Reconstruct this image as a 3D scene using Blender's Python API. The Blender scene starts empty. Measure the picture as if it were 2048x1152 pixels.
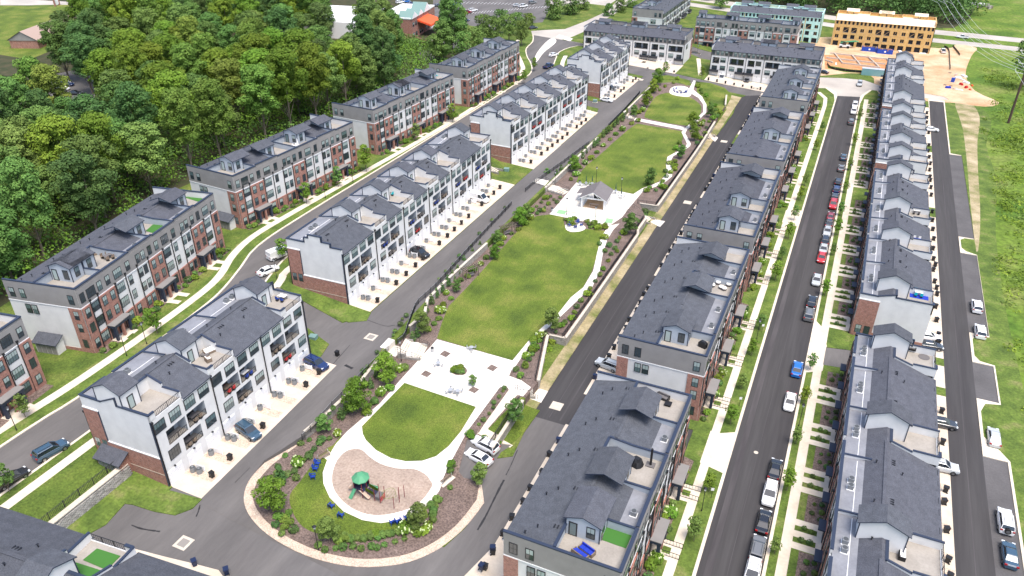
import bpy, bmesh, math, random
from mathutils import Vector, Matrix, noise
from mathutils.geometry import delaunay_2d_cdt
R = math.radians
PI = math.pi
rnd = random.Random(7)
scn = bpy.context.scene
COL = scn.collection

# ---------------------------------------------------------------- camera, sky, sun, exposure
FPX = 1540.0
PITCH = math.atan(904 / FPX)
YAW = math.atan2(804, FPX / math.cos(PITCH))
CH = 80.0
cam_d = bpy.data.cameras.new('camera')
cam = bpy.data.objects.new('camera', cam_d)
COL.objects.link(cam)
cam.location = (0, 0, CH)
cam.rotation_euler = (PI / 2 - PITCH, 0, YAW)
cam_d.sensor_width = 36
cam_d.lens = FPX / 2048 * 36
cam_d.clip_start = 1
cam_d.clip_end = 6000
scn.camera = cam
SUN_EL, SUN_AZ = R(68), R(126)          # azimuth clockwise from +Y
w = bpy.data.worlds.new('World')
scn.world = w
w.use_nodes = True
nt = w.node_tree
bg = nt.nodes['Background']
sky = nt.nodes.new('ShaderNodeTexSky')
sky.sky_type = 'NISHITA'
sky.sun_disc = False
sky.sun_elevation = SUN_EL
sky.sun_rotation = SUN_AZ
sky.air_density = 1.0
sky.dust_density = 3.0
nt.links.new(sky.outputs[0], bg.inputs[0])
bg.inputs[1].default_value = 0.15
sd = bpy.data.lights.new('sun', 'SUN')
sd.energy = 2.0
sd.angle = R(28)
sd.color = (1, 0.95, 0.88)
so = bpy.data.objects.new('sun', sd)
COL.objects.link(so)
so.rotation_euler = Vector((-math.sin(SUN_AZ) * math.cos(SUN_EL), -math.cos(SUN_AZ) * math.cos(SUN_EL), -math.sin(SUN_EL))).to_track_quat('-Z', 'Y').to_euler()
scn.view_settings.view_transform = 'Standard'
scn.view_settings.look = 'None'
scn.view_settings.gamma = 1
scn.view_settings.use_curve_mapping = False
scn.view_settings.exposure = 1.02
try:
    scn.cycles.max_bounces = 5
except Exception:
    pass

# ---------------------------------------------------------------- terrain heights and pixel -> ground
PK = -1.4
EZ = -3.1
def sstep(t):
    t = max(0.0, min(1.0, t))
    return t * t * (3 - 2 * t)
def Bz(x, y):
    if x > -38: return EZ
    if x > -70: return EZ * (x + 70) / 32.0
    xr = -78.3 + (-83.3 + 78.3) * sstep((y - 88) / 14.0)
    if x > xr: return 0.0
    if y > 288: return 2.5 * sstep((xr - x) / 26.0)
    return 2.5 * sstep((xr - x) / 12.5)
def Pz(x, y):
    s = sstep((y - 58) / 12.0)
    n = sstep((284 - y) / 16.0)
    k = s * n * (1 - sstep((x + 46) / 5.0) * sstep((90 - y) / 9.0))
    return Bz(x, y) * (1 - k) + PK * k
def Tz(x, y):                      # low terrace below the block wall
    return 0.7 * sstep((-78 - x) / 6.0)
def ray(px, py):
    u = px - 1024; v = py - 576
    fh = FPX * math.cos(PITCH) - v * math.sin(PITCH)
    dz = -(FPX * math.sin(PITCH) + v * math.cos(PITCH))
    c, s = math.cos(YAW), math.sin(YAW)
    return (u * c - fh * s, u * s + fh * c, dz)
def G(px, py, z=None):
    """photo pixel -> point of the ground (z given, or zone function)"""
    d = ray(px, py)
    if z is None: z = Bz
    if callable(z):
        zz = 0.0
        for _ in range(12):
            t = (CH - zz) / -d[2]
            zz = zz * 0.4 + 0.6 * z(d[0] * t, d[1] * t)
    else: zz = z
    t = (CH - zz) / -d[2]
    return (d[0] * t, d[1] * t)
def GZ(px, py, z=None):
    x, y = G(px, py, z)
    zz = (z or Bz)(x, y) if (z is None or callable(z)) else z
    return (x, y, zz)
def gpoly(pts, z=None): return [G(a, b, z) for a, b in pts]
def zc(off, pts, sc=4.0): return [(off[0] + a / sc, off[1] + b / sc) for a, b in pts]
def smooth(pts, n=4, closed=True):
    out = []
    m = len(pts)
    rng = m if closed else m - 1
    for i in range(rng):
        if closed:
            p0, p1, p2, p3 = pts[i - 1], pts[i], pts[(i + 1) % m], pts[(i + 2) % m]
        else:
            p0, p1, p2, p3 = pts[max(i - 1, 0)], pts[i], pts[i + 1], pts[min(i + 2, m - 1)]
        for k in range(n):
            t = k / n
            out.append(tuple(0.5 * (2 * p1[j] + (p2[j] - p0[j]) * t + (2 * p0[j] - 5 * p1[j] + 4 * p2[j] - p3[j]) * t * t + (3 * p1[j] - p0[j] - 3 * p2[j] + p3[j]) * t ** 3) for j in (0, 1)))
    if not closed: out.append(tuple(pts[-1]))
    return out

# ---------------------------------------------------------------- materials
MAT = {}
def newmat(name):
    m = bpy.data.materials.new(name)
    m.use_nodes = True
    MAT[name] = m
    b = m.node_tree.nodes['Principled BSDF']
    return m, m.node_tree, b
def plain(name, col, rough=0.7, metal=0.0, spec=0.4):
    m, t, b = newmat(name)
    b.inputs['Base Color'].default_value = (*col, 1)
    b.inputs['Roughness'].default_value = rough
    b.inputs['Metallic'].default_value = metal
    b.inputs['Specular IOR Level'].default_value = spec
    return m
def noisy(name, cols, scale=1.0, rough=0.85, bump=0.0, bscale=None, coord='Object', detail=6, pos=None, spots=None, rnd_val=0.0, spec=0.3, stretch=None, second=None):
    """cols: colour list spread over a noise ramp; second=(scale, amount) a finer value variation"""
    m, t, b = newmat(name)
    N, L = t.nodes, t.links
    tc = N.new('ShaderNodeTexCoord')
    src = tc.outputs[coord]
    if stretch:
        mp = N.new('ShaderNodeMapping'); mp.inputs['Scale'].default_value = stretch
        L.new(src, mp.inputs[0]); src = mp.outputs[0]
    n1 = N.new('ShaderNodeTexNoise'); n1.inputs['Scale'].default_value = scale; n1.inputs['Detail'].default_value = detail
    L.new(src, n1.inputs['Vector'])
    cr = N.new('ShaderNodeValToRGB')
    e = cr.color_ramp.elements
    pos = pos or [0.3 + 0.4 * i / max(1, len(cols) - 1) for i in range(len(cols))]
    while len(e) < len(cols): e.new(0.5)
    for i, c in enumerate(cols):
        e[i].position = pos[i]; e[i].color = (*c, 1)
    L.new(n1.outputs[0], cr.inputs[0])
    out = cr.outputs[0]
    if second:
        n2 = N.new('ShaderNodeTexNoise'); n2.inputs['Scale'].default_value = second[0]; n2.inputs['Detail'].default_value = 4
        L.new(src, n2.inputs['Vector'])
        mr = N.new('ShaderNodeMapRange'); mr.inputs[1].default_value = 0.3; mr.inputs[2].default_value = 0.7
        mr.inputs[3].default_value = 1 - second[1]; mr.inputs[4].default_value = 1 + second[1]
        L.new(n2.outputs[0], mr.inputs[0])
        hv = N.new('ShaderNodeHueSaturation'); L.new(mr.outputs[0], hv.inputs['Value']); L.new(out, hv.inputs['Color']); out = hv.outputs[0]
    if rnd_val:
        oi = N.new('ShaderNodeObjectInfo')
        mr = N.new('ShaderNodeMapRange'); mr.inputs[3].default_value = 1 - rnd_val; mr.inputs[4].default_value = 1 + rnd_val
        L.new(oi.outputs['Random'], mr.inputs[0])
        hv = N.new('ShaderNodeHueSaturation'); L.new(mr.outputs[0], hv.inputs['Value']); L.new(out, hv.inputs['Color'])
        mr2 = N.new('ShaderNodeMapRange'); mr2.inputs[3].default_value = 0.5 - rnd_val * 0.1; mr2.inputs[4].default_value = 0.5 + rnd_val * 0.1
        ml = N.new('ShaderNodeMath'); ml.operation = 'FRACT'; mu = N.new('ShaderNodeMath'); mu.operation = 'MULTIPLY'; mu.inputs[1].default_value = 7.3
        L.new(oi.outputs['Random'], mu.inputs[0]); L.new(mu.outputs[0], ml.inputs[0]); L.new(ml.outputs[0], mr2.inputs[0]); L.new(mr2.outputs[0], hv.inputs['Hue'])
        out = hv.outputs[0]
    L.new(out, b.inputs['Base Color'])
    b.inputs['Roughness'].default_value = rough
    b.inputs['Specular IOR Level'].default_value = spec
    if bump:
        nb = N.new('ShaderNodeTexNoise'); nb.inputs['Scale'].default_value = bscale or scale * 8; nb.inputs['Detail'].default_value = 5
        L.new(src, nb.inputs['Vector'])
        bp = N.new('ShaderNodeBump'); bp.inputs['Strength'].default_value = bump; bp.inputs['Distance'].default_value = 0.15
        L.new(nb.outputs[0], bp.inputs['Height']); L.new(bp.outputs[0], b.inputs['Normal'])
    return m
def lined(name, c1, c2, period, axis='Z', rough=0.8, strength=0.25, nscale=0.6):
    """thin darker lines every `period` metres along an axis (lap siding, joints) + soft noise"""
    m, t, b = newmat(name)
    N, L = t.nodes, t.links
    tc = N.new('ShaderNodeTexCoord'); sp = N.new('ShaderNodeSeparateXYZ'); L.new(tc.outputs['Object'], sp.inputs[0])
    mu = N.new('ShaderNodeMath'); mu.operation = 'MULTIPLY'; mu.inputs[1].default_value = 1 / period
    L.new(sp.outputs['XYZ'.index(axis)], mu.inputs[0])
    fr = N.new('ShaderNodeMath'); fr.operation = 'FRACT'; L.new(mu.outputs[0], fr.inputs[0])
    mr = N.new('ShaderNodeMapRange'); mr.inputs[1].default_value = 0.0; mr.inputs[2].default_value = 0.28; mr.inputs[3].default_value = 1 - strength; mr.inputs[4].default_value = 1
    L.new(fr.outputs[0], mr.inputs[0])
    n1 = N.new('ShaderNodeTexNoise'); n1.inputs['Scale'].default_value = nscale; n1.inputs['Detail'].default_value = 5; L.new(tc.outputs['Object'], n1.inputs['Vector'])
    cr = N.new('ShaderNodeValToRGB'); cr.color_ramp.elements[0].color = (*c1, 1); cr.color_ramp.elements[1].color = (*c2, 1)
    cr.color_ramp.elements[0].position = 0.3; cr.color_ramp.elements[1].position = 0.7
    L.new(n1.outputs[0], cr.inputs[0])
    hv = N.new('ShaderNodeHueSaturation'); L.new(mr.outputs[0], hv.inputs['Value']); L.new(cr.outputs[0], hv.inputs['Color'])
    L.new(hv.outputs[0], b.inputs['Base Color'])
    b.inputs['Roughness'].default_value = rough
    b.inputs['Specular IOR Level'].default_value = 0.25
    return m
def brickmat(name, c1, c2, mortar, scale=1.0, bw=0.22, bh=0.075):
    m, t, b = newmat(name)
    N, L = t.nodes, t.links
    tc = N.new('ShaderNodeTexCoord'); sp = N.new('ShaderNodeSeparateXYZ'); L.new(tc.outputs['Object'], sp.inputs[0])
    ad = N.new('ShaderNodeMath'); ad.operation = 'ADD'; L.new(sp.outputs[0], ad.inputs[0]); L.new(sp.outputs[1], ad.inputs[1])
    cb = N.new('ShaderNodeCombineXYZ'); L.new(ad.outputs[0], cb.inputs[0]); L.new(sp.outputs[2], cb.inputs[1])
    br = N.new('ShaderNodeTexBrick'); br.inputs['Scale'].default_value = scale
    br.inputs['Brick Width'].default_value = bw; br.inputs['Row Height'].default_value = bh; br.inputs['Mortar Size'].default_value = 0.010
    br.inputs['Color1'].default_value = (*c1, 1); br.inputs['Color2'].default_value = (*c2, 1); br.inputs['Mortar'].default_value = (*mortar, 1)
    L.new(cb.outputs[0], br.inputs['Vector'])
    n1 = N.new('ShaderNodeTexNoise'); n1.inputs['Scale'].default_value = 1.8; n1.inputs['Detail'].default_value = 8; n1.inputs['Roughness'].default_value = 0.7; L.new(tc.outputs['Object'], n1.inputs['Vector'])
    mr = N.new('ShaderNodeMapRange'); mr.inputs[1].default_value = 0.3; mr.inputs[2].default_value = 0.7; mr.inputs[3].default_value = 0.68; mr.inputs[4].default_value = 1.3; L.new(n1.outputs[0], mr.inputs[0])
    hv = N.new('ShaderNodeHueSaturation'); L.new(mr.outputs[0], hv.inputs['Value']); L.new(br.outputs[0], hv.inputs['Color'])
    L.new(hv.outputs[0], b.inputs['Base Color']); b.inputs['Roughness'].default_value = 0.9
    return m

def W(v, w=None, g=None): return (v, w if w is not None else v, g if g is not None else v)
lined('siding_white', (0.62, 0.615, 0.61), (0.70, 0.695, 0.685), 0.19, strength=0.16)
lined('siding_grey', (0.245, 0.232, 0.225), (0.285, 0.272, 0.262), 0.19, strength=0.22)
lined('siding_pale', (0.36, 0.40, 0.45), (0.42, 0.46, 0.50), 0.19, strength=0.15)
brickmat('brick', (0.37, 0.145, 0.10), (0.23, 0.085, 0.062), (0.36, 0.27, 0.23))
noisy('shingle', [(0.056, 0.060, 0.072), (0.090, 0.095, 0.112)], 7.0, 0.92, 0.4, 9, second=(1.1, 0.14), rnd_val=0.10)
noisy('membrane', [(0.17, 0.175, 0.195), (0.24, 0.245, 0.265)], 0.35, 0.6, second=(3, 0.08))
noisy('deck_board', [(0.27, 0.245, 0.215), (0.34, 0.31, 0.275)], 0.5, 0.75, second=(4, 0.06))
plain('coping', (0.025, 0.035, 0.062), 0.45)
plain('black_metal', (0.015, 0.016, 0.02), 0.45)
plain('trim_white', (0.78, 0.78, 0.78), 0.6)
plain('frame_dark', (0.02, 0.022, 0.026), 0.5)
plain('glass_blind', (0.33, 0.40, 0.385), 0.15, spec=0.7)
plain('glass_dark', (0.03, 0.045, 0.055), 0.06, spec=1.0)
plain('glass_mid', (0.10, 0.15, 0.16), 0.08, spec=1.0)
plain('interior_dark', (0.035, 0.037, 0.045), 0.8)
plain('garage_white', (0.74, 0.74, 0.75), 0.5)
noisy('asphalt_new', [(0.042, 0.039, 0.041), (0.053, 0.050, 0.051), (0.072, 0.068, 0.069)], 0.4, 0.9, 0.15, 6, stretch=(1, 0.05, 1), pos=[0.3, 0.55, 0.82], second=(2.3, 0.08))
noisy('asphalt_old', [(0.098, 0.092, 0.090), (0.118, 0.110, 0.107), (0.150, 0.140, 0.134)], 0.25, 0.9, 0.15, 6, stretch=(1, 0.2, 1), pos=[0.3, 0.52, 0.82], second=(2.2, 0.06))
noisy('asphalt_bay', [(0.078, 0.074, 0.075), (0.112, 0.106, 0.107)], 0.2, 0.9, 0.15, 6, second=(5, 0.10))
noisy('asphalt_worn', [(0.05, 0.045, 0.048), (0.085, 0.078, 0.08)], 0.8, 0.9, stretch=(1, .1, 1))
noisy('concrete', [(0.60, 0.55, 0.48), (0.70, 0.66, 0.60)], 0.25, 0.85, second=(3, 0.05))
noisy('drive_tan', [(0.50, 0.42, 0.33), (0.60, 0.52, 0.43)], 0.3, 0.85, second=(3, 0.06))
noisy('sidewalk_stone', [(0.56, 0.48, 0.38), (0.66, 0.59, 0.49)], 0.4, 0.85, second=(2, 0.06))
noisy('pale_road', [(0.34, 0.31, 0.28), (0.46, 0.42, 0.37)], 0.1, 0.9, second=(3, 0.06))
noisy('gravel', [(0.36, 0.27, 0.21), (0.66, 0.54, 0.43)], 6, 0.95, 0.5, 14, second=(1.2, 0.12))
noisy('mulch', [(0.08, 0.058, 0.050), (0.23, 0.17, 0.145)], 4, 0.95, 0.7, 10, second=(0.6, 0.2))
noisy('play_chips', [(0.27, 0.20, 0.16), (0.40, 0.32, 0.26)], 3, 0.95, 0.4, 12, second=(0.35, 0.14))
noisy('dirt', [(0.42, 0.25, 0.13), (0.60, 0.46, 0.31)], 0.12, 0.95, 0.4, 4, second=(1.5, 0.12))
noisy('red_clay', [(0.40, 0.16, 0.06), (0.52, 0.27, 0.13)], 0.5, 0.95, 0.4, 4, second=(1.5, 0.15))
noisy('lawn', [(0.058, 0.095, 0.016), (0.095, 0.138, 0.022), (0.165, 0.172, 0.045)], 0.25, 0.95, 0.8, 5, pos=[0.32, 0.52, 0.75], second=(3.2, 0.35), detail=10)
noisy('turf_bright', [(0.060, 0.095, 0.013), (0.102, 0.145, 0.018), (0.195, 0.195, 0.045)], 0.15, 0.95, 0.9, 6, pos=[0.30, 0.50, 0.76], second=(5.0, 0.42), detail=12)
noisy('verge_grass', [(0.062, 0.10, 0.018), (0.105, 0.155, 0.026), (0.20, 0.19, 0.075)], 0.30, 0.95, 0.6, 5, pos=[0.35, 0.55, 0.78], second=(2.6, 0.28))
noisy('dry_verge', [(0.13, 0.15, 0.04), (0.30, 0.25, 0.14), (0.44, 0.36, 0.24)], 0.22, 0.95, 0.5, 5, second=(2.6, 0.2))
noisy('meadow_ground', [(0.06, 0.12, 0.012), (0.11, 0.17, 0.02), (0.17, 0.19, 0.05)], 0.06, 0.95, 0.9, 2.5, pos=[0.35, 0.52, 0.7], second=(0.9, 0.35))
noisy('forest_floor', [(0.03, 0.04, 0.014), (0.07, 0.06, 0.03)], 0.3, 0.95, 0.6, 3)
def leafmat(name, cols, trans=0.25, rv=0.25):
    m = noisy(name, cols, 0.45, 0.75, second=(1.7, 0.25), rnd_val=rv, spec=0.15)
    t = m.node_tree; b = t.nodes['Principled BSDF']; o = t.nodes['Material Output']
    tr = t.nodes.new('ShaderNodeBsdfTranslucent'); mx = t.nodes.new('ShaderNodeMixShader'); mx.inputs[0].default_value = 0.12
    t.links.new(b.inputs['Base Color'].links[0].from_socket, tr.inputs[0]); t.links.new(b.outputs[0], mx.inputs[1]); t.links.new(tr.outputs[0], mx.inputs[2]); t.links.new(mx.outputs[0], o.inputs[0])
    return m
def mow(name):
    t = MAT[name].node_tree; b = t.nodes['Principled BSDF']; src = b.inputs['Base Color'].links[0].from_socket
    tc = t.nodes.new('ShaderNodeTexCoord'); wv = t.nodes.new('ShaderNodeTexWave'); wv.bands_direction = 'X'; wv.inputs['Scale'].default_value = 0.22; wv.inputs['Distortion'].default_value = 4.0; wv.inputs['Detail Scale'].default_value = .3
    mr = t.nodes.new('ShaderNodeMapRange'); mr.inputs[3].default_value = 0.97; mr.inputs[4].default_value = 1.03; hv = t.nodes.new('ShaderNodeHueSaturation')
    t.links.new(tc.outputs['Object'], wv.inputs[0]); t.links.new(wv.outputs[1], mr.inputs[0]); t.links.new(mr.outputs[0], hv.inputs['Value']); t.links.new(src, hv.inputs['Color']); t.links.new(hv.outputs[0], b.inputs['Base Color'])
mow('turf_bright')
leafmat('leaf_mid', [(0.085, 0.155, 0.036), (0.150, 0.240, 0.056)])
leafmat('leaf_deep', [(0.055, 0.110, 0.032), (0.110, 0.185, 0.050)])
leafmat('leaf_yellow', [(0.095, 0.165, 0.026), (0.19, 0.27, 0.050)])
leafmat('leaf_bright', [(0.10, 0.18, 0.02), (0.17, 0.26, 0.032)])
leafmat('leaf_meadow', [(0.09, 0.155, 0.014), (0.16, 0.225, 0.028)], rv=0.0)
noisy('bark', [(0.10, 0.08, 0.06), (0.26, 0.22, 0.17)], 2, 0.95, stretch=(1, 1, 0.2))
plain('flower_white', (0.50, 0.58, 0.30), 0.8)
plain('flower_yellow', (0.55, 0.42, 0.03), 0.8)
noisy('stone_cap', [(0.46, 0.41, 0.34), (0.56, 0.50, 0.42)], 1.5, 0.9)
brickmat('stone_block', (0.27, 0.25, 0.23), (0.40, 0.37, 0.33), (0.13, 0.12, 0.11), 1, 0.45, 0.2)
noisy('block_grey', [(0.17, 0.165, 0.16), (0.40, 0.385, 0.36)], 2.2, 0.95, 0.6, 8, rnd_val=0.3)
noisy('plywood', [(0.54, 0.33, 0.11), (0.68, 0.46, 0.20)], 0.9, 0.8, second=(2.5, 0.1))
noisy('plywood_roof', [(0.72, 0.58, 0.42), (0.80, 0.68, 0.52)], 0.4, 0.8)
noisy('house_wrap', [(0.38, 0.66, 0.61), (0.56, 0.76, 0.72)], 1.0, 0.6)
plain('lumber', (0.58, 0.38, 0.17), 0.8)
plain('dumpster_blue', (0.02, 0.07, 0.42), 0.5)
plain('container_blue', (0.22, 0.42, 0.46), 0.5)
plain('orange_fabric', (0.75, 0.10, 0.03), 0.7)
plain('roof_white', (0.72, 0.72, 0.72), 0.7)
plain('roof_teal', (0.16, 0.26, 0.24), 0.6)
plain('roof_house', (0.36, 0.27, 0.23), 0.9)
plain('ac_grey', (0.20, 0.21, 0.22), 0.5)
plain('ac_top', (0.06, 0.065, 0.07), 0.6)
plain('bin_black', (0.012, 0.012, 0.014), 0.5)
plain('bin_blue', (0.01, 0.02, 0.06), 0.5)
plain('vinyl_white', (0.80, 0.80, 0.80), 0.5)
plain('play_green', (0.075, 0.27, 0.14), 0.6)
plain('play_red', (0.20, 0.025, 0.03), 0.5)
plain('play_beige', (0.50, 0.38, 0.30), 0.5)
plain('play_purple', (0.03, 0.03, 0.06), 0.5)
plain('chair_blue', (0.01, 0.04, 0.24), 0.5)
plain('turf', (0.045, 0.15, 0.025), 0.95)
plain('cushion_blue', (0.01, 0.035, 0.36), 0.8)
plain('cushion_white', (0.75, 0.73, 0.70), 0.8)
plain('cushion_red', (0.42, 0.03, 0.03), 0.8)
plain('wicker', (0.20, 0.15, 0.11), 0.8)
plain('grey_fabric', (0.13, 0.12, 0.12), 0.8)
plain('teal_fabric', (0.0, 0.36, 0.42), 0.7)
plain('galvanized', (0.42, 0.43, 0.44), 0.4, 0.3)
plain('pole_wood', (0.085, 0.055, 0.042), 0.9)
plain('wire_metal', (0.62, 0.64, 0.62), 0.5)
plain('tyre', (0.012, 0.012, 0.012), 0.8)
plain('rim', (0.35, 0.35, 0.36), 0.3, 0.8)
plain('headlight', (0.75, 0.78, 0.8), 0.15, spec=1)
plain('taillight', (0.30, 0.01, 0.01), 0.3)
plain('car_glass', (0.012, 0.018, 0.025), 0.04, spec=1)
plain('umbrella_green', (0.01, 0.06, 0.05), 0.8)
plain('paint_white', (0.72, 0.72, 0.72), 0.7)
plain('court_green', (0.24, 0.42, 0.22), 0.8)
plain('iron_cover', (0.24, 0.22, 0.20), 0.7)
plain('red_plastic', (0.5, 0.02, 0.02), 0.6)
plain('tarp_white', (0.7, 0.7, 0.7), 0.7)
plain('sign_yellow', (0.75, 0.5, 0.02), 0.6)
CARC = {'white': (0.75, 0.75, 0.75), 'silver': (0.42, 0.44, 0.45), 'grey': (0.14, 0.145, 0.15), 'black': (0.012, 0.013, 0.017), 'dark': (0.03, 0.033, 0.04), 'red': (0.45, 0.02, 0.025), 'maroon': (0.22, 0.015, 0.03), 'blue': (0.01, 0.13, 0.45), 'navy': (0.01, 0.025, 0.10), 'slate': (0.035, 0.075, 0.12), 'bronze': (0.10, 0.08, 0.055)}
for k, c in CARC.items():
    m = plain('car_' + k, c, 0.22, 0.0, 0.6)
    m.node_tree.nodes['Principled BSDF'].inputs['Coat Weight'].default_value = 0.7

# ---------------------------------------------------------------- mesh building helpers
class MB:
    def __init__(s): s.v = []; s.f = []; s.m = []; s.mats = []
    def mi(s, mat):
        if mat not in s.mats: s.mats.append(mat)
        return s.mats.index(mat)
    def quad(s, pts, mat):
        b = len(s.v); s.v += [tuple(p) for p in pts]; s.f.append(tuple(range(b, b + len(pts)))); s.m.append(s.mi(mat))
    def box(s, x0, x1, y0, y1, z0, z1, mat, top=None, skip=''):
        P = [(x0, y0, z0), (x1, y0, z0), (x1, y1, z0), (x0, y1, z0), (x0, y0, z1), (x1, y0, z1), (x1, y1, z1), (x0, y1, z1)]
        b = len(s.v); s.v += P
        k = s.mi(mat); kt = s.mi(top) if top else k
        for nm, f, kk in (('b', (3, 2, 1, 0), k), ('t', (4, 5, 6, 7), kt), ('s', (0, 1, 5, 4), k), ('e', (1, 2, 6, 5), k), ('n', (2, 3, 7, 6), k), ('w', (3, 0, 4, 7), k)):
            if nm in skip: continue
            s.f.append(tuple(b + i for i in f)); s.m.append(kk)
    def obox(s, c, ang, lx, ly, z0, z1, mat):
        ca, sa = math.cos(ang), math.sin(ang)
        P = []
        for z in (z0, z1):
            for dx, dy in ((-1, -1), (1, -1), (1, 1), (-1, 1)):
                X, Y = dx * lx / 2, dy * ly / 2
                P.append((c[0] + X * ca - Y * sa, c[1] + X * sa + Y * ca, z))
        b = len(s.v); s.v += P; k = s.mi(mat)
        for f in ((3, 2, 1, 0), (4, 5, 6, 7), (0, 1, 5, 4), (1, 2, 6, 5), (2, 3, 7, 6), (3, 0, 4, 7)):
            s.f.append(tuple(b + i for i in f)); s.m.append(k)
    def prism(s, poly, z0, z1, mat, top=None):
        n = len(poly); b = len(s.v)
        s.v += [(p[0], p[1], z0) for p in poly] + [(p[0], p[1], z1) for p in poly]
        k = s.mi(mat); kt = s.mi(top) if top else k
        s.f.append(tuple(b + i for i in reversed(range(n)))); s.m.append(k)
        s.f.append(tuple(b + n + i for i in range(n))); s.m.append(kt)
        for i in range(n):
            j = (i + 1) % n
            s.f.append((b + i, b + j, b + n + j, b + n + i)); s.m.append(k)
    def tube(s, a, c, r, mat, n=6, r2=None):
        a = Vector(a); c = Vector(c); d = (c - a)
        if d.length < 1e-6: return
        r2 = r if r2 is None else r2
        q = d.to_track_quat('Z', 'Y'); b = len(s.v); k = s.mi(mat)
        for p, rr in ((a, r), (c, r2)):
            for i in range(n):
                s.v.append(tuple(p + q @ Vector((rr * math.cos(2 * PI * i / n), rr * math.sin(2 * PI * i / n), 0))))
        for i in range(n):
            j = (i + 1) % n
            s.f.append((b + i, b + j, b + n + j, b + n + i)); s.m.append(k)
        s.f.append(tuple(b + i for i in reversed(range(n)))); s.m.append(k)
        s.f.append(tuple(b + n + i for i in range(n))); s.m.append(k)
    def mesh(s, name):
        me = bpy.data.meshes.new(name)
        me.from_pydata(s.v, [], s.f)
        for m in s.mats: me.materials.append(MAT[m])
        me.polygons.foreach_set('material_index', s.m)
        me.update()
        return me
    def clusters(s, tol=0.03):
        n = len(s.v); p = list(range(n))
        def fd(a):
            while p[a] != a: p[a] = p[p[a]]; a = p[a]
            return a
        for f_ in s.f:
            r = fd(f_[0])
            for q in f_[1:]: p[fd(q)] = r
        comp = {}
        for i, f_ in enumerate(s.f): comp.setdefault(fd(f_[0]), []).append(i)
        L = []
        for k, fs in comp.items():
            vs = [s.v[q] for i in fs for q in s.f[i]]
            L.append([fs, [min(v[a] for v in vs) - tol for a in range(3)], [max(v[a] for v in vs) + tol for a in range(3)]])
        out = []
        while L:
            cur = L.pop(); ch = True
            while ch:
                ch = False
                for o in L[:]:
                    if all(cur[1][a] <= o[2][a] and o[1][a] <= cur[2][a] for a in range(3)):
                        cur = [cur[0] + o[0], [min(cur[1][a], o[1][a]) for a in range(3)], [max(cur[2][a], o[2][a]) for a in range(3)]]; L.remove(o); ch = True
            out.append(cur[0])
        return out
    def build_split(s, name, parent=None):
        for fs in s.clusters():
            m = MB(); mp = {}
            for i in sorted(fs):
                m.f.append(tuple(mp.setdefault(q, len(mp)) for q in s.f[i])); m.m.append(m.mi(s.mats[s.m[i]]))
            m.v = [s.v[q] for q in mp]
            m.build(name, parent)
    def build(s, name, parent=None, loc=None):
        o = bpy.data.objects.new(name, s.mesh(name)); COL.objects.link(o)
        if parent: o.parent = parent
        if loc: o.location = loc
        return o
def part(name, me, parent, loc=(0, 0, 0), rz=0.0, sc=None):
    o = bpy.data.objects.new(name, me); COL.objects.link(o)
    o.parent = parent; o.location = loc; o.rotation_euler = (0, 0, rz)
    if sc: o.scale = sc
    return o
def tag(o, label, cat, group=None, kind=None):
    if label: o['label'] = label
    if cat: o['category'] = cat
    if group: o['group'] = group
    if kind: o['kind'] = kind
    return o
def thing(name, label, cat, loc=(0, 0, 0), rz=0.0, group=None):
    o = bpy.data.objects.new(name, None); COL.objects.link(o)
    o.empty_display_size = 0.5
    o.location = loc; o.rotation_euler = (0, 0, rz)
    return tag(o, label, cat, group)
def kids(o): return [c for c in KIDS.get(o.name, [])]
def dup(root, loc, rz, label=None, group=None, sc=None):
    """copy a thing with its parts and sub-parts (meshes shared)"""
    def cp(o, par):
        c = o.copy(); COL.objects.link(c)
        if par: c.parent = par
        for ch in list(o.children): cp(ch, c)
        return c
    r = cp(root, None); r.location = loc; r.rotation_euler = (0, 0, rz)
    if sc: r.scale = sc
    if label: r['label'] = label
    if group: r['group'] = group
    return r
class Proto:
    """first use moves the original, later uses copy it"""
    def __init__(s, root): s.root = root; s.used = False
    def put(s, loc, rz, label, group=None, sc=None):
        if not s.used:
            s.used = True; r = s.root; r.location = loc; r.rotation_euler = (0, 0, rz)
            if sc: r.scale = sc
            r['label'] = label
            if group: r['group'] = group
            return r
        return dup(s.root, loc, rz, label, group, sc)
ORD = ['first', 'second', 'third', 'fourth', 'fifth', 'sixth', 'seventh', 'eighth', 'ninth', 'tenth', 'eleventh', 'twelfth', 'thirteenth', 'fourteenth', 'fifteenth', 'sixteenth', 'seventeenth', 'eighteenth', 'nineteenth', 'twentieth'] + ['%dth' % i if i % 10 not in (1, 2, 3) else '%d%s' % (i, {1: 'st', 2: 'nd', 3: 'rd'}[i % 10]) for i in range(21, 300)]

# ---------------------------------------------------------------- ground: one planar map cut by all outlines, draped on the terrain
POLYS = []          # (class, polygon, priority=order)
def ground(cls, poly): POLYS.append((cls, [(float(p[0]), float(p[1])) for p in poly]))
def rect(x0, x1, y0, y1): return [(x0, y0), (x1, y0), (x1, y1), (x0, y1)]
PKZ = Pz
ground('lawn_ground', rect(-1500, 1500, -300, 2600))
ground('meadow', rect(33.3, 1500, -300, 2600))
ground('verge', smooth([(33, 40), (36.5, 80), (37.5, 120), (37, 160), (38, 200), (41, 240), (40.5, 270), (44, 300), (38, 318), (30, 318), (30, 40)], 3))
ground('dry_strip', smooth([(33.2, 188), (34.6, 200), (35.8, 220), (36.8, 245), (38.2, 272), (40.5, 300), (38.5, 318), (33.5, 318), (34.6, 285), (34.2, 250), (33.4, 215)], 3))
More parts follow.
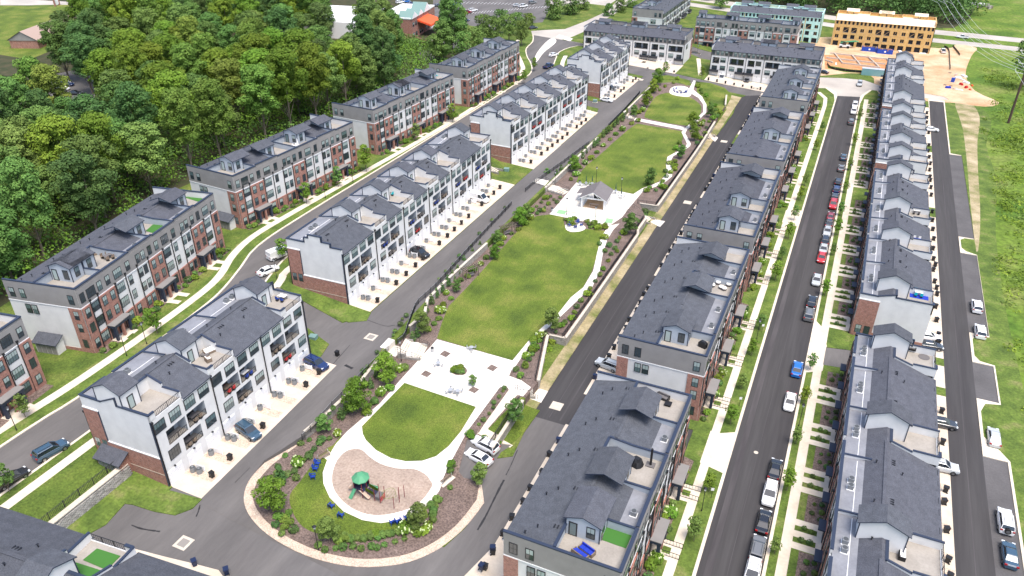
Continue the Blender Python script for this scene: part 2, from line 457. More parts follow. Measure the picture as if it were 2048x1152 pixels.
# woods on the left
ground('woods_floor', [(-137, -200), (-137, 63), (-139, 68), (-147, 112), (-152, 116), (-152, 160), (-149, 168), (-150, 218), (-147, 222), (-147, 268), (-150, 300), (-170, 300), (-180, 330), (-215, 380), (-260, 420), (-330, 430), (-420, 420), (-600, 300), (-600, -200)])
ground('park_lawn', gpoly([(-160, 10), (-160, 120), (0, 110), (60, 120), (130, 90), (150, 40), (140, 8), (100, 6), (60, 12)], 2.5))
ground('park_lawn', gpoly([(60, 0), (230, 0), (230, -40), (60, -40)], 2.5))
ground('pale_road', gpoly([(0, -2), (60, -1), (110, 2), (215, 7), (215, 11), (120, 10), (60, 11), (0, 11)], 2.5))
ground('lot_asphalt', gpoly([(95, 195), (150, 205), (210, 195), (215, 150), (150, 140), (100, 150)], 2.5))
ground('lot_asphalt', gpoly([(866, 8), (858, 60), (905, 62), (925, 48), (985, 62), (1010, 55), (1050, 48), (1085, 45), (1100, 20), (1098, -30), (866, -30)], 2.5))
ground('lot_asphalt', gpoly([(836, 90), (880, 68), (912, 70), (925, 95), (880, 100), (862, 125), (840, 120)], 2.5))
ground('pale_road', gpoly([(1062, 62), (1090, 60), (1130, 58), (1172, 42), (1215, 22), (1240, -5), (1400, -60), (1420, -50), (1260, 6), (1240, 22), (1200, 45), (1172, 62), (1140, 76), (1100, 86), (1070, 88)], 2.5))
ground('pale_road', gpoly([(1100, -20), (1180, -25), (1240, -5), (1215, 12), (1180, 8), (1120, 12), (1100, 8)], 2.5))
# highway at the back
ground('pale_road', [(-260, 482), (-100, 462), (29, 447), (200, 430), (600, 380), (600, 370), (200, 421), (29, 435), (-100, 450), (-260, 470)])
ground('pale_road', [(-260, 464), (-100, 444), (29, 426), (200, 409), (600, 357), (600, 346), (200, 400), (29, 416), (-100, 434), (-260, 454)])
# construction ground
ground('dirt_ground', smooth([(-20, 330), (-22, 352), (-24, 392), (-16, 408), (30, 404), (38, 416), (46, 412), (43, 395), (39, 360), (41, 335), (48, 322), (43, 314), (34, 315), (26, 313), (8, 316), (3, 345)], 3))
ground('clay_ground', gpoly([(1648, 110), (1735, 112), (1778, 122), (1772, 150), (1735, 143), (1690, 141), (1650, 138)], EZ))
ground('verge', gpoly([(1655, 131), (1700, 139), (1740, 142), (1740, 147), (1690, 145), (1655, 137)], EZ))
ground('woods_floor', [(-140, 472), (-60, 461), (27, 450), (38, 454), (46, 480), (54, 540), (40, 600), (-140, 620), (-220, 560), (-180, 490)])
# streets
def band(cls, pts, hw, n=4, closed=False):
    c = smooth(pts, n, False)
    L, Rr = [], []
    for i, p in enumerate(c):
        a = c[max(i - 1, 0)]; b = c[min(i + 1, len(c) - 1)]
        dx, dy = b[0] - a[0], b[1] - a[1]; l = math.hypot(dx, dy) or 1
        L.append((p[0] - dy / l * hw, p[1] + dx / l * hw)); Rr.append((p[0] + dy / l * hw, p[1] - dx / l * hw))
    ground(cls, L + Rr[::-1])
    return c
# west street between the brick rows and the white rows
wk_w = [(-103.6, 20), (-103.6, 51.1), (-103.1, 60), (-103.6, 75), (-104.8, 89.9), (-106.2, 97), (-109, 105), (-112.2, 114), (-113.0, 130), (-112.6, 172), (-112.4, 225), (-112.8, 262), (-114.5, 273), (-119, 283), (-125, 293), (-130.5, 305), (-133, 318), (-138, 330)]
wk_e = [(-95.1, 20), (-95.0, 55), (-95.9, 75), (-97.2, 90), (-99.3, 98), (-101.8, 105.5), (-103.8, 114), (-104.6, 130), (-104.4, 172), (-104.2, 225), (-104.6, 250), (-106, 268), (-109.5, 281), (-113.5, 295), (-116, 306), (-113, 318), (-103, 322)]
WK_W, WK_E = smooth(wk_w, 3, False), smooth(wk_e, 3, False)
ground('verge', [(x - 5.2, y) for x, y in WK_W] + WK_E[::-1])
ground('curb', [(x - 0.45, y) for x, y in WK_W] + [(x + 0.45, y) for x, y in WK_E][::-1])
ground('street_old', WK_W + WK_E[::-1])
sw_l = [(-107.3, 20), (-107.2, 49.8), (-106.9, 62), (-107.4, 75), (-108.8, 92), (-110.5, 100), (-114.2, 108), (-116.4, 117), (-116.4, 130), (-115.2, 160), (-114.2, 184), (-113.9, 214), (-114.6, 240), (-115.6, 258), (-118, 272), (-123.5, 283), (-130, 294), (-136.5, 305), (-140, 318)]
band('walk_pale', sw_l, 0.85)
sw_e = [(-92.2, 10), (-92.2, 52), (-92.3, 60), (-93, 90), (-95.5, 98), (-98, 104), (-99.8, 114), (-100.2, 172), (-100, 240), (-101, 262), (-104.5, 278), (-108.5, 290), (-111, 300)]
band('walk_pale', sw_e, 0.8)
ground('concrete_pad', smooth(gpoly([(1070, 117), (1073, 108), (1085, 92), (1101, 78), (1112, 80), (1109, 88), (1088, 105), (1076, 121), (1072, 124)], 2.5), 3))   # traffic island
ground('concrete_pad', gpoly([(1118, 70), (1146, 78), (1140, 83), (1112, 75)], 2.5))
# beds and walks in front of the brick rows
for fS, fN in (((-105.0, 22.0), (-111.3, 60.8)), ((-110.9, 70.2), (-118.4, 110.3)), ((-121.2, 119.3), (-118.4, 161.4)), ((-119.2, 172.2), (-116.5, 213.6)), ((-115.8, 222.2), (-115.4, 262.6))):
    L = math.dist(fS, fN); ux, uy = (fS[0] - fN[0]) / L, (fS[1] - fN[1]) / L; vx, vy = -uy, ux
    def q_(s, d): return (fN[0] + ux * s + vx * d, fN[1] + uy * s + vy * d)
    ground('mulch', [q_(.3, 0), q_(L - .3, 0), q_(L - .3, 1.9), q_(.3, 1.9)])
    M = L / 3
    for i in range(3):
        c = (i + .55) * M
        far = 3.5 if fN[0] > -118 else 4.2
        if i == 2 and fS[0] == -110.9: far = 2.6
        ground('walk_pale', [q_(c - 2.1, 0), q_(c + 2.1, 0), q_(c + 2.1, 2.2), q_(c - 2.1, 2.2)])
        for k in (-1.4, 1.4): ground('walk_pale', [q_(c + k - .6, 2), q_(c + k + .6, 2), q_(c + k + .6, far), q_(c + k - .6, far)])
# west alley
ground('alley_old', [(-77.0, 44), (-77.0, 88), (-78, 92), (-84, 94), (-97, 95), (-97, 101.5), (-88, 100.5), (-80, 99), (-77.2, 103), (-77.4, 175), (-77.2, 240), (-78.5, 246), (-84, 247.5), (-105, 248), (-105, 254), (-84, 253.5), (-78, 255), (-76.5, 260), (-76.0, 292), (-82, 294), (-100, 296), (-108, 297), (-108, 303.5), (-66, 302.5), (-30, 300.8), (3, 318), (3, 322), (-4, 326), (-14, 318), (-28, 300.8), (-28, 292.8), (-36, 293.0), (-62, 294.5), (-70, 290), (-70.3, 280), (-70.0, 240), (-70, 175), (-69.8, 120), (-69, 100), (-66.5, 76), (-66, 68), (-67.5, 60), (-66.6, 56.2), (-62.5, 53.6), (-58, 52.4), (-52, 52.1), (-46.5, 53.3), (-41, 56.6), (-38.3, 61), (-37, 66), (-36.6, 71.5), (-39.4, 76.0), (-39.4, 80), (-36.8, 82), (-37.8, 92.2), (-32, 92.2), (-32, 44), (-40, 40), (-60, 41.5), (-80, 41), (-83.4, 40), (-83.9, 52.0), (-80.6, 51), (-79.2, 48.6)])
ground('alley_old', rect(-71, -36, 47, 62))
# cross street to the right part
ground('pale_road', smooth([(-31, 300), (-31, 293), (-18, 312), (-6, 316), (3, 317), (6, 320), (28, 316), (30, 322), (8, 328), (2, 334), (-14, 331), (-24, 318)], 2))
# east alley (new asphalt)
ground('asphalt_new', [(-38, 92.2), (-32.0, 92.2), (-31.8, 296), (-36.8, 293.2), (-38.8, 288), (-37.2, 270), (-37.9, 240), (-38, 180)])
ground('driveway', rect(-32.0, -26.8, 44, 299))
ground('driveway', gpoly([(925, 1156), (1003, 1076), (1010, 1300), (925, 1300)], EZ))
for y0, y1 in ((92.5, 101.2), (142.5, 146.8), (188, 193), (237.5, 248)): ground('asphalt_new' if y0 < 200 else 'verge', rect(-32.1, -10.5, y0, y1))
for y0, y1 in ((92.0, 94.2), (99.6, 102), (187.5, 189.6), (192, 194)): ground('verge', rect(-29, -10, y0, y1))
# front garden strips of the right-hand rows
def front_gardens(y0, y1, M):
    y = y0 + .8
    while y + 4.5 < y1:
        ground('verge', rect(4.85, 7.9, y + .9, y + 4.4)); ground('mulch', rect(5.9, 8.6, y + 5.4, min(y + M - .2, y1)))
        for k in (0, 2.2, 4.4): ground('walk_tan', rect(4.8, 8.1, y + k - .05, y + k + 1.15))
        ground('walk_tan', rect(7.8, 8.7, y, y + 5.45))
        y += M
GARD = []
# car street
def xw(y): return -5.9 if y < 300 else -5.9
ground('verge', rect(-12.6, 8.8, 40, 306))
for a, b in ((46.5, 125.2), (139.8, 208.6), (216.6, 264.4), (271.4, 303)): front_gardens(a, b, 11.3)
for y0, y1, n in ((57.3, 91.6, 3), (102.1, 141.6, 3), (147.7, 187.2, 3), (194.0, 236.7, 3), (249.0, 291.2, 3)):
    M = (y1 - y0) / n
    for i in range(n):
        c = y1 - (i + .55) * M
        ground('mulch', [(-12.6, c + 2.2), (-11.0, c + 2.3), (-10.9, c + M * .62), (-12.6, c + M * .66)]); ground('mulch', [(-12.6, c - 2.2), (-11.3, c - 2.3), (-11.2, c - M * .34), (-12.6, c - M * .33)])
        ground('walk_tan', rect(-12.6, -11.0, c - 2.0, c + 2.0)); ground('walk_tan', rect(-11.2, -9.8, c + .6, c + 1.7)); ground('walk_tan', rect(-11.2, -9.8, c - 1.7, c - .6))
ground('curb', [(-6.35, 40), (-6.35, 300), (-7.2, 308), (-11, 316), (-10, 318), (5.5, 320), (3.2, 311), (2.35, 300), (2.35, 40)])
ground('asphalt_new', [(-5.9, 40), (-5.9, 307), (1.9, 309), (1.9, 40)])
ground('pale_road', [(-5.9, 307), (-6.8, 312), (-12, 319), (-8, 328), (6, 326), (4.4, 319), (2.4, 312), (1.9, 309)])
ground('walk_tan', [(-9.9, 40), (-8.6, 40), (-8.4, 292), (-9, 302), (-12, 309), (-13.4, 308.4), (-10.2, 301), (-9.7, 292)])
ground('walk_tan', rect(3.45, 4.85, 40, 306))
for y in (97, 190.5): ground('walk_tan', [(-10.0, y - 4.5), (-5.9, y - 5.5), (-5.9, y + 5), (-8.5, y + 3.5), (-10.0, y + 3.5)])
ground('walk_tan', [(1.9, 123), (5.0, 125), (5.0, 133.5), (3.6, 140), (1.9, 142.5)])
ground('street_old', [(4.9, 127), (8.8, 127.5), (21, 128.5), (21, 135.5), (8.8, 134), (4.9, 133.2)])
# right alley with parking bays
ground('curb', [(24.8, 40), (30, 40), (33.6, 40), (33.5, 112.2), (32.2, 114.4), (30.2, 117), (30.2, 124), (31, 126.5), (33.4, 127.2), (33.4, 139.5), (31, 140), (30.2, 141.5), (30.2, 147.5), (31, 149), (33.2, 149.4), (33.2, 186.4), (31, 187.4), (30.1, 189), (30.1, 193.6), (31, 194.8), (33.0, 195), (33.0, 256.5), (30.1, 257), (30.1, 316), (24.8, 316)])
ground('asphalt_new', rect(25.0, 29.75, 40, 314))
for y0, y1 in ((40, 112), (127.6, 139.2), (149.8, 186.2), (195.3, 256.2)): ground('bay_asphalt', rect(29.75, 33.15, y0, y1))
ground('driveway', rect(20.5, 25.0, 40, 305))
for y0, y1 in ((126, 128.4), (135.6, 138), (205, 211), (256, 262)): ground('verge', rect(21.5, 25.0, y0, y1))
# white-row driveways
ground('driveway', [(-84, 53.3), (-71.7, 53.3), (-72.3, 70), (-73.0, 87.2), (-80, 87.4), (-84, 70)])
ground('driveway', [(-88, 104.6), (-77.3, 104.4), (-77.4, 174), (-88, 174)])
ground('driveway', [(-88, 186), (-77.3, 186), (-77.3, 242), (-88, 243.5)])
ground('driveway', [(-88, 257.5), (-76.5, 258), (-76.0, 289), (-88, 290)])
ground('driveway', [(-109, 316.5), (-109, 303.4), (-66, 302.4), (-66, 316.5)])
ground('driveway', [(-54.5, 311), (-54.5, 302), (-30, 300.7), (-14, 311)])
ground('walk_pale', gpoly([(1392, 124), (1400, 124), (1404, 155), (1396, 155)], -2))
ground('street_old', gpoly([(1385, 100), (1400, 104), (1440, 110), (1440, 124), (1400, 121), (1375, 112)], -1.5))
# ---- the park
fence_px = [(555, 936), (590, 897), (622, 864), (665, 815), (700, 780), (725, 753), (779, 701), (807, 681), (815, 660), (822, 640), (828, 625), (837, 608), (872, 576), (937, 503), (1024, 410), (1069, 368), (1084, 358), (1179, 288), (1249, 222), (1301, 162)]
FEN = smooth(gpoly(fence_px, 0.0), 2, False)
WALLW = [(-68.4 + 1.3, 70.5), (-66.6, 76), (-66.3, 84), (-67.3, 92), (-68.0, 97.0), (-67.6, 103), (-67.2, 108), (-69.4, 113), (-69.6, 121), (-69.3, 140), (-69.2, 175), (-69.2, 200), (-69.3, 218), (-69.3, 250), (-69.5, 284)]
WALLE = [(-39.6, 80.5), (-39.9, 93.0), (-39.6, 99), (-43.2, 112), (-43.4, 113), (-40.0, 113.2), (-39.9, 125), (-39.9, 161), (-40.6, 163.5), (-40.6, 170.5), (-44.5, 178.5), (-39.9, 178.8), (-39.7, 215), (-39.7, 226), (-40.2, 252), (-40.6, 272), (-42.5, 284)]
parkpoly = [(-73.2, 56.5), (-71.8, 54), (-66.6, 56.2)] 
LOOPC = [(-36.6, 71.5), (-36.8, 68), (-37.4, 64.5), (-39.0, 60.5), (-41.8, 56.9), (-46.5, 53.9), (-52, 52.4), (-57.5, 52.3), (-62.3, 53.3), (-66.0, 55.4), (-68.0, 58.6), (-68.8, 63)]
LOOPS = smooth(LOOPC, 4, False)
parkpoly = WALLW + [(-64, 290.5), (-50, 291.3), (-44, 289.5)] + WALLE[::-1] + [(-39.4, 80), (-39.4, 76.0)] + LOOPS
ground('dry_strip', [(-40, 92.2), (-37.9, 92.2), (-37.9, 290), (-42, 290), (-47, 291), (-50, 291.5), (-42.5, 284), (-40, 272)])
ground('mulch', [(x, y) for x, y in FEN[7:]] + [(x, y) for x, y in WALLW[::-1]])
ground('@park', parkpoly)
ground('gravel', parkpoly)
def inset_loop(d):
    c = [(-39.4, 80), (-39.4, 76.0)]
    for i, p in enumerate(LOOPS):
        a, b = LOOPS[max(i - 1, 0)], LOOPS[min(i + 1, len(LOOPS) - 1)]; l = math.dist(a, b)
        c.append((p[0] + (b[1] - a[1]) / l * d, p[1] - (b[0] - a[0]) / l * d))
    return c
ground('mulch', WALLW + [(-64, 290.5), (-50, 291.3), (-44, 289.5)] + WALLE[::-1] + inset_loop(1.25))
def P(off, pts, n=0, cls=None, sc=4.0):
    q = gpoly(zc(off, pts, sc), Pz)
    if n: q = smooth(q, n)
    ground(cls, q)
    return q
z1b, z2b, z3b, z5b, z6b = (0, 576), (512, 576), (1024, 576), (0, 864), (512, 864)
z6a, z7a, z3a = (512, 288), (1024, 288), (1024, 0)
f = lambda pts, cls, n=0: ground(cls, smooth(gpoly(pts, Pz), n) if n else gpoly(pts, Pz))
# play end: grass, ring path, chips
f([(667, 892), (650, 902), (622, 935), (600, 965), (580, 992), (585, 1024), (605, 1054), (640, 1070), (687, 1075), (725, 1071), (782, 1062), (825, 1049), (850, 1010), (700, 880)], 'park_lawn', 3)
ring = zc(z6b, [(730, 0), (640, 100), (580, 200), (535, 330), (540, 420), (590, 530), (700, 640), (850, 710), (1000, 735), (1180, 708), (1330, 640), (1400, 570), (1470, 470), (1500, 370), (1540, 280), (1690, 0)])
plz = [(1003, 776), (1012, 772), (1023, 788), (1046, 794), (1062, 776), (1043, 762), (1018, 753), (1031, 723), (1024, 722), (874, 680), (845, 713), (800, 762)]
f([(p[0], p[1]) for p in ring] + [(980, 815)] + plz + [(760, 808)], 'plaza')
f(zc(z6b, [(790, 140), (850, 150), (905, 200), (1000, 260), (1130, 295), (1260, 300), (1350, 340), (1400, 400), (1408, 440), (1330, 550), (1220, 620), (1050, 665), (900, 665), (760, 610), (660, 520), (615, 430), (612, 340), (650, 230), (720, 160)]), 'play_chips', 3)
f([(809, 767), (952, 815)] + [(922, 864)] + zc(z6b, [(1540, 120), (1440, 200), (1330, 236), (1200, 240), (1080, 215), (960, 150), (880, 70), (855, 20)]) + [(724, 854)], 'park_lawn')
# planter strip and tan walk on the right of the south plaza
f(zc(z2b, [(1950, 800), (1990, 790), (1800, 1152), (1690, 1152)]), 'mulch')
f([(958, 866), (1022, 775), (1038, 788), (976, 858), (1026, 887), (1020, 893), (954, 868)], 'walk_tan')
f([(1043, 795), (1080, 806), (1045, 858), (1022, 884), (976, 860)], 'park_lawn')
# bigger lawns
f([(874, 678), (884, 646), (897, 614), (934, 576), (985, 520), (1024, 475), (1054, 443), (1074, 433), (1099, 430), (1127, 435), (1128, 450), (1140, 466), (1160, 464), (1175, 458), (1210, 463), (1199, 490), (1192, 520), (1183, 546), (1166, 576), (1141, 598), (1114, 632), (1085, 656), (1060, 682), (1024, 722)], 'park_lawn', 0)
lawn2 = zc(z7a, [(515, 310), (540, 240), (600, 170), (680, 110), (760, 40), (800, 0)]) + zc(z3a, [(850, 1110), (930, 1040), (1000, 992), (1370, 1055), (1365, 1120)]) + zc(z7a, [(1300, 70), (1240, 110), (1230, 160), (1235, 240), (1170, 305), (1040, 358), (970, 403)])
f(lawn2, 'park_lawn')
f(zc(z3a, [(1060, 930), (1085, 870), (1130, 800), (1180, 760), (1290, 745), (1420, 780), (1490, 825), (1515, 870), (1490, 940), (1400, 1010), (1100, 955)]), 'park_lawn', 2)
f(zc(z3a, [(1470, 655), (1590, 668), (1700, 705), (1757, 760), (1745, 800), (1650, 940), (1570, 880), (1545, 820), (1480, 740)]), 'park_lawn')
f(zc(z3a, [(1120, 610), (1250, 605), (1400, 640), (1430, 650), (1400, 690), (1300, 640), (1180, 640)]), 'park_lawn')
# concrete paths
f(zc(z3b, [(0, 590), (130, 430), (240, 320), (360, 220), (470, 80), (570, 0)]) + zc(z7a, [(650, 1020), (680, 880), (710, 760), (750, 690), (790, 655), (860, 640), (810, 690), (762, 770), (728, 870), (702, 1020), (640, 1152)]) + zc(z3b, [(560, 70), (380, 240), (160, 440), (0, 670)]), 'plaza')
f(zc(z7a, [(515, 312), (970, 405), (1040, 360), (1180, 306), (1240, 240), (1232, 160), (1245, 105), (1300, 75), (1385, 35), (1400, 0)]) + zc(z3a, [(1355, 1060), (1385, 1025), (1465, 960), (1530, 900), (1528, 835), (1490, 785), (1420, 742), (1405, 735), (1452, 645), (1470, 648), (1450, 720), (1520, 775), (1555, 840), (1552, 905), (1480, 975), (1400, 1040), (1385, 1070), (1430, 1152)]) + zc(z7a, [(1425, 20), (1390, 45), (1290, 100), (1268, 140), (1285, 200), (1280, 262), (1210, 322), (1045, 385), (940, 510), (880, 590), (770, 665), (300, 565)]), 'plaza')
f(zc(z3a, [(985, 945), (1380, 1020), (1375, 1045), (975, 965)]), 'plaza')
f(zc(z3a, [(1260, 745), (1275, 705), (1330, 690), (1400, 700), (1435, 740), (1420, 775), (1360, 775), (1300, 765)]), 'plaza', 3)
f(zc(z7a, [(425, 665), (440, 640), (500, 628), (560, 640), (588, 668), (570, 695), (505, 708), (445, 698)]), 'plaza', 3)
f(zc(z7a, [(415, 590), (520, 600), (540, 640), (560, 640), (575, 610), (770, 660), (750, 690), (590, 685), (430, 640)]), 'mulch')
f(zc(z7a, [(505, 628), (540, 640), (588, 668), (570, 695), (505, 708), (445, 698), (425, 665), (440, 640)]), 'plaza', 3)
f(zc(z7a, [(375, 528), (812, 606), (798, 642), (350, 558)]), 'court')
f(zc(z7a, [(437, 545), (756, 600), (742, 628), (420, 567)]), 'plaza')
# landings of the four stairs
ground('landing', gpoly([(760, 694), (777, 676), (808, 684), (790, 702)], 0.0))
ground('landing', gpoly([(1066, 364), (1073, 357), (1098, 362), (1090, 372)], 0.0))
ground('landing', gpoly([(1246, 224), (1251, 221), (1262, 226), (1257, 232)], 0.0))
ground('landing', gpoly([(1060, 800), (1078, 779), (1096, 783), (1082, 806)], EZ))
ground('landing', gpoly([(1300, 446), (1310, 440), (1330, 443), (1320, 454)], EZ))
ground('landing', gpoly([(1420, 276), (1428, 270), (1436, 276), (1430, 284)], EZ))
# white car bay in the park end
f([(934, 880), (917, 944), (928, 957), (955, 962), (972, 952), (1002, 905), (1024, 886), (956, 876)], 'street_old')
# square tree pits and the round planter of the plaza
for a, b in ((890, 709), (852, 749), (984, 737), (947, 781)): f([(a - 11, b + 1), (a - 1, b - 7), (a + 12, b - 1), (a + 2, b + 7)], 'mulch')
f([(904, 742), (912, 733), (925, 733), (934, 741), (930, 750), (917, 752), (907, 749)], 'mulch', 3)
# gaps between white rows, grass ends
ground('verge', [(-95, 87.5), (-95, 93), (-84, 92.5), (-77.2, 89), (-76.9, 86.5), (-79, 87.4)])
ground('verge', [(-96, 103.8), (-96.5, 101.5), (-88, 100.6), (-79, 99.6), (-76.2, 101.5), (-77.0, 104.3)])
ground('alley_old', [(-83.8, 38), (-74, 40), (-74, 50), (-79, 50), (-83.8, 52)])
ground('@low', [(-84.0, 53.2), (-83.4, 36), (-83.0, 30), (-40, 30), (-40, 50), (-66, 52), (-77.2, 53.2)])
ground('verge', [(-84.0, 53.2), (-83.4, 36)] + gpoly([(150, 1084), (170, 1073), (212, 1050), (250, 1008), (266, 1010), (310, 1024), (350, 1031), (385, 1018), (404, 999)], Tz) + [(-77.0, 52.6), (-77.2, 53.2)])
ground('driveway', [(-73.5, 34)] + gpoly([(262, 1096), (330, 1115), (385, 1132), (440, 1150)], Bz) + [(-52, 41.0), (-52, 34)])

PAL = {'lawn_ground': ('lawn', .12, 'lawn'), 'meadow': ('meadow', .12, 'meadow_ground'), 'dry_strip': ('dry_verge', .12, 'dry_verge'), 'woods_floor': ('woods_floor', .12, 'forest_floor'),
       'pale_road': ('road_pale', 0, 'pale_road'), 'lot_asphalt': ('car_park', 0, 'asphalt_old'), 'dirt_ground': ('bare_earth', .12, 'dirt'), 'clay_ground': ('red_clay', .12, 'red_clay'),
       'verge': ('verge', .12, 'verge_grass'), 'curb': ('kerb', .13, 'sidewalk_stone'), 'street_old': ('street', 0, 'asphalt_old'), 'walk_pale': ('pavement', .14, 'sidewalk_stone'), 'concrete_pad': ('traffic_island', .15, 'concrete'),
       'alley_old': ('alley_road', 0, 'asphalt_old'), 'asphalt_new': ('road', 0, 'asphalt_new'), 'driveway': ('driveway', .04, 'drive_tan'), 'walk_tan': ('sidewalk', .14, 'sidewalk_stone'), 'bay_asphalt': ('parking_bays', 0, 'asphalt_bay'),
       'mulch': ('mulch_bed', .14, 'mulch'), 'gravel': ('gravel_border', .08, 'gravel'), 'park_lawn': ('park_lawn', .16, 'turf_bright'), 'plaza': ('plaza_path', .15, 'concrete'), 'play_chips': ('playground_surface', .10, 'play_chips'),
       'court': ('court_paint', .152, 'court_green'), 'landing': ('stair_landing', .10, 'concrete')}
def build_ground():
    pts, faces, cls = [], [], []
    for c, poly in POLYS:
        a = sum(poly[i - 1][0] * poly[i][1] - poly[i][0] * poly[i - 1][1] for i in range(len(poly)))
        q = poly if a > 0 else poly[::-1]
        b = len(pts); pts += [Vector(p) for p in q]; faces.append(list(range(b, b + len(q)))); cls.append(c)
    r2 = random.Random(3)
    for ix in range(-150, 46, 4):
        for iy in range(24, 330, 4):
            if ix > -30: continue
            pts.append(Vector((ix + 0.37 + r2.random() * .2, iy + 0.61 + r2.random() * .2)))
    vo, eo, fo, ov, oe, of = delaunay_2d_cdt(pts, [], faces, 0, 1e-4)
    data = {}
    vid = {}
    info = []
    for fi, fc in enumerate(fo):
        src = sorted(of[fi])
        park = any(cls[i] == '@park' for i in src); low = any(cls[i] == '@low' for i in src)
        real = [i for i in src if cls[i][0] != '@']
        c = cls[real[-1]] if real else 'lawn_ground'
        if park and real and real[-1] < [i for i, k in enumerate(cls) if k == '@park'][0] and False: pass
        zone = 'P' if park else ('T' if low else 'B')
        info.append((c, zone))
    def zof(v, c, zone):
        x, y = v
        fz = Pz if zone == 'P' else (Tz if zone == 'T' else Bz)
        return fz(x, y) + PAL[c][1]
    emap = {}
    meshes = {}
    for fi, fc in enumerate(fo):
        c, zone = info[fi]
        M = meshes.setdefault(c, {'v': [], 'f': [], 'k': {}})
        idx = []
        n = list(fc)
        a = vo[n[0]]; b = vo[n[1]]; d = vo[n[2]]
        if (b - a).cross(d - a) < 0: n.reverse()
        for i in n:
            key = (i, zone)
            if key not in M['k']:
                M['k'][key] = len(M['v']); M['v'].append((vo[i][0], vo[i][1], zof(vo[i], c, zone)))
            idx.append(M['k'][key])
        M['f'].append(idx)
        for i in range(len(n)):
            e = (min(n[i], n[i - 1]), max(n[i], n[i - 1])); emap.setdefault(e, []).append(fi)
    for e, fl in emap.items():
        if len(fl) != 2 or info[fl[0]] == info[fl[1]]: continue
        (c0, s0), (c1, s1) = info[fl[0]], info[fl[1]]
        za = [zof(vo[i], c0, s0) for i in e]; zb = [zof(vo[i], c1, s1) for i in e]
        if abs(za[0] - zb[0]) + abs(za[1] - zb[1]) < 0.004: continue
        if sum(za) < sum(zb): za, zb, c0 = zb, za, c1
        M = meshes[c0]; b = len(M['v'])
        p, q = vo[e[0]], vo[e[1]]
        M['v'] += [(p[0], p[1], zb[0]), (q[0], q[1], zb[1]), (q[0], q[1], za[1]), (p[0], p[1], za[0])]
        M['f'].append([b, b + 1, b + 2, b + 3])
    for c, M in meshes.items():
        me = bpy.data.meshes.new(PAL[c][0]); me.from_pydata(M['v'], [], M['f']); me.materials.append(MAT[PAL[c][2]]); me.update()
        o = bpy.data.objects.new(PAL[c][0], me); COL.objects.link(o); o['kind'] = 'structure'
build_ground()

# ---------------------------------------------------------------- window, door and rail meshes shared by all rows (face -Y, origin bottom centre)
def win_mesh(wd, ht, top='glass_blind', bot='glass_dark', n=1, name='window'):
    m = MB(); t = 0.07; cw = wd / n
    m.box(-wd / 2 - t, wd / 2 + t, -0.05, 0.03, -t, ht + t, 'frame_dark')
    for i in range(n):
        x0 = -wd / 2 + i * cw + 0.04; x1 = x0 + cw - 0.08
        m.quad([(x0, -0.055, 0.04), (x1, -0.055, 0.04), (x1, -0.055, ht * .5 - .03), (x0, -0.055, ht * .5 - .03)], bot)
        m.quad([(x0, -0.058, ht * .5 + .03), (x1, -0.058, ht * .5 + .03), (x1, -0.058, ht - .04), (x0, -0.058, ht - .04)], top)
        m.box((x0 + x1) / 2 - .018, (x0 + x1) / 2 + .018, -0.075, -0.055, 0.04, ht - .04, 'frame_dark')
    return m.mesh(name)
WM = {}
for nm, wd, ht, n in (('s', 0.95, 1.65, 1), ('d', 1.9, 1.65, 2), ('t', 2.1, 1.5, 2)):
    WM[nm] = [win_mesh(wd, ht, a, b, n) for a, b in (('glass_blind', 'glass_dark'), ('glass_mid', 'glass_dark'), ('glass_blind', 'glass_mid'), ('glass_dark', 'glass_dark'), ('glass_blind', 'glass_dark'), ('glass_blind', 'glass_mid'))]
def sill_mesh(wd):
    m = MB(); m.box(-wd / 2 - .12, wd / 2 + .12, -0.12, 0.0, -0.16, -0.072, 'trim_white'); return m.mesh('sill')
SILL = {'s': sill_mesh(.95), 'd': sill_mesh(1.9), 't': sill_mesh(2.1)}
def door_mesh(wd=0.95, ht=2.1, glass='glass_mid', name='door'):
    m = MB(); m.box(-wd / 2 - .07, wd / 2 + .07, -0.05, 0.02, 0, ht + .07, 'frame_dark')
    m.quad([(-wd / 2 + .1, -.055, .15), (wd / 2 - .1, -.055, .15), (wd / 2 - .1, -.055, ht - .1), (-wd / 2 + .1, -.055, ht - .1)], glass)
    return m.mesh(name)
DOORM = [door_mesh(), door_mesh(glass='glass_blind')]
SLIDE = door_mesh(1.9, 2.15, 'glass_dark', 'sliding_door')
def garage_mesh(wd=2.55, ht=2.25):
    m = MB(); m.box(-wd / 2 - .12, wd / 2 + .12, -0.03, .02, 0, ht + .12, 'trim_white')
    for i in range(4):
        z = i * ht / 4; m.box(-wd / 2, wd / 2, -0.07, -0.03, z + .02, z + ht / 4 - .02, 'garage_white')
    m.box(-.12, .12, -.32, -.03, ht + .28, ht + .42, 'black_metal')
    return m.mesh('garage_door')
GAR = garage_mesh()
def rail_mesh(L, h=1.0, mat='black_metal', step=0.28):
    m = MB(); m.box(0, L, -.03, .03, h - .06, h, mat); m.box(0, L, -.025, .025, .08, .13, mat)
    k = max(1, int(L / 1.6))
    for i in range(k + 1): m.box(i * L / k - .035, i * L / k + .035, -.035, .035, 0, h, mat)
    k = int(L / step)
    for i in range(1, k): m.box(i * L / k - .02, i * L / k + .02, -.011, .011, .1, h - .05, mat)
    return m.mesh('railing')
RAILC = {}
def railm(L, h=1.0, step=.28):
    k = (round(L, 1), h, step)
    if k not in RAILC: RAILC[k] = rail_mesh(k[0], h, step=step)
    return RAILC[k]
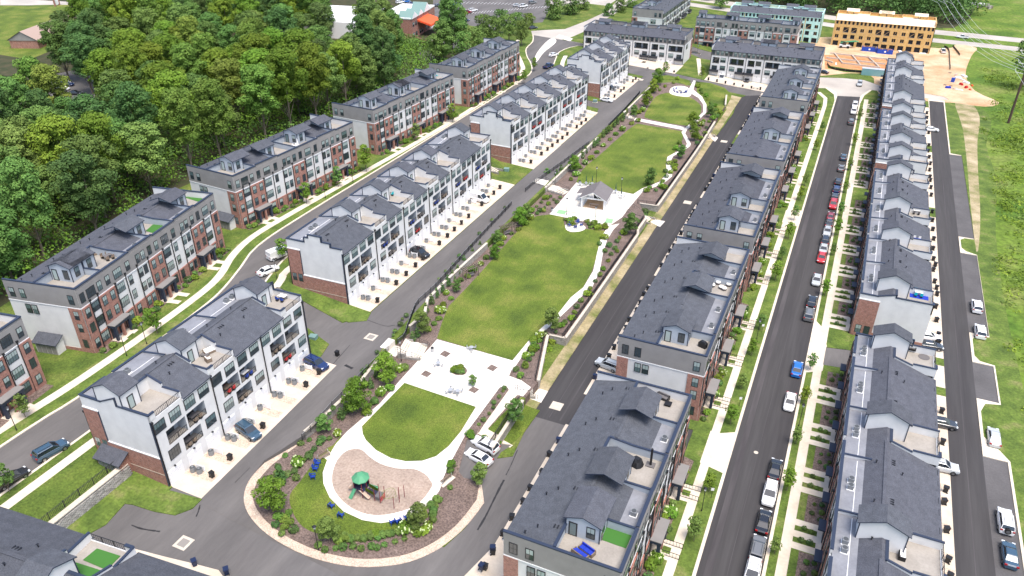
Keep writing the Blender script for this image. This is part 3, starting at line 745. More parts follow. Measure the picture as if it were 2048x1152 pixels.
def spout_mesh(h, off=0.18):
    m = MB(); m.box(-.07, .07, -off, -off + .13, 0.2, h, 'black_metal'); m.box(-.16, .16, -off - .12, -off + .16, h, h + .32, 'black_metal')
    return m.mesh('downspout')
SPC = {}
def spout(h):
    h = round(h, 1)
    if h not in SPC: SPC[h] = spout_mesh(h)
    return SPC[h]
def vent_cap():
    m = MB(); m.tube((0, 0, 0), (0, 0, .45), .06, 'black_metal', 6); m.box(-.12, .12, -.12, .12, .45, .52, 'black_metal'); return m.mesh('roof_vent')
VENT = vent_cap()
def vent_row():
    m = MB()
    for i in range(3): m.box(i * .42 - .52, i * .42 - .36, -.26, .26, .0, .09, 'black_metal')
    return m.mesh('roof_vent')
VENT3 = vent_row()
def roof_fan():
    m = MB(); m.box(-.45, .45, -.45, .45, 0, .10, 'trim_white'); m.box(-.36, .36, -.36, .36, .10, .75, 'ac_grey'); m.tube((0, 0, .75), (0, 0, .79), .3, 'ac_top', 10); return m.mesh('roof_fan')
RFAN = roof_fan()
ceil_mat = 'siding_white'

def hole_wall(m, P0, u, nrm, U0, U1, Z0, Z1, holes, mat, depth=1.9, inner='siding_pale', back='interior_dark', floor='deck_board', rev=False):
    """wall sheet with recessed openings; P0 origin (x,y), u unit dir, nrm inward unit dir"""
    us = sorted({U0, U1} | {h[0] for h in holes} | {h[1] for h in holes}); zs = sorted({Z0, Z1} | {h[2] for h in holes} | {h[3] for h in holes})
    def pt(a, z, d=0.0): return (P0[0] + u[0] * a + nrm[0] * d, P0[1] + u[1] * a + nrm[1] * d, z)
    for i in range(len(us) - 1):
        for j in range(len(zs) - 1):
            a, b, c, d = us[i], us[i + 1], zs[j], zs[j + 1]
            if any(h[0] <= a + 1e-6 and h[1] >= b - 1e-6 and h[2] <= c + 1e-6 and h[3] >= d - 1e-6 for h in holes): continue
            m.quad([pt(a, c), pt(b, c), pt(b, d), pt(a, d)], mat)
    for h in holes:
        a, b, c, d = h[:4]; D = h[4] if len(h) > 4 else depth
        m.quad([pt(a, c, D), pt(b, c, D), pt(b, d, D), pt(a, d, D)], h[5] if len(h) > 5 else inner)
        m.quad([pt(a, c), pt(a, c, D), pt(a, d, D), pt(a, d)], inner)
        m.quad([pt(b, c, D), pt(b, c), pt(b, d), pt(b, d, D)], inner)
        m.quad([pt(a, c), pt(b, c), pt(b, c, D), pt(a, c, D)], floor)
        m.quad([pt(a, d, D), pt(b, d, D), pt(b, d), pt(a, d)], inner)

ROWS = {}
SOUTH = {}
def row_building(key, label, origin, ang, L, D, kind, bays, H, unit, endstyle=('plain', 'plain'), front=None, rear=None, mats=None, group='rows of townhouses', cat='townhouses', base=-1.6, seps=None, zfront=0.0, wallm=('siding_white', 'siding_grey')):
    """local X runs along the row, Y from the garage side (0) to the street side (D). bays: (s0,s1,type,hutside)"""
    rr = random.Random(key)
    root = thing('townhouse_row', label, cat, origin, ang, group)
    ROWS[key] = root
    He, Hr, dr, dm, Hm, Hp, Hd = H['eave'], H['ridge'], H['dr'], H['dm'], H['mem'], H['par'], H['deck']
    WH, GY = wallm
    mt = {'shingle': 'shingle', 'membrane': 'membrane', 'coping': 'coping', 'deck': 'deck_board', 'hut': 'siding_pale'}
    mt.update(mats or {})
    def prof(d):
        if d <= dr: return He + (Hr - He) * d / dr
        if d <= dm: return Hr + (Hm - Hr) * (d - dr) / (dm - dr)
        return Hm - 0.25 * (d - dm) / (D - dm)
    A, B = (0.0, H['dd']) if kind == 'A' else (H['dd'], D - 0.25)
    wall, roof, cop, deck, mem, iw = MB(), MB(), MB(), MB(), MB(), MB()
    if kind == 'A' and not mats: mt['hut'] = WH
    t = 0.22
    # --- outer walls
    rearholes = []
    if rear: rearholes = rear(root, L, H, rr, bays)
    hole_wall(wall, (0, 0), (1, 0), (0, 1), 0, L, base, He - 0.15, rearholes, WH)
    for s0, s1, ty, hs in bays:
        if ty == 'D' and kind == 'A':
            wall.box(s0, s1, 0.0, t, He - .15, Hd + .12, WH)
    wall.quad([(L, D, base), (0, D, base), (0, D, Hd), (L, D, Hd)], WH)
    def endprof(sx, which):
        s_ = 0 if which == 0 else len(bays) - 1
        ty = bays[s_][2]
        if kind == 'A' and ty == 'S':
            hp = [(0, He + .85), (dr * .42, He + .85), (dr * .42, He + 1.6), (dr * .75, He + 1.6), (dr * .75, Hr + .35), (dr * 1.25, Hr + .35), (dr * 1.25, Hr - .35), (dm * .97, Hr - .35), (dm * .97, Hp), (D, Hp)]
            if He < 9.5: hp = [(0, He + .7), (dr * .5, He + .7 + (Hr - He) * .35), (dr * .5, Hr), (dr * 1.15, Hr), (dr * 1.15, Hp + .4), (dm, Hp + .4), (dm, Hp), (D, Hp)]
        elif kind == 'A': hp = [(0, Hp + H.get('dpar', 0)), (H['dd'] , Hp + H.get('dpar', 0)), (H['dd'], max(Hp, prof(H['dd']) + .2)), (dm, Hp), (D, Hp)]
        else: hp = [(0, Hp), (D, Hp)]
        return hp
    for which, sx in ((0, 0.0), (1, L)):
        hp = endprof(sx, which)
        x0, x1 = (0, t) if which == 0 else (L - t, L)
        for i in range(len(hp) - 1):
            (d0, h0), (d1, h1) = hp[i], hp[i + 1]
            if d1 - d0 < 1e-4: 
                hi, lo = max(h0, h1), min(h0, h1)
                cop.box(x0 - .08, x1 + .08, d0 - .11, d0 + .11, lo, hi + .12, mt['coping']); continue
            for a in ((x0, 1), (x1, -1)):
                pts = [(a[0], d0, base), (a[0], d1, base), (a[0], d1, h1), (a[0], d0, h0)]
                wall.quad(pts[::-1] if a[1] > 0 else pts, WH)
            n = cop
            b = [(x0 - .08, d0 - .05, h0), (x1 + .08, d0 - .05, h0), (x1 + .08, d1 + .05, h1), (x0 - .08, d1 + .05, h1)]
            up = [(p[0], p[1], p[2] + .16) for p in b]
            n.quad(b[::-1], mt['coping']); n.quad(up, mt['coping'])
            for q in range(4): n.quad([b[q], b[(q + 1) % 4], up[(q + 1) % 4], up[q]], mt['coping'])
        wall.quad([(x0, 0, base), (x1, 0, base), (x1, 0, hp[0][1]), (x0, 0, hp[0][1])], WH)
        wall.quad([(x1, D, base), (x0, D, base), (x0, D, hp[-1][1]), (x1, D, hp[-1][1])], WH)
    # front parapet
    for i, (s0, s1, ty, hs) in enumerate(bays):
        h = Hp if (kind == 'A' or H.get('flatfront')) else (Hp + (0.25 if ty == 'S' else 0.0))
        if kind == 'A':
            fr = s1 - 1.2 if (i % 2 == 0) else s1
            wall.box(s0 + .02, fr - .02, D - t, D + .003, Hd - .4, h, WH); cop.box(s0, fr, D - t - .1, D + .1, h, h + .14, mt['coping'])
            if fr < s1: wall.box(fr, s1, D - t, D + .003, Hd - .4, h - .75, WH)
        else:
            g0, g1 = (s0, s1)
            wall.box(s0 + .02, s1 - .02, D - t, D + .003, Hd - .4, h, GY); cop.box(s0, s1, D - t - .12, D + .12, h, h + .15, mt['coping'])
    # --- roofs
    def quadroof(s0, s1, d0, d1):
        if d1 - d0 < .01: return
        br = [d0] + [x for x in (dr, dm) if d0 < x < d1] + [d1]
        for a, b in zip(br[:-1], br[1:]):
            ismem = (a + b) / 2 > dm
            M = mem if ismem else roof
            za, zb = prof(a + 1e-6), prof(b - 1e-6)
            e0 = -0.32 if (a == 0) else a
            zz = za - (Hr - He) / dr * .32 if a == 0 else za
            M.quad([(s0, e0, zz), (s1, e0, zz), (s1, b, zb), (s0, b, zb)], mt['membrane'] if ismem else mt['shingle'])
            if a == 0:
                M.quad([(s0, e0, zz - .18), (s1, e0, zz - .18), (s1, e0, zz), (s0, e0, zz)], mt['coping'])
                M.quad([(s0, 0.02, zz - .18), (s1, 0.02, zz - .18), (s1, e0, zz - .18), (s0, e0, zz - .18)], 'trim_white')
    for i, (s0, s1, ty, hs) in enumerate(bays):
        a0 = s0 + (t if i == 0 else 0); a1 = s1 - (t if i == len(bays) - 1 else 0)
        if ty == 'S':
            quadroof(a0, a1, 0, D - t)
            roof.box(a0 + .1, a1 - .1, dr - .22, dr + .22, Hr - .02, Hr + .05, mt['shingle'])
        else:
            if A > 0: quadroof(a0, a1, 0, A)
            if B < D - .5: quadroof(a0, a1, B, D - t)
            deck.quad([(a0, A, Hd), (a1, A, Hd), (a1, B, Hd), (a0, B, Hd)], mt['deck'])
            e = A if A > 0 else B
            zt = prof(e)
            iw.box(a0, a1, e - (t if A > 0 else 0), e + (0 if A > 0 else t), Hd - .1, zt - .01, mt['hut'] if kind == 'B' else WH)
            cop.box(a0, a1, e - .2, e + .2, zt, zt + .12, mt['coping'])
            # side walls against neighbouring slopes
            for sd, nb in ((s0, i - 1), (s1, i + 1)):
                if nb < 0 or nb >= len(bays): continue
                if bays[nb][2] == 'D' and sd == s0: continue
                nd = bays[nb][2] == 'D'
                x0, x1 = sd - .1, sd + .1
                segs = []
                if kind == 'A':
                    hpd = Hp + H.get('dpar', 0)
                    if nd: segs = [(0, B, hpd, hpd)]
                    else:
                        k = B * .55
                        segs = [(0, k, max(hpd, He + .5), max(hpd, He + .5)), (k, B, prof(k) + .35, prof(B) + .25)]
                else:
                    k = A + (D - A) * .42
                    if nd: segs = [(A, D, Hp - .1, Hp - .1)]
                    else: segs = [(A, k, prof(A) + .12, prof(k) + .12), (k, D, Hp - .1, Hp - .1)]
                wm = mt['hut'] if kind == 'B' else WH
                for d0, d1, h0, h1 in segs:
                    for xx, sg in ((x0, 1), (x1, -1)):
                        pts = [(xx, d0, Hd - .2), (xx, d1, Hd - .2), (xx, d1, h1), (xx, d0, h0)]
                        iw.quad(pts[::-1] if sg > 0 else pts, wm)
                    iw.quad([(x0, d0, Hd - .2), (x1, d0, Hd - .2), (x1, d0, h0), (x0, d0, h0)], wm)
                    b = [(x0 - .06, d0, h0), (x1 + .06, d0, h0), (x1 + .06, d1, h1), (x0 - .06, d1, h1)]; up = [(p[0], p[1], p[2] + .12) for p in b]
                    cop.quad(up, mt['coping'])
                    for q in range(4): cop.quad([b[q], b[(q + 1) % 4], up[(q + 1) % 4], up[q]], mt['coping'])
            # rear railing and coping of deck (kind A)
            if kind == 'A':
                hpd = Hp + H.get('dpar', 0)
                iw.box(s0, s0 + 1.1, 0, t, Hd, hpd, WH); cop.box(s0, s0 + 1.1, -.08, t + .08, hpd, hpd + .14, mt['coping'])
                part('railing', railm(s1 - s0 - 1.2, 1.0), root, (s0 + 1.15, .1, Hd + .1))
    if seps:
        for s in seps:
            zb = prof(dm)
            iw.quad([(s - .08, dm - .8, zb + .3), (s - .08, D, zb - .5), (s - .08, D, Hp), (s - .08, dm - .8, zb + .45)], WH)
            iw.quad([(s + .08, D, zb - .5), (s + .08, dm - .8, zb + .3), (s + .08, dm - .8, zb + .45), (s + .08, D, Hp)], WH)
            b = [(s - .15, dm - .8, zb + .45), (s + .15, dm - .8, zb + .45), (s + .15, D, Hp), (s - .15, D, Hp)]; up = [(p[0], p[1], p[2] + .12) for p in b]
            cop.quad(up, mt['coping'])
            for q in range(4): cop.quad([b[q], b[(q + 1) % 4], up[(q + 1) % 4], up[q]], mt['coping'])
    wall.build('wall', root); roof.build_split('roof', root); mem.build_split('flat_roof', root); deck.build_split('roof_deck', root); iw.build_split('deck_wall', root); cop.build_split('coping', root)
    # --- roof huts
    for i, (s0, s1, ty, hs) in enumerate(bays):
        if ty != 'D' or not hs: continue
        ln = H.get('hutlen', 2.9)
        h0, h1 = H['hut']; he, hr = H['hute'], H['hutr']
        if hs in ('h', 'H'): a0, a1, fs = s1 - ln + .1, s1 - .12, -1     # hut at the high end, opening towards the low end
        else: a0, a1, fs = s0 + .12, s0 + ln - .1, 1
        m = MB(); mid = (h0 + h1) / 2; zb = Hd - .1
        m.box(a0, a1, h0, h1, zb, he, mt['hut'], skip='t')
        for sx, o in ((a0, 1), (a1, -1)):
            pts = [(sx, h0, he), (sx, h1, he), (sx, mid, hr)]
            m.quad(pts[::-1] if o > 0 else pts, mt['hut'])
        for c, dd in ((h0, -1), (h1, 1)):
            for sx in (a0, a1): m.box(sx - .06, sx + .06, c - .06, c + .06, zb, he, 'coping')
        hut = m.build('stair_house', root)
        r = MB(); o = .3
        back = 2.4 if H.get('hutback') else .2
        b0, b1 = (a0 - o, a1 + back) if fs < 0 else (a0 - back, a1 + o)
        if b0 < 0: b0 = 0 - .05
        if b1 > L: b1 = L + .05
        sl = (hr - he) / (mid - h0)
        for q in (0, 1):
            y0 = h0 - o if q == 0 else h1 + o; zz = he - sl * o
            pts = [(b0, y0, zz), (b1, y0, zz), (b1, mid, hr), (b0, mid, hr)]
            top = [(p[0], p[1], p[2] + .14) for p in pts]
            if q: pts.reverse(); top.reverse()
            r.quad(top, mt['shingle']); r.quad(pts[::-1], 'trim_white')
            for k in range(4): r.quad([pts[k], pts[(k + 1) % 4], top[(k + 1) % 4], top[k]], mt['coping'])
        r.build('roof', hut)
        fx = a0 if fs < 0 else a1
        if H.get('hutdoor', True):
            rz = -PI / 2 if fs < 0 else PI / 2
            yy = (h0 + .9, h1 - 1.1)
            part('door', DOORM[i % 2], hut, (fx, yy[0] if kind == 'B' else yy[1], Hd), rz)
            part('window', WM['s'][rr.randrange(4)], hut, (fx, yy[1] if kind == 'B' else yy[0] + .3, Hd + .5), rz)
        if kind == 'A': part('door', DOORM[1], hut, ((a0 + a1) / 2, h0, Hd), 0)
        else: part('window', WM['s'][1], hut, ((a0 + a1) / 2, h1, Hd + .6), PI)
    # vents on the shingles, fans on the flat strip
    for i, (s0, s1, ty, hs) in enumerate(bays):
        if mt['shingle'] != 'shingle': break
        k = max(1, int((s1 - s0) / 5.5))
        for q in range(k):
            s = s0 + (s1 - s0) * (q + .5) / k + rr.uniform(-.8, .8)
            if kind == 'A':
                part('roof_vent', VENT, root, (s, dr + 1.1, prof(dr + 1.1) - .05))
                if ty == 'S': part('roof_vent', VENT3, root, (s + .7, dr - 1.0, prof(dr - 1.0) + .01))
                if ty == 'S': part('roof_vent', VENT, root, (s - .9, dr - 2.2, prof(dr - 2.2) - .05))
            else:
                part('roof_vent', VENT, root, (s, 3.2, prof(3.2) - .05)); part('roof_vent', VENT, root, (s + 1.2, 2.1, prof(2.1) - .05))
                part('roof_vent', VENT3, root, (s - .5, dr - 1.6, prof(dr - 1.6) + .01), PI / 2)
                if ty == 'S': part('roof_fan', RFAN, root, (s, D - 1.3, prof(D - 1.3)))
    if seps is not None and kind == 'A':
        ss = [0] + sorted(seps) + [L]
        for a, b in zip(ss[:-1], ss[1:]):
            if b - a > 5:
                o_ = MB(); o_.box(a + .5, b - .5, dm + .9, dm + .97, prof(dm + .9), prof(dm + .9) + .03, 'trim_white'); o_.build('roof_seam', root)
                part('roof_fan', RFAN, root, ((a + b) / 2 - .7, dm + 1.5, prof(dm + 1.5))); part('roof_fan', RFAN, root, ((a + b) / 2 + .7, dm + 1.5, prof(dm + 1.5)))
    if front: front(root, L, D, H, rr, bays)
    for which, st in enumerate(endstyle): end_wall(root, which, st, L, D, H, rr, wallm)
    return root

def end_wall(root, which, st, L, D, H, rr, wallm):
    """trim, brick and windows of an end wall; st = style name"""
    if st == 'plain': return
    x = -0.004 if which == 0 else L + .004
    s = -1 if which == 0 else 1
    def pan(nm, d0, d1, z0, z1, mat, th=.06):
        m = MB(); m.box(min(x, x + s * th), max(x, x + s * th), d0, d1, z0, z1, mat); m.build(nm, root)
    def win(d, z, k='s'):
        o = part('window', WM[k][rr.randrange(6)], root, (x + s * .07, d, z), -PI / 2 if which == 0 else PI / 2)
    Hp = H['par']
    if st == 'B':       # grey top storey, white below, brick corners (type B)
        pan('grey_panel', 0.05, D - .02, 9.2, Hp - .03, 'siding_grey'); pan('trim', 0.0, D + .02, 9.02, 9.2, 'trim_white', .09)
        pan('brick_corner', D - 2.5, D - .02, -1.6, 9.02, 'brick', .12)
        pan('brick_base', 0.0, D - 2.5, -1.6, .75, 'brick', .10)
        win(D - 1.2, 1.1); win(D - 1.2, 4.3); win(D - 1.2, 7.1 - .3); win(D - 1.3, 9.9)
        win(1.3, 9.9); win(3.4, 9.9); win(3.6, 6.9); win(4.9, 6.9)
    if st == 'BR':      # same with the brick corner on the garage side too
        end_wall(root, which, 'B', L, D, H, rr, wallm)
        pan('brick_corner', 0.02, 1.9, -1.6, 9.02, 'brick', .12)
    if st == 'W':       # white siding over brick base and brick street corner
        m = MB(); pan('brick_corner', D - 2.9, D - .02, -1.6, Hp - 2.0, 'brick', .12); pan('brick_base', 0.02, D - 2.9, -1.6, 5.2, 'brick', .10)
        pan('trim', 0.0, D - 2.9, 5.2, 5.37, 'trim_white', .12); pan('trim', D - 2.9, D + .02, Hp - 2.0, Hp - 1.83, 'trim_white', .14)
        pan('corner_trim', -.12, .02, -1, H['eave'], 'coping', .12); pan('corner_trim', D - 3.0, D - 2.88, 5.37, Hp - 2.0, 'coping', .13)
        pan('brick_band', .03, D - 2.9, 2.2, 2.28, 'stone_cap', .13)
        win(D - .8, 3.7); win(D - 2.2, 3.7)
    if st == 'Q':
        pan('brick_corner', D - 3.6, D - .02, -1.6, Hp - 1.1, 'brick', .12); pan('brick_base', 0.02, D - 3.6, -1.6, 1.4, 'brick', .10)
        pan('trim', D - 3.6, D + .02, Hp - 1.1, Hp - .95, 'trim_white', .14)
        win(D - 1.1, .9); win(D - 2.6, .9)

# --- facades of the rows
def wput(root, s, z, k, rr, y=0.0, rz=0.0, sill=False):
    o = part('window', WM[k][rr.randrange(6)], root, (s, y, z), rz)
    if sill: part('sill', SILL[k], o)
def rear_white(unit, mirror=False):
    def fn(root, L, H, rr, bays):
        holes = []; n = max(1, round(L / unit)); M = L / n
        for i in range(n):
            s = i * M
            for q in (.11, .36, .61, .86): wput(root, s + M * q, 9.35, 'd', rr, -.02)
            c = (.17, .83) if not (i == 0 and n == 6) else (.12, .86)
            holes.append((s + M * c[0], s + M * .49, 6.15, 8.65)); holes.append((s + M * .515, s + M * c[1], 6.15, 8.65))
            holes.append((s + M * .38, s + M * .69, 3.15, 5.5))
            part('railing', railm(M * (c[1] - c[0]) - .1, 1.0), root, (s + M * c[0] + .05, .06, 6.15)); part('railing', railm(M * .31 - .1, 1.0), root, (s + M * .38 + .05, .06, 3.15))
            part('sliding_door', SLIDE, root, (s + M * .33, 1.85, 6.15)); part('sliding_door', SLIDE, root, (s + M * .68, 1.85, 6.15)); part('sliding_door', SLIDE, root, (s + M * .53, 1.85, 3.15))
            wput(root, s + M * .21, 3.75, 'd', rr, -.02); wput(root, s + M * .86, 3.75, 'd', rr, -.02)
            for q in (.15, .49, .83): part('garage_door', GAR, root, (s + M * q, -.01, 0.05))
            part('downspout', spout(H['eave'] - .4), root, (s + .12, 0, 0), 0)
        part('downspout', spout(H['eave'] - .4), root, (L - .12, 0, 0), 0)
        return holes
    return fn
def furnish_loggias(): pass
def balcony():
    m = MB(); m.box(-1.7, 1.7, -1.3, 0, -.22, 0, 'siding_grey'); m.box(-1.7, 1.7, -1.3, -1.25, 0, .95, 'interior_dark')
    m.box(-1.7, -1.65, -1.3, 0, 0, .95, 'interior_dark'); m.box(1.65, 1.7, -1.3, 0, 0, .95, 'interior_dark')
    m.box(-1.55, -1.43, -1.2, -1.08, -2.9, -.2, 'siding_grey'); m.box(1.43, 1.55, -1.2, -1.08, -2.9, -.2, 'siding_grey'); return m.mesh('balcony')
BALC = balcony()
def rear_grey(unit, stage=None):
    def fn(root, L, H, rr, bays):
        holes = []; n = max(1, round(L / unit)); M = L / n
        if stage is None:
            m = MB(); m.box(.01, L - .01, -.07, -.004, 9.2, H['eave'] - .3, 'siding_grey'); m.build('grey_panel', root)
        for i in range(n):
            s = i * M
            for q in (.13, .38, .63, .87):
                if stage: holes.append((s + M * q - .45, s + M * q + .45, 9.6, 11.1, .5, 'interior_dark'))
                else: wput(root, s + M * q, 9.6, 's', rr, -.09)
            if stage:
                a = i % 2
                for (u0, u1, z0, z1) in (((.08, .42, 6.1, 8.4) if a else (.58, .92, 6.1, 8.4)), ((.64, .86, 6.6, 8.1) if a else (.14, .36, 6.6, 8.1)), ((.10, .36, 3.4, 5.2) if a else (.64, .9, 3.4, 5.2)), ((.64, .86, 3.6, 5.1) if a else (.14, .36, 3.6, 5.1)), (.08, .42, 0, 2.3), (.58, .92, 0, 2.3)):
                    holes.append((s + M * u0, s + M * u1, z0, z1, .9, 'interior_dark'))
                m = MB()
                for u0 in ((.08, .58)[1 - a],): 
                    m.tube((s + M * u0, -.02, 6.2), (s + M * (u0 + .34), -.02, 8.2), .07, 'lumber', 4)
                for u0 in ((.64, .14)[1 - a],):
                    for zz in (3.6, 6.6): m.box(s + M * (u0 + .11) - .05, s + M * (u0 + .11) + .05, -.03, .05, zz, zz + 1.5, 'lumber')
                m.box(s + M * .08, s + M * .92, -.05, .0, 6.05, 6.12, 'lumber')
                m.build('stud_framing', root)
                b = MB(); b.box(s - .18, s + .18, -.03, -.004, 0, H['eave'] - .3, 'lumber'); b.build('sheathing_seam', root)
                continue
            wide = (i % 2 == 1)
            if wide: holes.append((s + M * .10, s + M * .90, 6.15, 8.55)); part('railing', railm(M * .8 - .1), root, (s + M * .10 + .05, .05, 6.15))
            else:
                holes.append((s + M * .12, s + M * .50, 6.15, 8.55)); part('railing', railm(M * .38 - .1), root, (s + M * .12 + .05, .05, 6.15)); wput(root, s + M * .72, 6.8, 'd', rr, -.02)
            part('sliding_door', SLIDE, root, (s + M * .3, 1.85, 6.15))
            if wide: part('sliding_door', SLIDE, root, (s + M * .7, 1.85, 6.15))
            bq, wq = (.27, .74) if not wide else (.74, .27)
            part('balcony', BALC, root, (s + M * bq, 0, 3.1)); part('sliding_door', SLIDE, root, (s + M * bq, -.02, 3.1))
            wput(root, s + M * wq, 3.75, 'd', rr, -.02)
            for q in (.27, .74): part('garage_door', GAR, root, (s + M * q, -.01, 0.05))
            part('downspout', spout(H['eave'] - .5), root, (s + .1, 0, 0), 0)
        if not stage: part('downspout', spout(H['eave'] - .5), root, (L - .1, 0, 0), 0)
        return holes
    return fn
def porch_mesh(w_=4.2):
    m = MB(); m.box(-w_ / 2, w_ / 2, -1.5, 0, 2.75, 3.3, 'coping'); m.box(-w_ / 2 - .1, w_ / 2 + .1, -1.6, 0, 3.3, 3.42, 'siding_grey')
    for x in (-w_ / 2 + .3, w_ / 2 - .3, 0): m.box(x - .22, x + .22, -1.4, -.95, 0, 2.75, 'brick' if x == 0 else 'coping')
    return m.mesh('entrance_porch')
PORCH = porch_mesh()
def entry_mesh():
    m = MB(); m.box(-.65, .65, -.10, 0.0, 0, 2.5, 'interior_dark'); m.box(-.5, .5, -.13, -.10, .05, 2.2, 'coping'); return m.mesh('entrance_door')
ENTRY = entry_mesh()
def front_brick(unit, visible=True, stage=False):
    """street front of type B: brick, white, brick with porch, white; grey top storey"""
    def fn(root, L, D, H, rr, bays):
        n = 3; M = L / n
        m = MB(); m.box(0.01, L - .01, D + .004, D + .09, 9.2, H['par'] - .35, 'siding_grey'); m.build('grey_panel', root)
        m = MB(); m.box(0.0, L, D + .004, D + .12, 9.02, 9.2, 'trim_white'); m.build('trim', root)
        m = MB(); m.box(0.01, L - .01, D + .005, D + .16, -1.6, 2.95, 'brick'); m.build('brick_base', root)
        for i in range(n):
            s = i * M
            cols = [(0, .17, 'w' if i else 'b', [.5], 's'), (.17, .40, 'w', [.5], 'd'), (.40, .70, 'b', [.25, .75], 's'), (.70, .93, 'w', [.3, .75], 's'), (.93, 1.0, 'b' if i == n - 1 else 'w', [.5], 's' if i == n - 1 else '')]
            if i == 0: cols[0] = (0, .17, 'b', [.5], 's')
            if i == n - 1: cols[3] = (.70, .86, 'w', [.5], 'd'); cols[4] = (.86, 1.0, 'b', [.5], 's')
            for a, b, ty, ws, k in cols:
                s0, s1 = s + a * M, s + b * M
                if ty == 'b':
                    q = MB(); q.box(s0 + .02, s1 - .02, D + .16, D + .30, -1.6 if not (a == .40) else 3.0, 9.05, 'brick'); q.build('brick_panel', root); y = D + .30
                else: y = D + .004
                for u in ws:
                    x = s0 + (s1 - s0) * u
                    for z in ((.95, 4.1, 7.0, 9.95) if a != .40 else (4.1, 7.0, 9.95)):
                        if not k: continue
                        yy = y if z < 9 else D + .09
                        if z < 2 and ty == 'w': yy = D + .16
                        wput(root, x, z, k, rr, yy, PI, sill=False)
                if a > 0.01: part('downspout', spout(9.6 if a != .40 else 9.3), root, (s0, y + .02, 0), PI)
            c = s + .55 * M
            part('entrance_porch', PORCH, root, (c, D + .2, 0), PI)
            part('entrance_door', ENTRY, root, (c - 1, D + .16, 0), PI); part('entrance_door', ENTRY, root, (c + 1, D + .16, 0), PI)
    return fn
def front_simple(unit, top, floors):
    def fn(root, L, D, H, rr, bays):
        n = max(1, round(L / unit)); M = L / n
        for i in range(n):
            s = i * M
            q = MB(); q.box(s + .04, s + M - .04, D + .004, D + .14, -1.6, top if i % 2 else 3.1, 'brick'); q.build('brick_panel', root)
            for z in floors:
                for u in (.27, .72):
                    if z < 2 and u > .5:
                        part('entrance_door', ENTRY, root, (s + M * u, D + .14, 0), PI); continue
                    wput(root, s + M * u, z, 's', rr, D + (.15 if (i % 2 or z < 2.5) else .01), PI)
            cn = MB(); cn.box(s + M * .55, s + M * .92, D + .1, D + 1.1, 2.55, 2.75, 'coping'); cn.build('door_canopy', root)
            part('downspout', spout(top), root, (s + .1, D + .15, 0), PI)
    return fn

HB = dict(eave=11.4, ridge=13.3, dr=7.2, dm=11.8, mem=12.15, par=12.9, deck=11.55, dd=6.3, hut=(6.3, 10.5), hute=14.3, hutr=15.1, hutlen=3.0, hutback=True)
HA = dict(eave=11.8, ridge=14.1, dr=5.9, dm=8.6, mem=12.9, par=12.7, dpar=0.1, deck=11.75, dd=5.6, hut=(4.6, 9.3), hute=15.0, hutr=16.1, hutlen=3.2, hutdoor=False, hutback=False)
HQ = dict(eave=7.7, ridge=10.2, dr=7.0, dm=9.4, mem=9.0, par=9.2, dpar=0.4, deck=8.35, dd=6.4, hut=(4.4, 9.8), hute=11.7, hutr=12.9, hutlen=2.9, hutback=False, hutdoor=False)
def eq(L, types):
    n = len(types); return [(i * L / n, (i + 1) * L / n, t_[0], t_[1:] or '') for i, t_ in enumerate(types)]
def anglerow(p0, p1): return math.atan2(p1[1] - p0[1], p1[0] - p0[0])
def rear_plain(root, L, H, rr, bays):
    n = round(L / 7); M = L / n
    for i in range(n):
        for q in (.27, .74): part('garage_door', GAR, root, ((i + q) * M, -.01, .05))
        for z in (3.75, 6.8, 9.6):
            for q in (.25, .75): wput(root, (i + q) * M, z, 'd' if z < 9 else 's', rr, -.02)
    return []
# brick-fronted rows on the west side of the street (front faces east; local X runs south)
def rowL(key, label, fS, fN, types, H=HB, z=2.5, D=14.3):
    """fS,fN street-side front corners south and north"""
    ang = anglerow(fN, fS); L = math.dist(fS, fN)
    dx, dy = -math.sin(ang) * D, math.cos(ang) * D
    org = (fN[0] - dx, fN[1] - dy, z)
    row_building(key, label, org, ang, L, D, 'B', eq(L, types[::-1]), H, L / len(types), ('B', 'BR' if z < 0 else 'B'), front=front_brick(13.4), rear=rear_plain)
    return org, ang, L
# hut side flag: 'h' = hut at the low-X/high-X end. local X runs south, so a hut on the north side of its bay is 'l' (opens south = +X)
Dn, Dm_, S_ = 'Dl', 'Dh', 'S'      # Dn: hut north, opens to the south ; Dm_: hut south, opens to the north
rowL('L0', 'brick and white townhouse row cut off by the left edge of the photo', (-105.0, 22.0), (-111.3, 60.8), [Dn, S_, Dn, Dm_, S_, Dm_])
rowL('L1', 'nearest full brick-fronted townhouse row on the left with green turf roof decks', (-110.9, 70.2), (-118.4, 110.3), [Dn, Dm_, S_, Dm_, S_, Dm_])
rowL('L2', 'second brick-fronted row from the left edge, beyond the row with turf decks', (-121.2, 119.3), (-118.4, 161.4), [Dn, S_, Dm_, Dn, S_, Dm_])
rowL('L3', 'third brick-fronted row back, with bright blue loungers on its far roof deck', (-119.2, 172.2), (-116.5, 213.6), [Dn, S_, Dn, Dm_, S_, Dm_])
rowL('L4', 'farthest brick-fronted row in the line, ending beside the curved street', (-115.8, 222.2), (-115.4, 262.6), [Dn, S_, Dn, S_, Dn, S_])
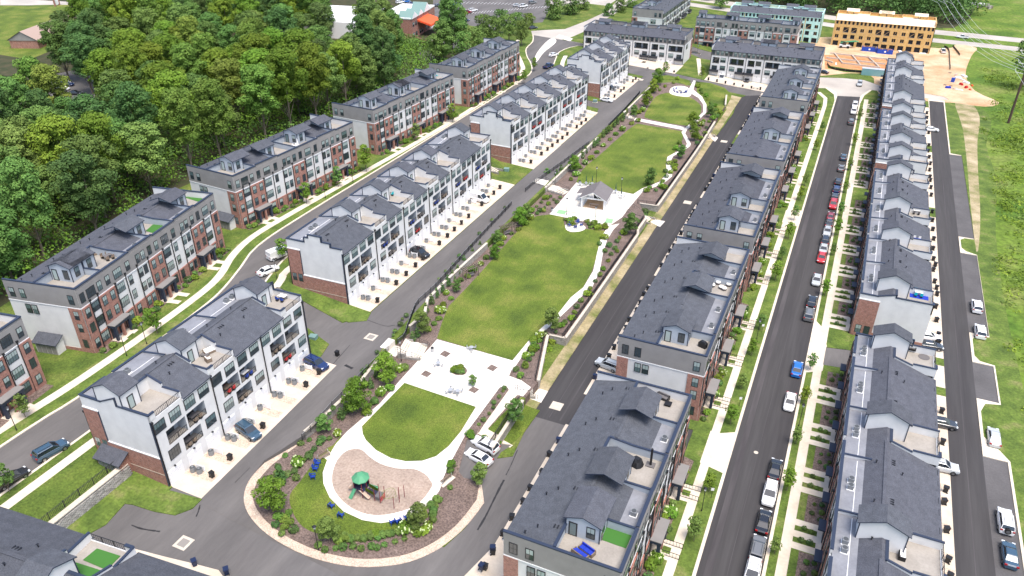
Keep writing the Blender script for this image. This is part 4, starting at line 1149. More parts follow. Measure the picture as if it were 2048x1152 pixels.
# rows east of the park (front faces the car street, east)
for key, y0, y1, types, lab in (('R1', 57.3, 91.6, [Dn, S_, Dm_, S_, Dm_], 'grey row at the bottom centre with blue sofa and turf on its near roof deck'),
                                ('R2', 102.1, 141.6, [Dn, S_, S_, Dm_, S_, Dm_], 'grey-ended row with brick corners right of the large lawn, second up from the bottom'),
                                ('R3', 147.7, 187.2, [Dn, S_, Dn, S_, S_, Dm_], 'dark-roofed row right of the pavilion, third up from the bottom'),
                                ('R4', 194.0, 236.7, [S_, S_, Dn, S_, S_, Dm_], 'dark-roofed row fourth up from the bottom on the park side of the car street'),
                                ('R5', 249.0, 291.2, [Dn, S_, Dn, S_, Dn, S_], 'farthest row on the park side of the car street with three huts facing forward')):
    rowL(key, lab, (-12.6, y0), (-12.6, y1), types, z=EZ)
# white rows (rear faces east; local X runs north)
def rowW(key, label, rS, rN, bays, seps, z=0.0, D=12.6, H=HA, unit=11.3):
    ang = anglerow(rS, rN); L = math.dist(rS, rN)
    b = []; c = 0.0
    for a, e in bays:
        a = max(0, a - rS[1]); e = min(L, e - rS[1])
        if a > c + .5: b.append((c, a, 'S', ''))
        else: a = c
        b.append((a, e, 'D', 'l')); c = e
    if c < L - .5: b.append((c, L, 'S', ''))
    else: b[-1] = (b[-1][0], L, b[-1][2], b[-1][3])
    row_building(key, label, (rS[0], rS[1], z), ang, L, D, 'A', b, H, unit, ('W', 'W'), rear=rear_white(unit), front=front_simple(7.5, 9.5, (.9, 4.0, 7.0, 9.9)), seps=[s - rS[1] for s in seps])
rowW('W1', 'nearest white townhouse row at the lower left with furnished balconies above the garages', (-77.5, 53.2), (-78.6, 87.4), [(53.2, 59.0), (64.7, 70.0), (82.0, 87.4)], (64.6, 75.6))
rowW('W2', 'long white townhouse row, second from the bottom, with a stepped gable end', (-82.2, 104.2), (-84.4, 173.6), [(115.2, 120.6), (126.7, 132.2), (138.2, 144.0), (149.4, 155.4), (167.5, 173.4)], (115.2, 126.7, 138.2, 149.4, 161.2))
rowW('W3', 'long white townhouse row with many roof decks, third from the bottom', (-84.2, 186.2), (-81.9, 243.4), [(187, 192.2), (198.4, 203.6), (209.6, 214.8), (220.9, 226.0), (232.3, 238)], (197.9, 209.4, 220.8, 232.2), unit=11.4)
rowW('W4', 'short white townhouse row with brick-based end wall at the alley end', (-82.0, 257.2), (-81.6, 290.0), [(258.6, 262.8), (270.2, 274.2), (281.8, 286)], (268.9, 280.5))
# right-hand rows (rear faces east)
def rowQ(key, label, y0, y1, decks, seps):
    L = y1 - y0; b = []; c = 0.0
    for a, e in decks:
        e2 = min(e + 2.9, y1)
        a -= y0; e2 -= y0
        if a > c + .5: b.append((c, a, 'S', ''))
        else: a = c
        b.append((a, e2, 'D', 'h')); c = e2
    if c < L - .5: b.append((c, L, 'S', ''))
    else: b[-1] = (b[-1][0], L, b[-1][2], b[-1][3])
    def fr(root, L_, D, H, rr, bays): front_simple(5.6, 7.6, (.9, 3.8, 6.4))(root, L_, D, H, rr, bays)
    def rear(root, L_, H, rr, bays):
        n = round(L_ / 5.6); M = L_ / n
        for i in range(n):
            for q in (.3, .7): wput(root, (i + q) * M, 3.6, 's', rr, -.01); wput(root, (i + q) * M, 6.0, 's', rr, -.01) 
            part('garage_door', GAR, root, ((i + .5) * M, -.01, .05))
        return []
    row_building(key, label, (21.1, y0, EZ), PI / 2, L, 12.4, 'A', b, HQ, 5.6, ('Q', 'Q'), rear=rear, front=fr, seps=[s - y0 for s in seps])
rowQ('Q1', 'nearest row along the right alley with long shingle roof and light flat strip', 46.5, 125.2, [(51.6, 56.8), (74.0, 77.3), (96.4, 99.4), (118.6, 121.6)], (58.2, 69.6, 81.0, 92.3, 103.6, 114.8))
rowQ('Q2', 'right-hand row behind the dark cross lane with broad white and brick end wall', 139.8, 208.6, [(139.9, 142.4), (162, 165), (179.7, 182.2), (202, 205)], (153.8, 165.1, 176.5, 188.0, 199.1))
rowQ('Q3', 'third right-hand row, with several white-walled roof huts in a line', 216.6, 264.4, [(217, 219.4), (227.2, 230.2), (245.7, 248.2), (257, 260)], (230.4, 242.5, 254.4))
rowQ('Q4', 'farthest right-hand row next to the construction site', 271.4, 334, [(271.6, 275), (304, 307), (325, 329)], (286.8, 297.1, 312.7, 324))
# northern rows
def rowN(key, label, xw_, xe, y, z, types, D=14.3, ang=0.0, H=HB, rear=None, front=None, mats=None, wallm=('siding_white', 'siding_grey'), ends=('B', 'B'), cat='townhouses', unit=7.15, group='rows of townhouses'):
    L = xe - xw_
    row_building(key, label, (xw_, y, z), ang, L, D, 'B', eq(L, types), H, unit, ends, rear=rear or rear_grey(unit), front=front, mats=mats, wallm=wallm, cat=cat, group=group)
rowN('N1', 'white and grey row facing forward, behind the short white row at the alley end', -109.3, -66.4, 316.2, -1.6, ['Dh', 'S', 'Dh', 'Dl', 'S', 'Dl'])
rowN('N2', 'white and grey row facing forward beyond the end of the park and dark alley', -54.6, -14.2, 311.2, -3.1, ['Dh', 'S', 'Dh', 'Dl', 'S', 'Dl'], unit=6.75)

# further rows at the back
HS = dict(HB)
row_building('N4', 'brick and grey row facing forward in the distance, partly hidden', (-27.5, 354 + 14.3, -1.6), PI, 43, 14.3, 'B', eq(43, ['Dh', 'S', 'Dh', 'Dl', 'S', 'Dl'][::-1]), HS, 7.15, ('B', 'B'), front=front_brick(14.2))
row_building('N3', 'grey and white row seen end-on at the top edge behind the other rows', (-87.2, 361, -1.2), PI / 2, 56, 14.3, 'B', eq(56, ['S', 'Dh', 'Dl', 'S', 'Dh', 'Dl', 'S', 'S']), HS, 7.0, ('B', 'B'), rear=rear_grey(7.0), front=front_brick(14))
row_building('N5', 'unfinished row wrapped in bright teal sheathing under a finished shingle roof', (-62.5, 391.5, -3.1), 0.0, 41.5, 14.3, 'B', eq(41.5, ['Dh', 'S', 'Dl', 'Dh', 'S', 'Dl']), HS, 6.9, ('plain', 'plain'), rear=rear_grey(6.9, 'teal'), mats={'hut': 'siding_pale', 'deck': 'plywood', 'coping': 'house_wrap'}, wallm=('house_wrap', 'house_wrap'), cat='building site')
row_building('N6', 'bare orange wood-framed apartment block under construction', (-15.0, 391.0, -3.1), 0.0, 41.0, 14.3, 'B', eq(41.0, ['Dh', 'S', 'Dh', 'Dl', 'S', 'Dl']), HS, 6.83, ('plain', 'plain'), rear=rear_grey(6.83, 'osb'), mats={'hut': 'plywood', 'deck': 'plywood', 'coping': 'lumber', 'shingle': 'plywood_roof', 'membrane': 'plywood_roof'}, wallm=('plywood', 'plywood'), cat='building site')
# bottom-left row: garages face north
def rearS(root, L, H, rr, bays):
    for i in range(6):
        part('garage_door', GAR, root, ((i + .5) * L / 6, -.01, .05)); wput(root, (i + .5) * L / 6, 6.8, 'd', rr, -.02)
    return []
row_building('S1', 'dark-roofed row cut off by the bottom left corner with a turf roof deck', (-48.0, 37.4, 0.0), PI + 0.085, 46, 12.6, 'A', [(0, 13.8, 'S', ''), (13.8, 20.0, 'D', 'h'), (20.0, 40.5, 'S', ''), (40.5, 46, 'S', '')], HA, 11.3, ('W', 'W'), rear=rearS, seps=[20.0, 34])

# shopping building with green gables, far house
def commercial():
    a = Vector((-183.0, 299.0, 0)); c = Vector((-188.5, 330.0, 0)); ang = math.atan2(c.y - a.y, c.x - a.x)
    r = thing('shop_building', 'brick shop building with white flat roof and green-grey gables', 'building', (a.x, a.y, 2.5), ang)
    L = (c - a).length                                       # local X away along facade, Y to the left (west)
    m = MB(); m.box(0, L, 0, 16, 0, 8.6, 'brick'); m.box(-.1, L + .1, -.1, 16.1, 8.6, 9.2, 'vinyl_white'); m.build('wall', r)
    m = MB(); m.box(.4, L - .4, .4, 15.6, 9.2, 9.3, 'roof_white'); m.build('flat_roof', r)
    m = MB(); m.box(-6, L - 2, 16.1, 58, 0, 7.2, 'vinyl_white'); m.build('rear_wing', r)
    m = MB(); m.box(-5.6, L - 2.4, 16.5, 57.6, 7.2, 7.3, 'roof_white'); m.build('flat_roof', r)
    for s0, w_, h in ((0.2, 7, 10.6), (8.5, 6, 10.2), (16, 8, 11.6)):
        m = MB(); m.box(s0, s0 + w_, -.35, 0, 0, 8.9, 'brick'); m.build('brick_bay', r)
        m = MB(); b = [(s0 - .4, -.7, 8.8), (s0 + w_ + .4, -.7, 8.8), (s0 + w_ / 2, -.7, h + .9)]; b2 = [(p[0], 6, p[2]) for p in b]
        m.quad([b[0], b[2], b2[2], b2[0]], 'roof_teal'); m.quad([b[2], b[1], b2[1], b2[2]], 'roof_teal'); m.quad([b[0], b[1], b[2]], 'vinyl_white'); m.quad(b2[::-1], 'vinyl_white'); m.build('gable_roof', r)
        for k in range(2):
            for z in (1, 5.4): part('window', WM['d'][k], r, (s0 + w_ * (.27 + .46 * k), -.4, z))
    m = MB(); m.box(L - 9, L, -.3, 0, 0, 4.2, 'vinyl_white'); m.build('shop_front', r)
    x, y = G(860, 50, 6)
    t = thing('shade_canopy', 'orange-red fabric canopy sloping out from the brick shop building', 'canopy', (x, y, 2.5), ang)
    m = MB()
    top = [(-8, 4.0, 7.6), (6, 4.0, 7.6), (6, -3.5, 5.4), (-8, -3.5, 5.4)]
    m.quad(top, 'orange_fabric'); m.quad([(p[0], p[1], p[2] - .12) for p in top][::-1], 'orange_fabric'); m.quad([(-8, -3.5, 5.4), (6, -3.5, 5.4), (6, -3.5, 4.6), (-8, -3.5, 4.6)][::-1], 'orange_fabric'); m.quad([(-8, 4, 7.6), (-8, -3.5, 5.4), (-8, -3.5, 4.6), (-8, 4, 6.8)], 'orange_fabric')
    m.build('fabric', t)
    for px_ in ((-7.8, -3.3), (5.8, -3.3)):
        m = MB(); m.tube((px_[0], px_[1], 0), (px_[0], px_[1], 5.2), .1, 'black_metal'); m.build('post', t)
    pt = gpoly([(832, 81), (862, 93), (897, 65), (886, 55)], 3)
    w_ = thing('patio_wall', 'brick wall with piers round the patio below the orange canopy', 'wall', (0, 0, 0))
    for i in range(3):
        p, q = Vector(pt[i]), Vector(pt[i + 1]); an = math.atan2(q.y - p.y, q.x - p.x)
        m = MB(); m.obox(((p.x + q.x) / 2, (p.y + q.y) / 2), an, (q - p).length, .3, 2.4, 4.6, 'brick'); m.build('brick_panel', w_)
        k = int((q - p).length / 4)
        for j in range(k + 1):
            c_ = p.lerp(q, j / k); m = MB(); m.obox((c_.x, c_.y), an, .55, .55, 2.4, 4.85, 'brick'); m.build('pier', w_)
commercial()
def house():
    x, y = G(70, 90, 2.5)
    r = thing('ranch_house', 'low house with a pinkish brown roof and grey gable by the top left lawn', 'house', (x, y, 2.5), R(112))
    m = MB(); m.box(-7, 30, -6, 6, 0, 3.6, 'brick'); m.build('wall', r)
    m = MB()
    for a, b in ((-7, 0), (7, 0)):
        p = [(-7.6, a, 3.4), (30.6, a, 3.4), (30.6, 0, 7.2), (-7.6, 0, 7.2)]
        m.quad(p if a < 0 else p[::-1], 'roof_house')
    m.build('roof', r)
    m = MB()
    for x_, f_ in ((-7.2, 1), (30.2, -1)):
        p = [(x_, -6.8, 3.4), (x_, 0, 7.1), (x_, 6.8, 3.4)]; m.quad(p if f_ > 0 else p[::-1], 'siding_grey')
    m.build_split('gable', r)
    for k in range(5): part('window', WM['d'][k % 3], r, (-3 + k * 7, -6.02, 1))
house()
s = thing('shop_sign', 'white roadside sign between brick piers by the top left road', 'sign', GZ(115, 12, 2.5), R(110))
m = MB(); m.box(-1.6, 1.6, -.15, .15, .8, 3.2, 'vinyl_white'); m.build('sign_panel', s)
for k in (-1.9, 1.9): m = MB(); m.box(k - .35, k + .35, -.35, .35, 0, 3.4, 'brick'); m.build('pier', s)

# utility closets on end walls
for key, lab in (('L1', 'small lean-to meter shed with louvred doors on the end of the nearest brick row'), ('L2', 'small meter shed at the end wall of the second brick row'), ('W1', 'brick lean-to with shingle roof on the end of the nearest white row')):
    R_ = ROWS[key]
    M4 = Matrix.Translation(R_.location) @ Matrix.Rotation(R_.rotation_euler[2], 4, 'Z')
    if key[0] == 'L': L = 41.0 if key == 'L1' else 42.2; pos = M4 @ Vector((L + .1, 6.5 if key == 'L1' else 10.3, 0)); rz = R_.rotation_euler[2]
    else: pos = M4 @ Vector((-.12, 8.6, 1.2)); rz = R_.rotation_euler[2] + PI
    t = thing('meter_shed', lab, 'shed', pos, rz)
    bm_ = 'brick' if key == 'W1' else 'siding_white'
    m = MB(); m.box(0, 1.7, -2.2, 2.2, -1.4, 2.3, bm_); m.build('wall', t)
    m = MB(); P0 = [(0, -2.5, 3.3), (2.1, -2.5, 2.25), (2.1, 2.5, 2.25), (0, 2.5, 3.3)]; m.quad(P0, 'shingle'); lo = [(p[0], p[1], p[2] - .14) for p in P0]; m.quad(lo[::-1], 'trim_white')
    for k in range(4): m.quad([lo[k], lo[(k + 1) % 4], P0[(k + 1) % 4], P0[k]], 'coping')
    m.quad([(0, -2.2, 2.2), (1.7, -2.2, 2.2), (0, -2.2, 3.1)], bm_); m.quad([(1.7, 2.2, 2.2), (0, 2.2, 2.2), (0, 2.2, 3.1)], bm_); m.build('roof', t)
    for k in range(4):
        m = MB(); m.box(1.7, 1.76, -2 + k * 1.02, -1.1 + k * 1.02, .1, 2.0, 'siding_grey' if key != 'W1' else 'ac_grey'); m.build('louvre_door', t)

# ---------------------------------------------------------------- retaining walls, fences, stairs
def wall_run(name, label, pts, z0, z1, th=.4, mat='stone_block', capm='stone_cap'):
    t = thing(name, label, 'wall', (0, 0, 0))
    m = MB(); c = MB()
    for p, q in zip(pts[:-1], pts[1:]):
        an = math.atan2(q[1] - p[1], q[0] - p[0]); l = math.dist(p, q)
        za = z0(*p) if callable(z0) else z0; zb = z1(*p) if callable(z1) else z1; zb2 = z1(*q) if callable(z1) else z1
        n = (-math.sin(an) * th / 2, math.cos(an) * th / 2); e = .0
        P8 = []
        for (x, y), zt in ((p, zb), (q, zb2)): P8 += [(x + n[0], y + n[1], za), (x - n[0], y - n[1], za), (x - n[0], y - n[1], zt), (x + n[0], y + n[1], zt)]
        for f_ in ((1, 5, 6, 2), (4, 0, 3, 7), (3, 2, 6, 7), (0, 1, 2, 3), (5, 4, 7, 6)): m.quad([P8[i] for i in f_], mat)
        g = 1.35; C8 = []
        for (x, y), zt in ((p, zb), (q, zb2)): C8 += [(x + n[0] * g, y + n[1] * g, zt), (x - n[0] * g, y - n[1] * g, zt), (x - n[0] * g, y - n[1] * g, zt + .14), (x + n[0] * g, y + n[1] * g, zt + .14)]
        for f_ in ((1, 5, 6, 2), (4, 0, 3, 7), (3, 2, 6, 7), (0, 1, 2, 3), (5, 4, 7, 6)): c.quad([C8[i] for i in f_], capm)
    m.build('wall', t); c.build('cap', t)
    return t
def fence_run(label, pts, zf, h=1.1, cat='fence', topm='black_metal', inv=1.0):
    t = thing('metal_fence', label, cat, (0, 0, 0))
    r = MB(); k = MB()
    d = 0
    for p, q in zip(pts[:-1], pts[1:]):
        l = math.dist(p, q)
        if l < .05: continue
        za, zb = zf(*p), zf(*q)
        for hh in (h, h - .18, .12): r.tube((p[0], p[1], za + hh), (q[0], q[1], zb + hh), .028 if hh < h else .035, topm if hh == h else 'black_metal', 4)
        n = max(1, int(l / .22))
        for i in range(n):
            f_ = i / n; x, y, z = p[0] + (q[0] - p[0]) * f_, p[1] + (q[1] - p[1]) * f_, za + (zb - za) * f_
            k.box(x - .02, x + .02, y - .02, y + .02, z + .1, z + h, 'black_metal', skip='bt')
        n = max(1, round(l / 2.4))
        for i in range(n): 
            f_ = i / n; x, y, z = p[0] + (q[0] - p[0]) * f_, p[1] + (q[1] - p[1]) * f_, za + (zb - za) * f_
            m = MB(); m.box(x - .045, x + .045, y - .045, y + .045, z - .1, z + h + .08, 'black_metal'); m.build('post', t)
    r.build('rail', t); o = k.build('picket', t); o['kind'] = 'stuff'
    return t
def sl(pts, y0, y1): return [p for p in pts if y0 <= p[1] <= y1]
FZ = lambda x, y: Bz(x, y) + .14 if x > -200 else 0
wz = lambda x, y: 0.25 if y > 74 else 0.25 - .0
runsW = [('near the playground', 70, 95.6), ('beside the big lawn', 98.6, 168.6), ('beside the pavilion lawn', 172.8, 221), ('at the far round lawn', 225, 285)]
for nm, a, b in runsW:
    wall_run('retaining_wall', 'low stone block retaining wall below the left alley, ' + nm, sl(WALLW, a, b) if len(sl(WALLW, a, b)) > 1 else [(-66.6, 76), (-66.3, 84)], -1.9, lambda x, y: .18)
    fence_run('black railing along the left alley, ' + nm, sl(FEN, a - 3, b), lambda x, y: .12, topm='ac_grey')
for nm, pts in (('beside the south plaza', WALLE[0:2]), ('beside the big lawn', WALLE[2:10]), ('beside the pavilion terrace', WALLE[10:15]), ('at the far oval lawn', WALLE[15:])):
    wall_run('retaining_wall', 'stone block retaining wall above the dark right alley, ' + nm, pts, -3.3, -1.12)
    ins = [(p[0] - .55, p[1]) for p in pts]
    fence_run('black railing on top of the wall over the right alley, ' + nm, ins, lambda x, y: PK + .14)
# terrace wall of single blocks, lower left
def block_wall():
    t = thing('block_wall', 'grey split-block retaining wall beside the grass terrace at the lower left', 'wall', (-83.8, 52.4, 0))
    me = MB(); me.box(-.19, .19, -.235, .235, 0, .185, 'block_grey'); bme = me.mesh('block')
    rr = random.Random(4); rows = 9
    for r_ in range(rows):
        n = 34 if r_ < 8 else 30
        for i in range(n):
            if len(t.children) >= 296: break
            y = -(i + (.5 if r_ % 2 else 0)) * .475 - .2
            o = part('block', bme, t, (.2 + rr.uniform(-.02, .02) - r_ * .03, y, .55 + r_ * .19), 0)
    m = MB(); m.box(-.75, -.1, -16.4, 0, -.2, 2.5, 'block_grey'); m.build('backing', t)
    m = MB(); m.box(-.85, .05, -16.4, 0, 2.5, 2.64, 'stone_cap'); m.build('cap', t)
block_wall()
fence_run('black railing on the block wall beside the lower left lawn', [(-84.9, 36.0), (-84.9, 52.2)], lambda x, y: 2.6)
STEPW = 3.2
def stairs(label, top, bot, zt, zb, wdt=STEPW):
    top, bot = Vector(top), Vector(bot); d = bot - top; l = d.length; an = math.atan2(d.y, d.x)
    t = thing('staircase', label, 'stairs', (top.x, top.y, zb), an)
    n = max(4, round((zt - zb) / .17)); half = l * .36 / (n / 2); x = 0; z = zt - zb
    k = 0
    for i in range(n):
        if i == n // 2:
            m = MB(); m.box(x, x + l * .28, -wdt / 2, wdt / 2, -.3, z, 'concrete'); m.build('landing', t); x += l * .28
        z -= (zt - zb) / n
        m = MB(); m.box(x, x + half, -wdt / 2, wdt / 2, -.3, max(z, .02), 'stone_block', top='sidewalk_stone'); m.build('step', t)
        x += half
    for y in (-wdt / 2 - .05, wdt / 2 + .05):
        m = MB(); H_ = zt - zb
        pts = [(-.4, H_ + .95), (0, H_ + .95), (l * .36, H_ / 2 + .95), (l * .64, H_ / 2 + .95), (l, .95), (l + .4, .9)]
        for (a, b), (c, e) in zip(pts[:-1], pts[1:]): m.tube((a, y, b), (c, y, e), .04, 'black_metal', 4); m.tube((a, y, b - .45), (c, y, e - .45), .025, 'black_metal', 4)
        for a, b in pts: m.tube((a, y, b - 1.1), (a, y, b), .035, 'black_metal', 4)
        m.build('handrail', t)
        m = MB(); m.box(0, l * .36, y - .16, y + .16, -.4, H_ * .8, 'stone_block'); m.box(l * .36, l, y - .16, y + .16, -.4, H_ * .35, 'stone_block'); m.build('cheek_wall', t)
stairs('concrete stairs with black handrails from the left alley down to the south plaza', G(803, 690, 0), G(848, 708, PK), 0.1, PK + .15, 4.4)
stairs('concrete stairs from the left alley down towards the pavilion', G(1086, 366, 0), G(1131, 388, PK), 0.1, PK + .15)
stairs('short concrete stairs from the left alley to the cross path', G(1254, 228, 0), G(1268, 238, PK), 0.1, PK + .15)
stairs('concrete stairs from the south plaza down to the right alley', G(1037, 769, PK), G(1072, 787, EZ), PK + .15, EZ + .1)
stairs('long concrete stairs from the pavilion terrace down to the dark alley', G(1262, 422, PK), G(1304, 446, EZ), PK + .15, EZ + .1)
stairs('concrete stairs at the far end of the dark alley wall', G(1400, 260, PK), G(1424, 278, EZ), PK + .15, EZ + .1)
stairs('concrete stairs in the gap between the two long white rows', (-94, 180), (-84.2, 179.5), 2.3, .1, 2.4)
# porch stairs in front of the rows: small railings
pr = Proto(thing('entry_railing', '', 'railing'))
for k in (-1.0, 1.0): part('rail', rail_mesh(2.6, .95, step=.4), pr.root, (0, k, 0))
for key, y0, y1, nm in (('R1', 57.3, 91.6, 'nearest grey-ended row'), ('R2', 102.1, 141.6, 'second grey-ended row'), ('R3', 147.7, 187.2, 'third grey-ended row')):
    M = (y1 - y0) / 3
    for i in range(3): pr.put((-11.1, y1 - (i + .55) * M, EZ + .1), 0, 'pair of black handrails at the %s entry walk of the %s' % (('far', 'middle', 'near')[i], nm), 'entry railings on the right sidewalk')

# ---------------------------------------------------------------- vegetation
def rand_unit(r_):
    while True:
        v = Vector((r_.uniform(-1, 1), r_.uniform(-1, 1), r_.uniform(-1, 1)))
        if .1 < v.length < 1: return v.normalized()
def leaf_cards(m, blobs, n, size, mat, r_, flat=.35, shell=.55):
    """leaf-sized faces spread through blobs (centre, radii)"""
    vol = [b[1][0] * b[1][1] * b[1][2] for b in blobs]; tot = sum(v ** .67 for v in vol)
    for b, v in zip(blobs, vol):
        k = max(6, int(n * v ** .67 / tot))
        for _ in range(k):
            u = rand_unit(r_)
            if u.z < -.35 and r_.random() < .7: u.z = -u.z
            rad = shell + (1 - shell) * r_.random() ** .6
            if r_.random() < .12: rad *= 1.13
            p = Vector((b[0][0] + u.x * b[1][0] * rad, b[0][1] + u.y * b[1][1] * rad, b[0][2] + u.z * b[1][2] * rad))
            nn = (u + rand_unit(r_) * .65 + Vector((0, 0, flat))).normalized()
            a = nn.orthogonal().normalized(); a.rotate(Matrix.Rotation(r_.uniform(0, 6.28), 3, nn)); c = nn.cross(a)
            s = size * r_.uniform(.6, 1.4); a = a * s; c = c * s * r_.uniform(.5, .9)
            m.quad([p - a, p - c * .9, p + a, p + c], mat)
def tree_proto(name, h, cr, ch, mat, seed, n=2600, size=.34, trunk=.3, clear=.45, spread=1.0, cone=False, k=15):
    r_ = random.Random(seed)
    root = thing(name, '', 'tree')
    blobs = []; ks = (15 / k) ** .45
    base = h * clear
    for i in range(k):
        t_ = i / (k - 1); a = i * 2.4 + r_.uniform(-.4, .4)
        z = base + (h - base) * (.12 + .80 * t_)
        prof = math.sin(PI * min(1, max(.0, (.16 + .78 * t_)))) ** .6 if not cone else (1.05 - t_)
        rr_ = cr * prof * r_.uniform(.25 if k > 15 else .35, .80 if k > 15 else .72) * spread if i < k - 1 else 0
        br = cr * r_.uniform(.28, .56) * ks * (1 if not cone else max(.35, 1.05 - t_))
        blobs.append(((rr_ * math.cos(a), rr_ * math.sin(a), min(z, h - br * .7)), (br, br, br * r_.uniform(.6, .85))))
    m = MB(); leaf_cards(m, blobs, n, size, mat, r_); m.build('crown', root)
    m = MB(); lean = (r_.uniform(-.04, .04), r_.uniform(-.04, .04)); px, py = 0, 0
    seg = 5; pts = [(lean[0] * h * (i / seg) * (i / seg), lean[1] * h * (i / seg), h * .82 * i / seg) for i in range(seg + 1)]
    for i in range(seg): m.tube(pts[i], pts[i + 1], trunk * (1 - i / seg * .85), 'bark', 7, trunk * (1 - (i + 1) / seg * .85))
    for b in blobs[:9]:
        i = min(seg - 1, max(1, int(b[0][2] / (h * .82) * seg) - 1)); m.tube(pts[i], b[0], trunk * .32, 'bark', 5, trunk * .08)
    m.build('trunk', root)
    return root
FOR = [tree_proto('forest_tree', 21, 6.6, 0, 'leaf_mid', 11, 9000, .27, .34, .30, k=34), tree_proto('forest_tree', 23, 7.2, 0, 'leaf_bright', 12, 9500, .28, .36, .32, k=38), tree_proto('forest_tree', 20, 5.8, 0, 'leaf_deep', 13, 8500, .26, .32, .16, k=32),
       tree_proto('forest_tree', 24, 6.2, 0, 'leaf_yellow', 14, 9000, .27, .34, .34, k=32), tree_proto('forest_tree', 17, 5.4, 0, 'leaf_mid', 15, 8000, .25, .28, .12, k=30), tree_proto('forest_tree', 22, 6.9, 0, 'leaf_deep', 16, 9000, .27, .34, .26, k=36)]
FP = [Proto(t) for t in FOR]
HUE = ['mid green', 'bright green', 'dark green', 'yellow-green', 'smaller mid green', 'broad dark green']
def inpoly(x, y, poly):
    c = False; j = len(poly) - 1
    for i in range(len(poly)):
        if (poly[i][1] > y) != (poly[j][1] > y) and x < (poly[j][0] - poly[i][0]) * (y - poly[i][1]) / (poly[j][1] - poly[i][1]) + poly[i][0]: c = not c
        j = i
    return c
def projpx(x, y, z):
    c, s = math.cos(YAW), math.sin(YAW); r_ = x * c + y * s; f_ = -x * s + y * c; dz = z - CH
    dep = f_ * math.cos(PITCH) - dz * math.sin(PITCH); up = f_ * math.sin(PITCH) + dz * math.cos(PITCH)
    return 1024 + FPX * r_ / max(dep, 1), 576 - FPX * up / max(dep, 1)
woods = [(-139, 60), (-141, 72), (-150, 115), (-155, 120), (-154, 165), (-152, 172), (-151, 216), (-149, 225), (-149, 262), (-152, 285), (-168, 290), (-176, 288), (-192, 283), (-214, 289), (-222, 322), (-246, 352), (-270, 372), (-330, 400), (-372, 330), (-330, 262), (-312, 238), (-296, 222), (-330, 150), (-300, 60)]
gap_lot = [(-252, 248), (-262, 240), (-250, 225), (-235, 232), (-238, 246)]
r3 = random.Random(21); placed = []
tries = 0
cnt = {}
while tries < 26000 and len(placed) < 292:
    tries += 1
    x, y = r3.uniform(-372, -139), r3.uniform(58, 400)
    if not inpoly(x, y, woods) or inpoly(x, y, gap_lot): continue
    px, py = projpx(x, y, 18)
    if px < -90 or py < -60 or py > 640: continue
    qx, qy = projpx(x, y, 24)
    if qx < 100 and qy < 98: continue
    if 118 <= qx < 150 and qy < 20: continue
    if 640 < qx < 722 and qy < 52: continue
    if 785 < qx < 880 and qy < 112: continue
    qx, qy = projpx(x, y, 14)
    if 116 < qx < 192 and 135 < qy < 198: continue
    md = 8.6 if x > -190 else 10.2
    if any((x - a) ** 2 + (y - b) ** 2 < md * md for a, b in placed): continue
    placed.append((x, y))
placed.sort(key=lambda p: -p[0])
def nearname(x, y):
    px, py = projpx(x, y, 20)
    if y < 116: rn = 'behind the nearest brick row'
    elif y < 168: rn = 'behind the second brick row'
    elif y < 218: rn = 'behind the third brick row'
    elif y < 270: rn = 'behind the farthest brick row'
    else: rn = 'near the brick shop building'
    return rn
for i, (x, y) in enumerate(placed):
    big = noise.noise(Vector((x * .02, y * .02, 3.3)))
    if big > .12: k = r3.choice([1, 0, 1, 3, 0])
    elif big < -.15: k = r3.choice([2, 5, 4, 0])
    else: k = r3.choice([0, 1, 4, 5, 0])
    key = (HUE[k], nearname(x, y)); cnt[key] = cnt.get(key, 0) + 1
    FP[k].put((x, y, 2.3), r3.uniform(0, 6.28), '%s tree in the woods %s, %s from the buildings' % (key[0], key[1], ORD[cnt[key] - 1]), 'trees in the woods', (r3.uniform(.86, 1.14),) * 2 + (r3.uniform(.85, 1.12),))
# understorey at the wood's edge: one mass of low brush
m = MB(); ru = random.Random(5); bl = []
edge = [(-139, 62), (-141, 72), (-150, 115), (-155, 120), (-154, 165), (-152, 172), (-151, 216), (-149, 225), (-149, 262), (-152, 285), (-176, 290)]
for p, q in zip(edge[:-1], edge[1:]):
    n = int(math.dist(p, q) / 2.2)
    for i in range(n):
        for rw in range(7):
            f_ = i / n; x = p[0] + (q[0] - p[0]) * f_ - rw * 4.0 + ru.uniform(-1.8, 1.8); y = p[1] + (q[1] - p[1]) * f_ + ru.uniform(-1.2, 1.2); rr_ = ru.uniform(1.2, 2.6) * (1 + .13 * rw)
            bl.append(((x, y, 2.3 + rr_ * .6), (rr_, rr_, rr_ * ru.uniform(.7, 1.5))))
leaf_cards(m, bl[::2], 26000, .30, 'leaf_bright', ru); leaf_cards(m, bl[1::2], 26000, .30, 'leaf_mid', ru)
o = m.build('undergrowth'); tag(o, 'low bright green brush along the edge of the woods', 'undergrowth', kind='stuff')
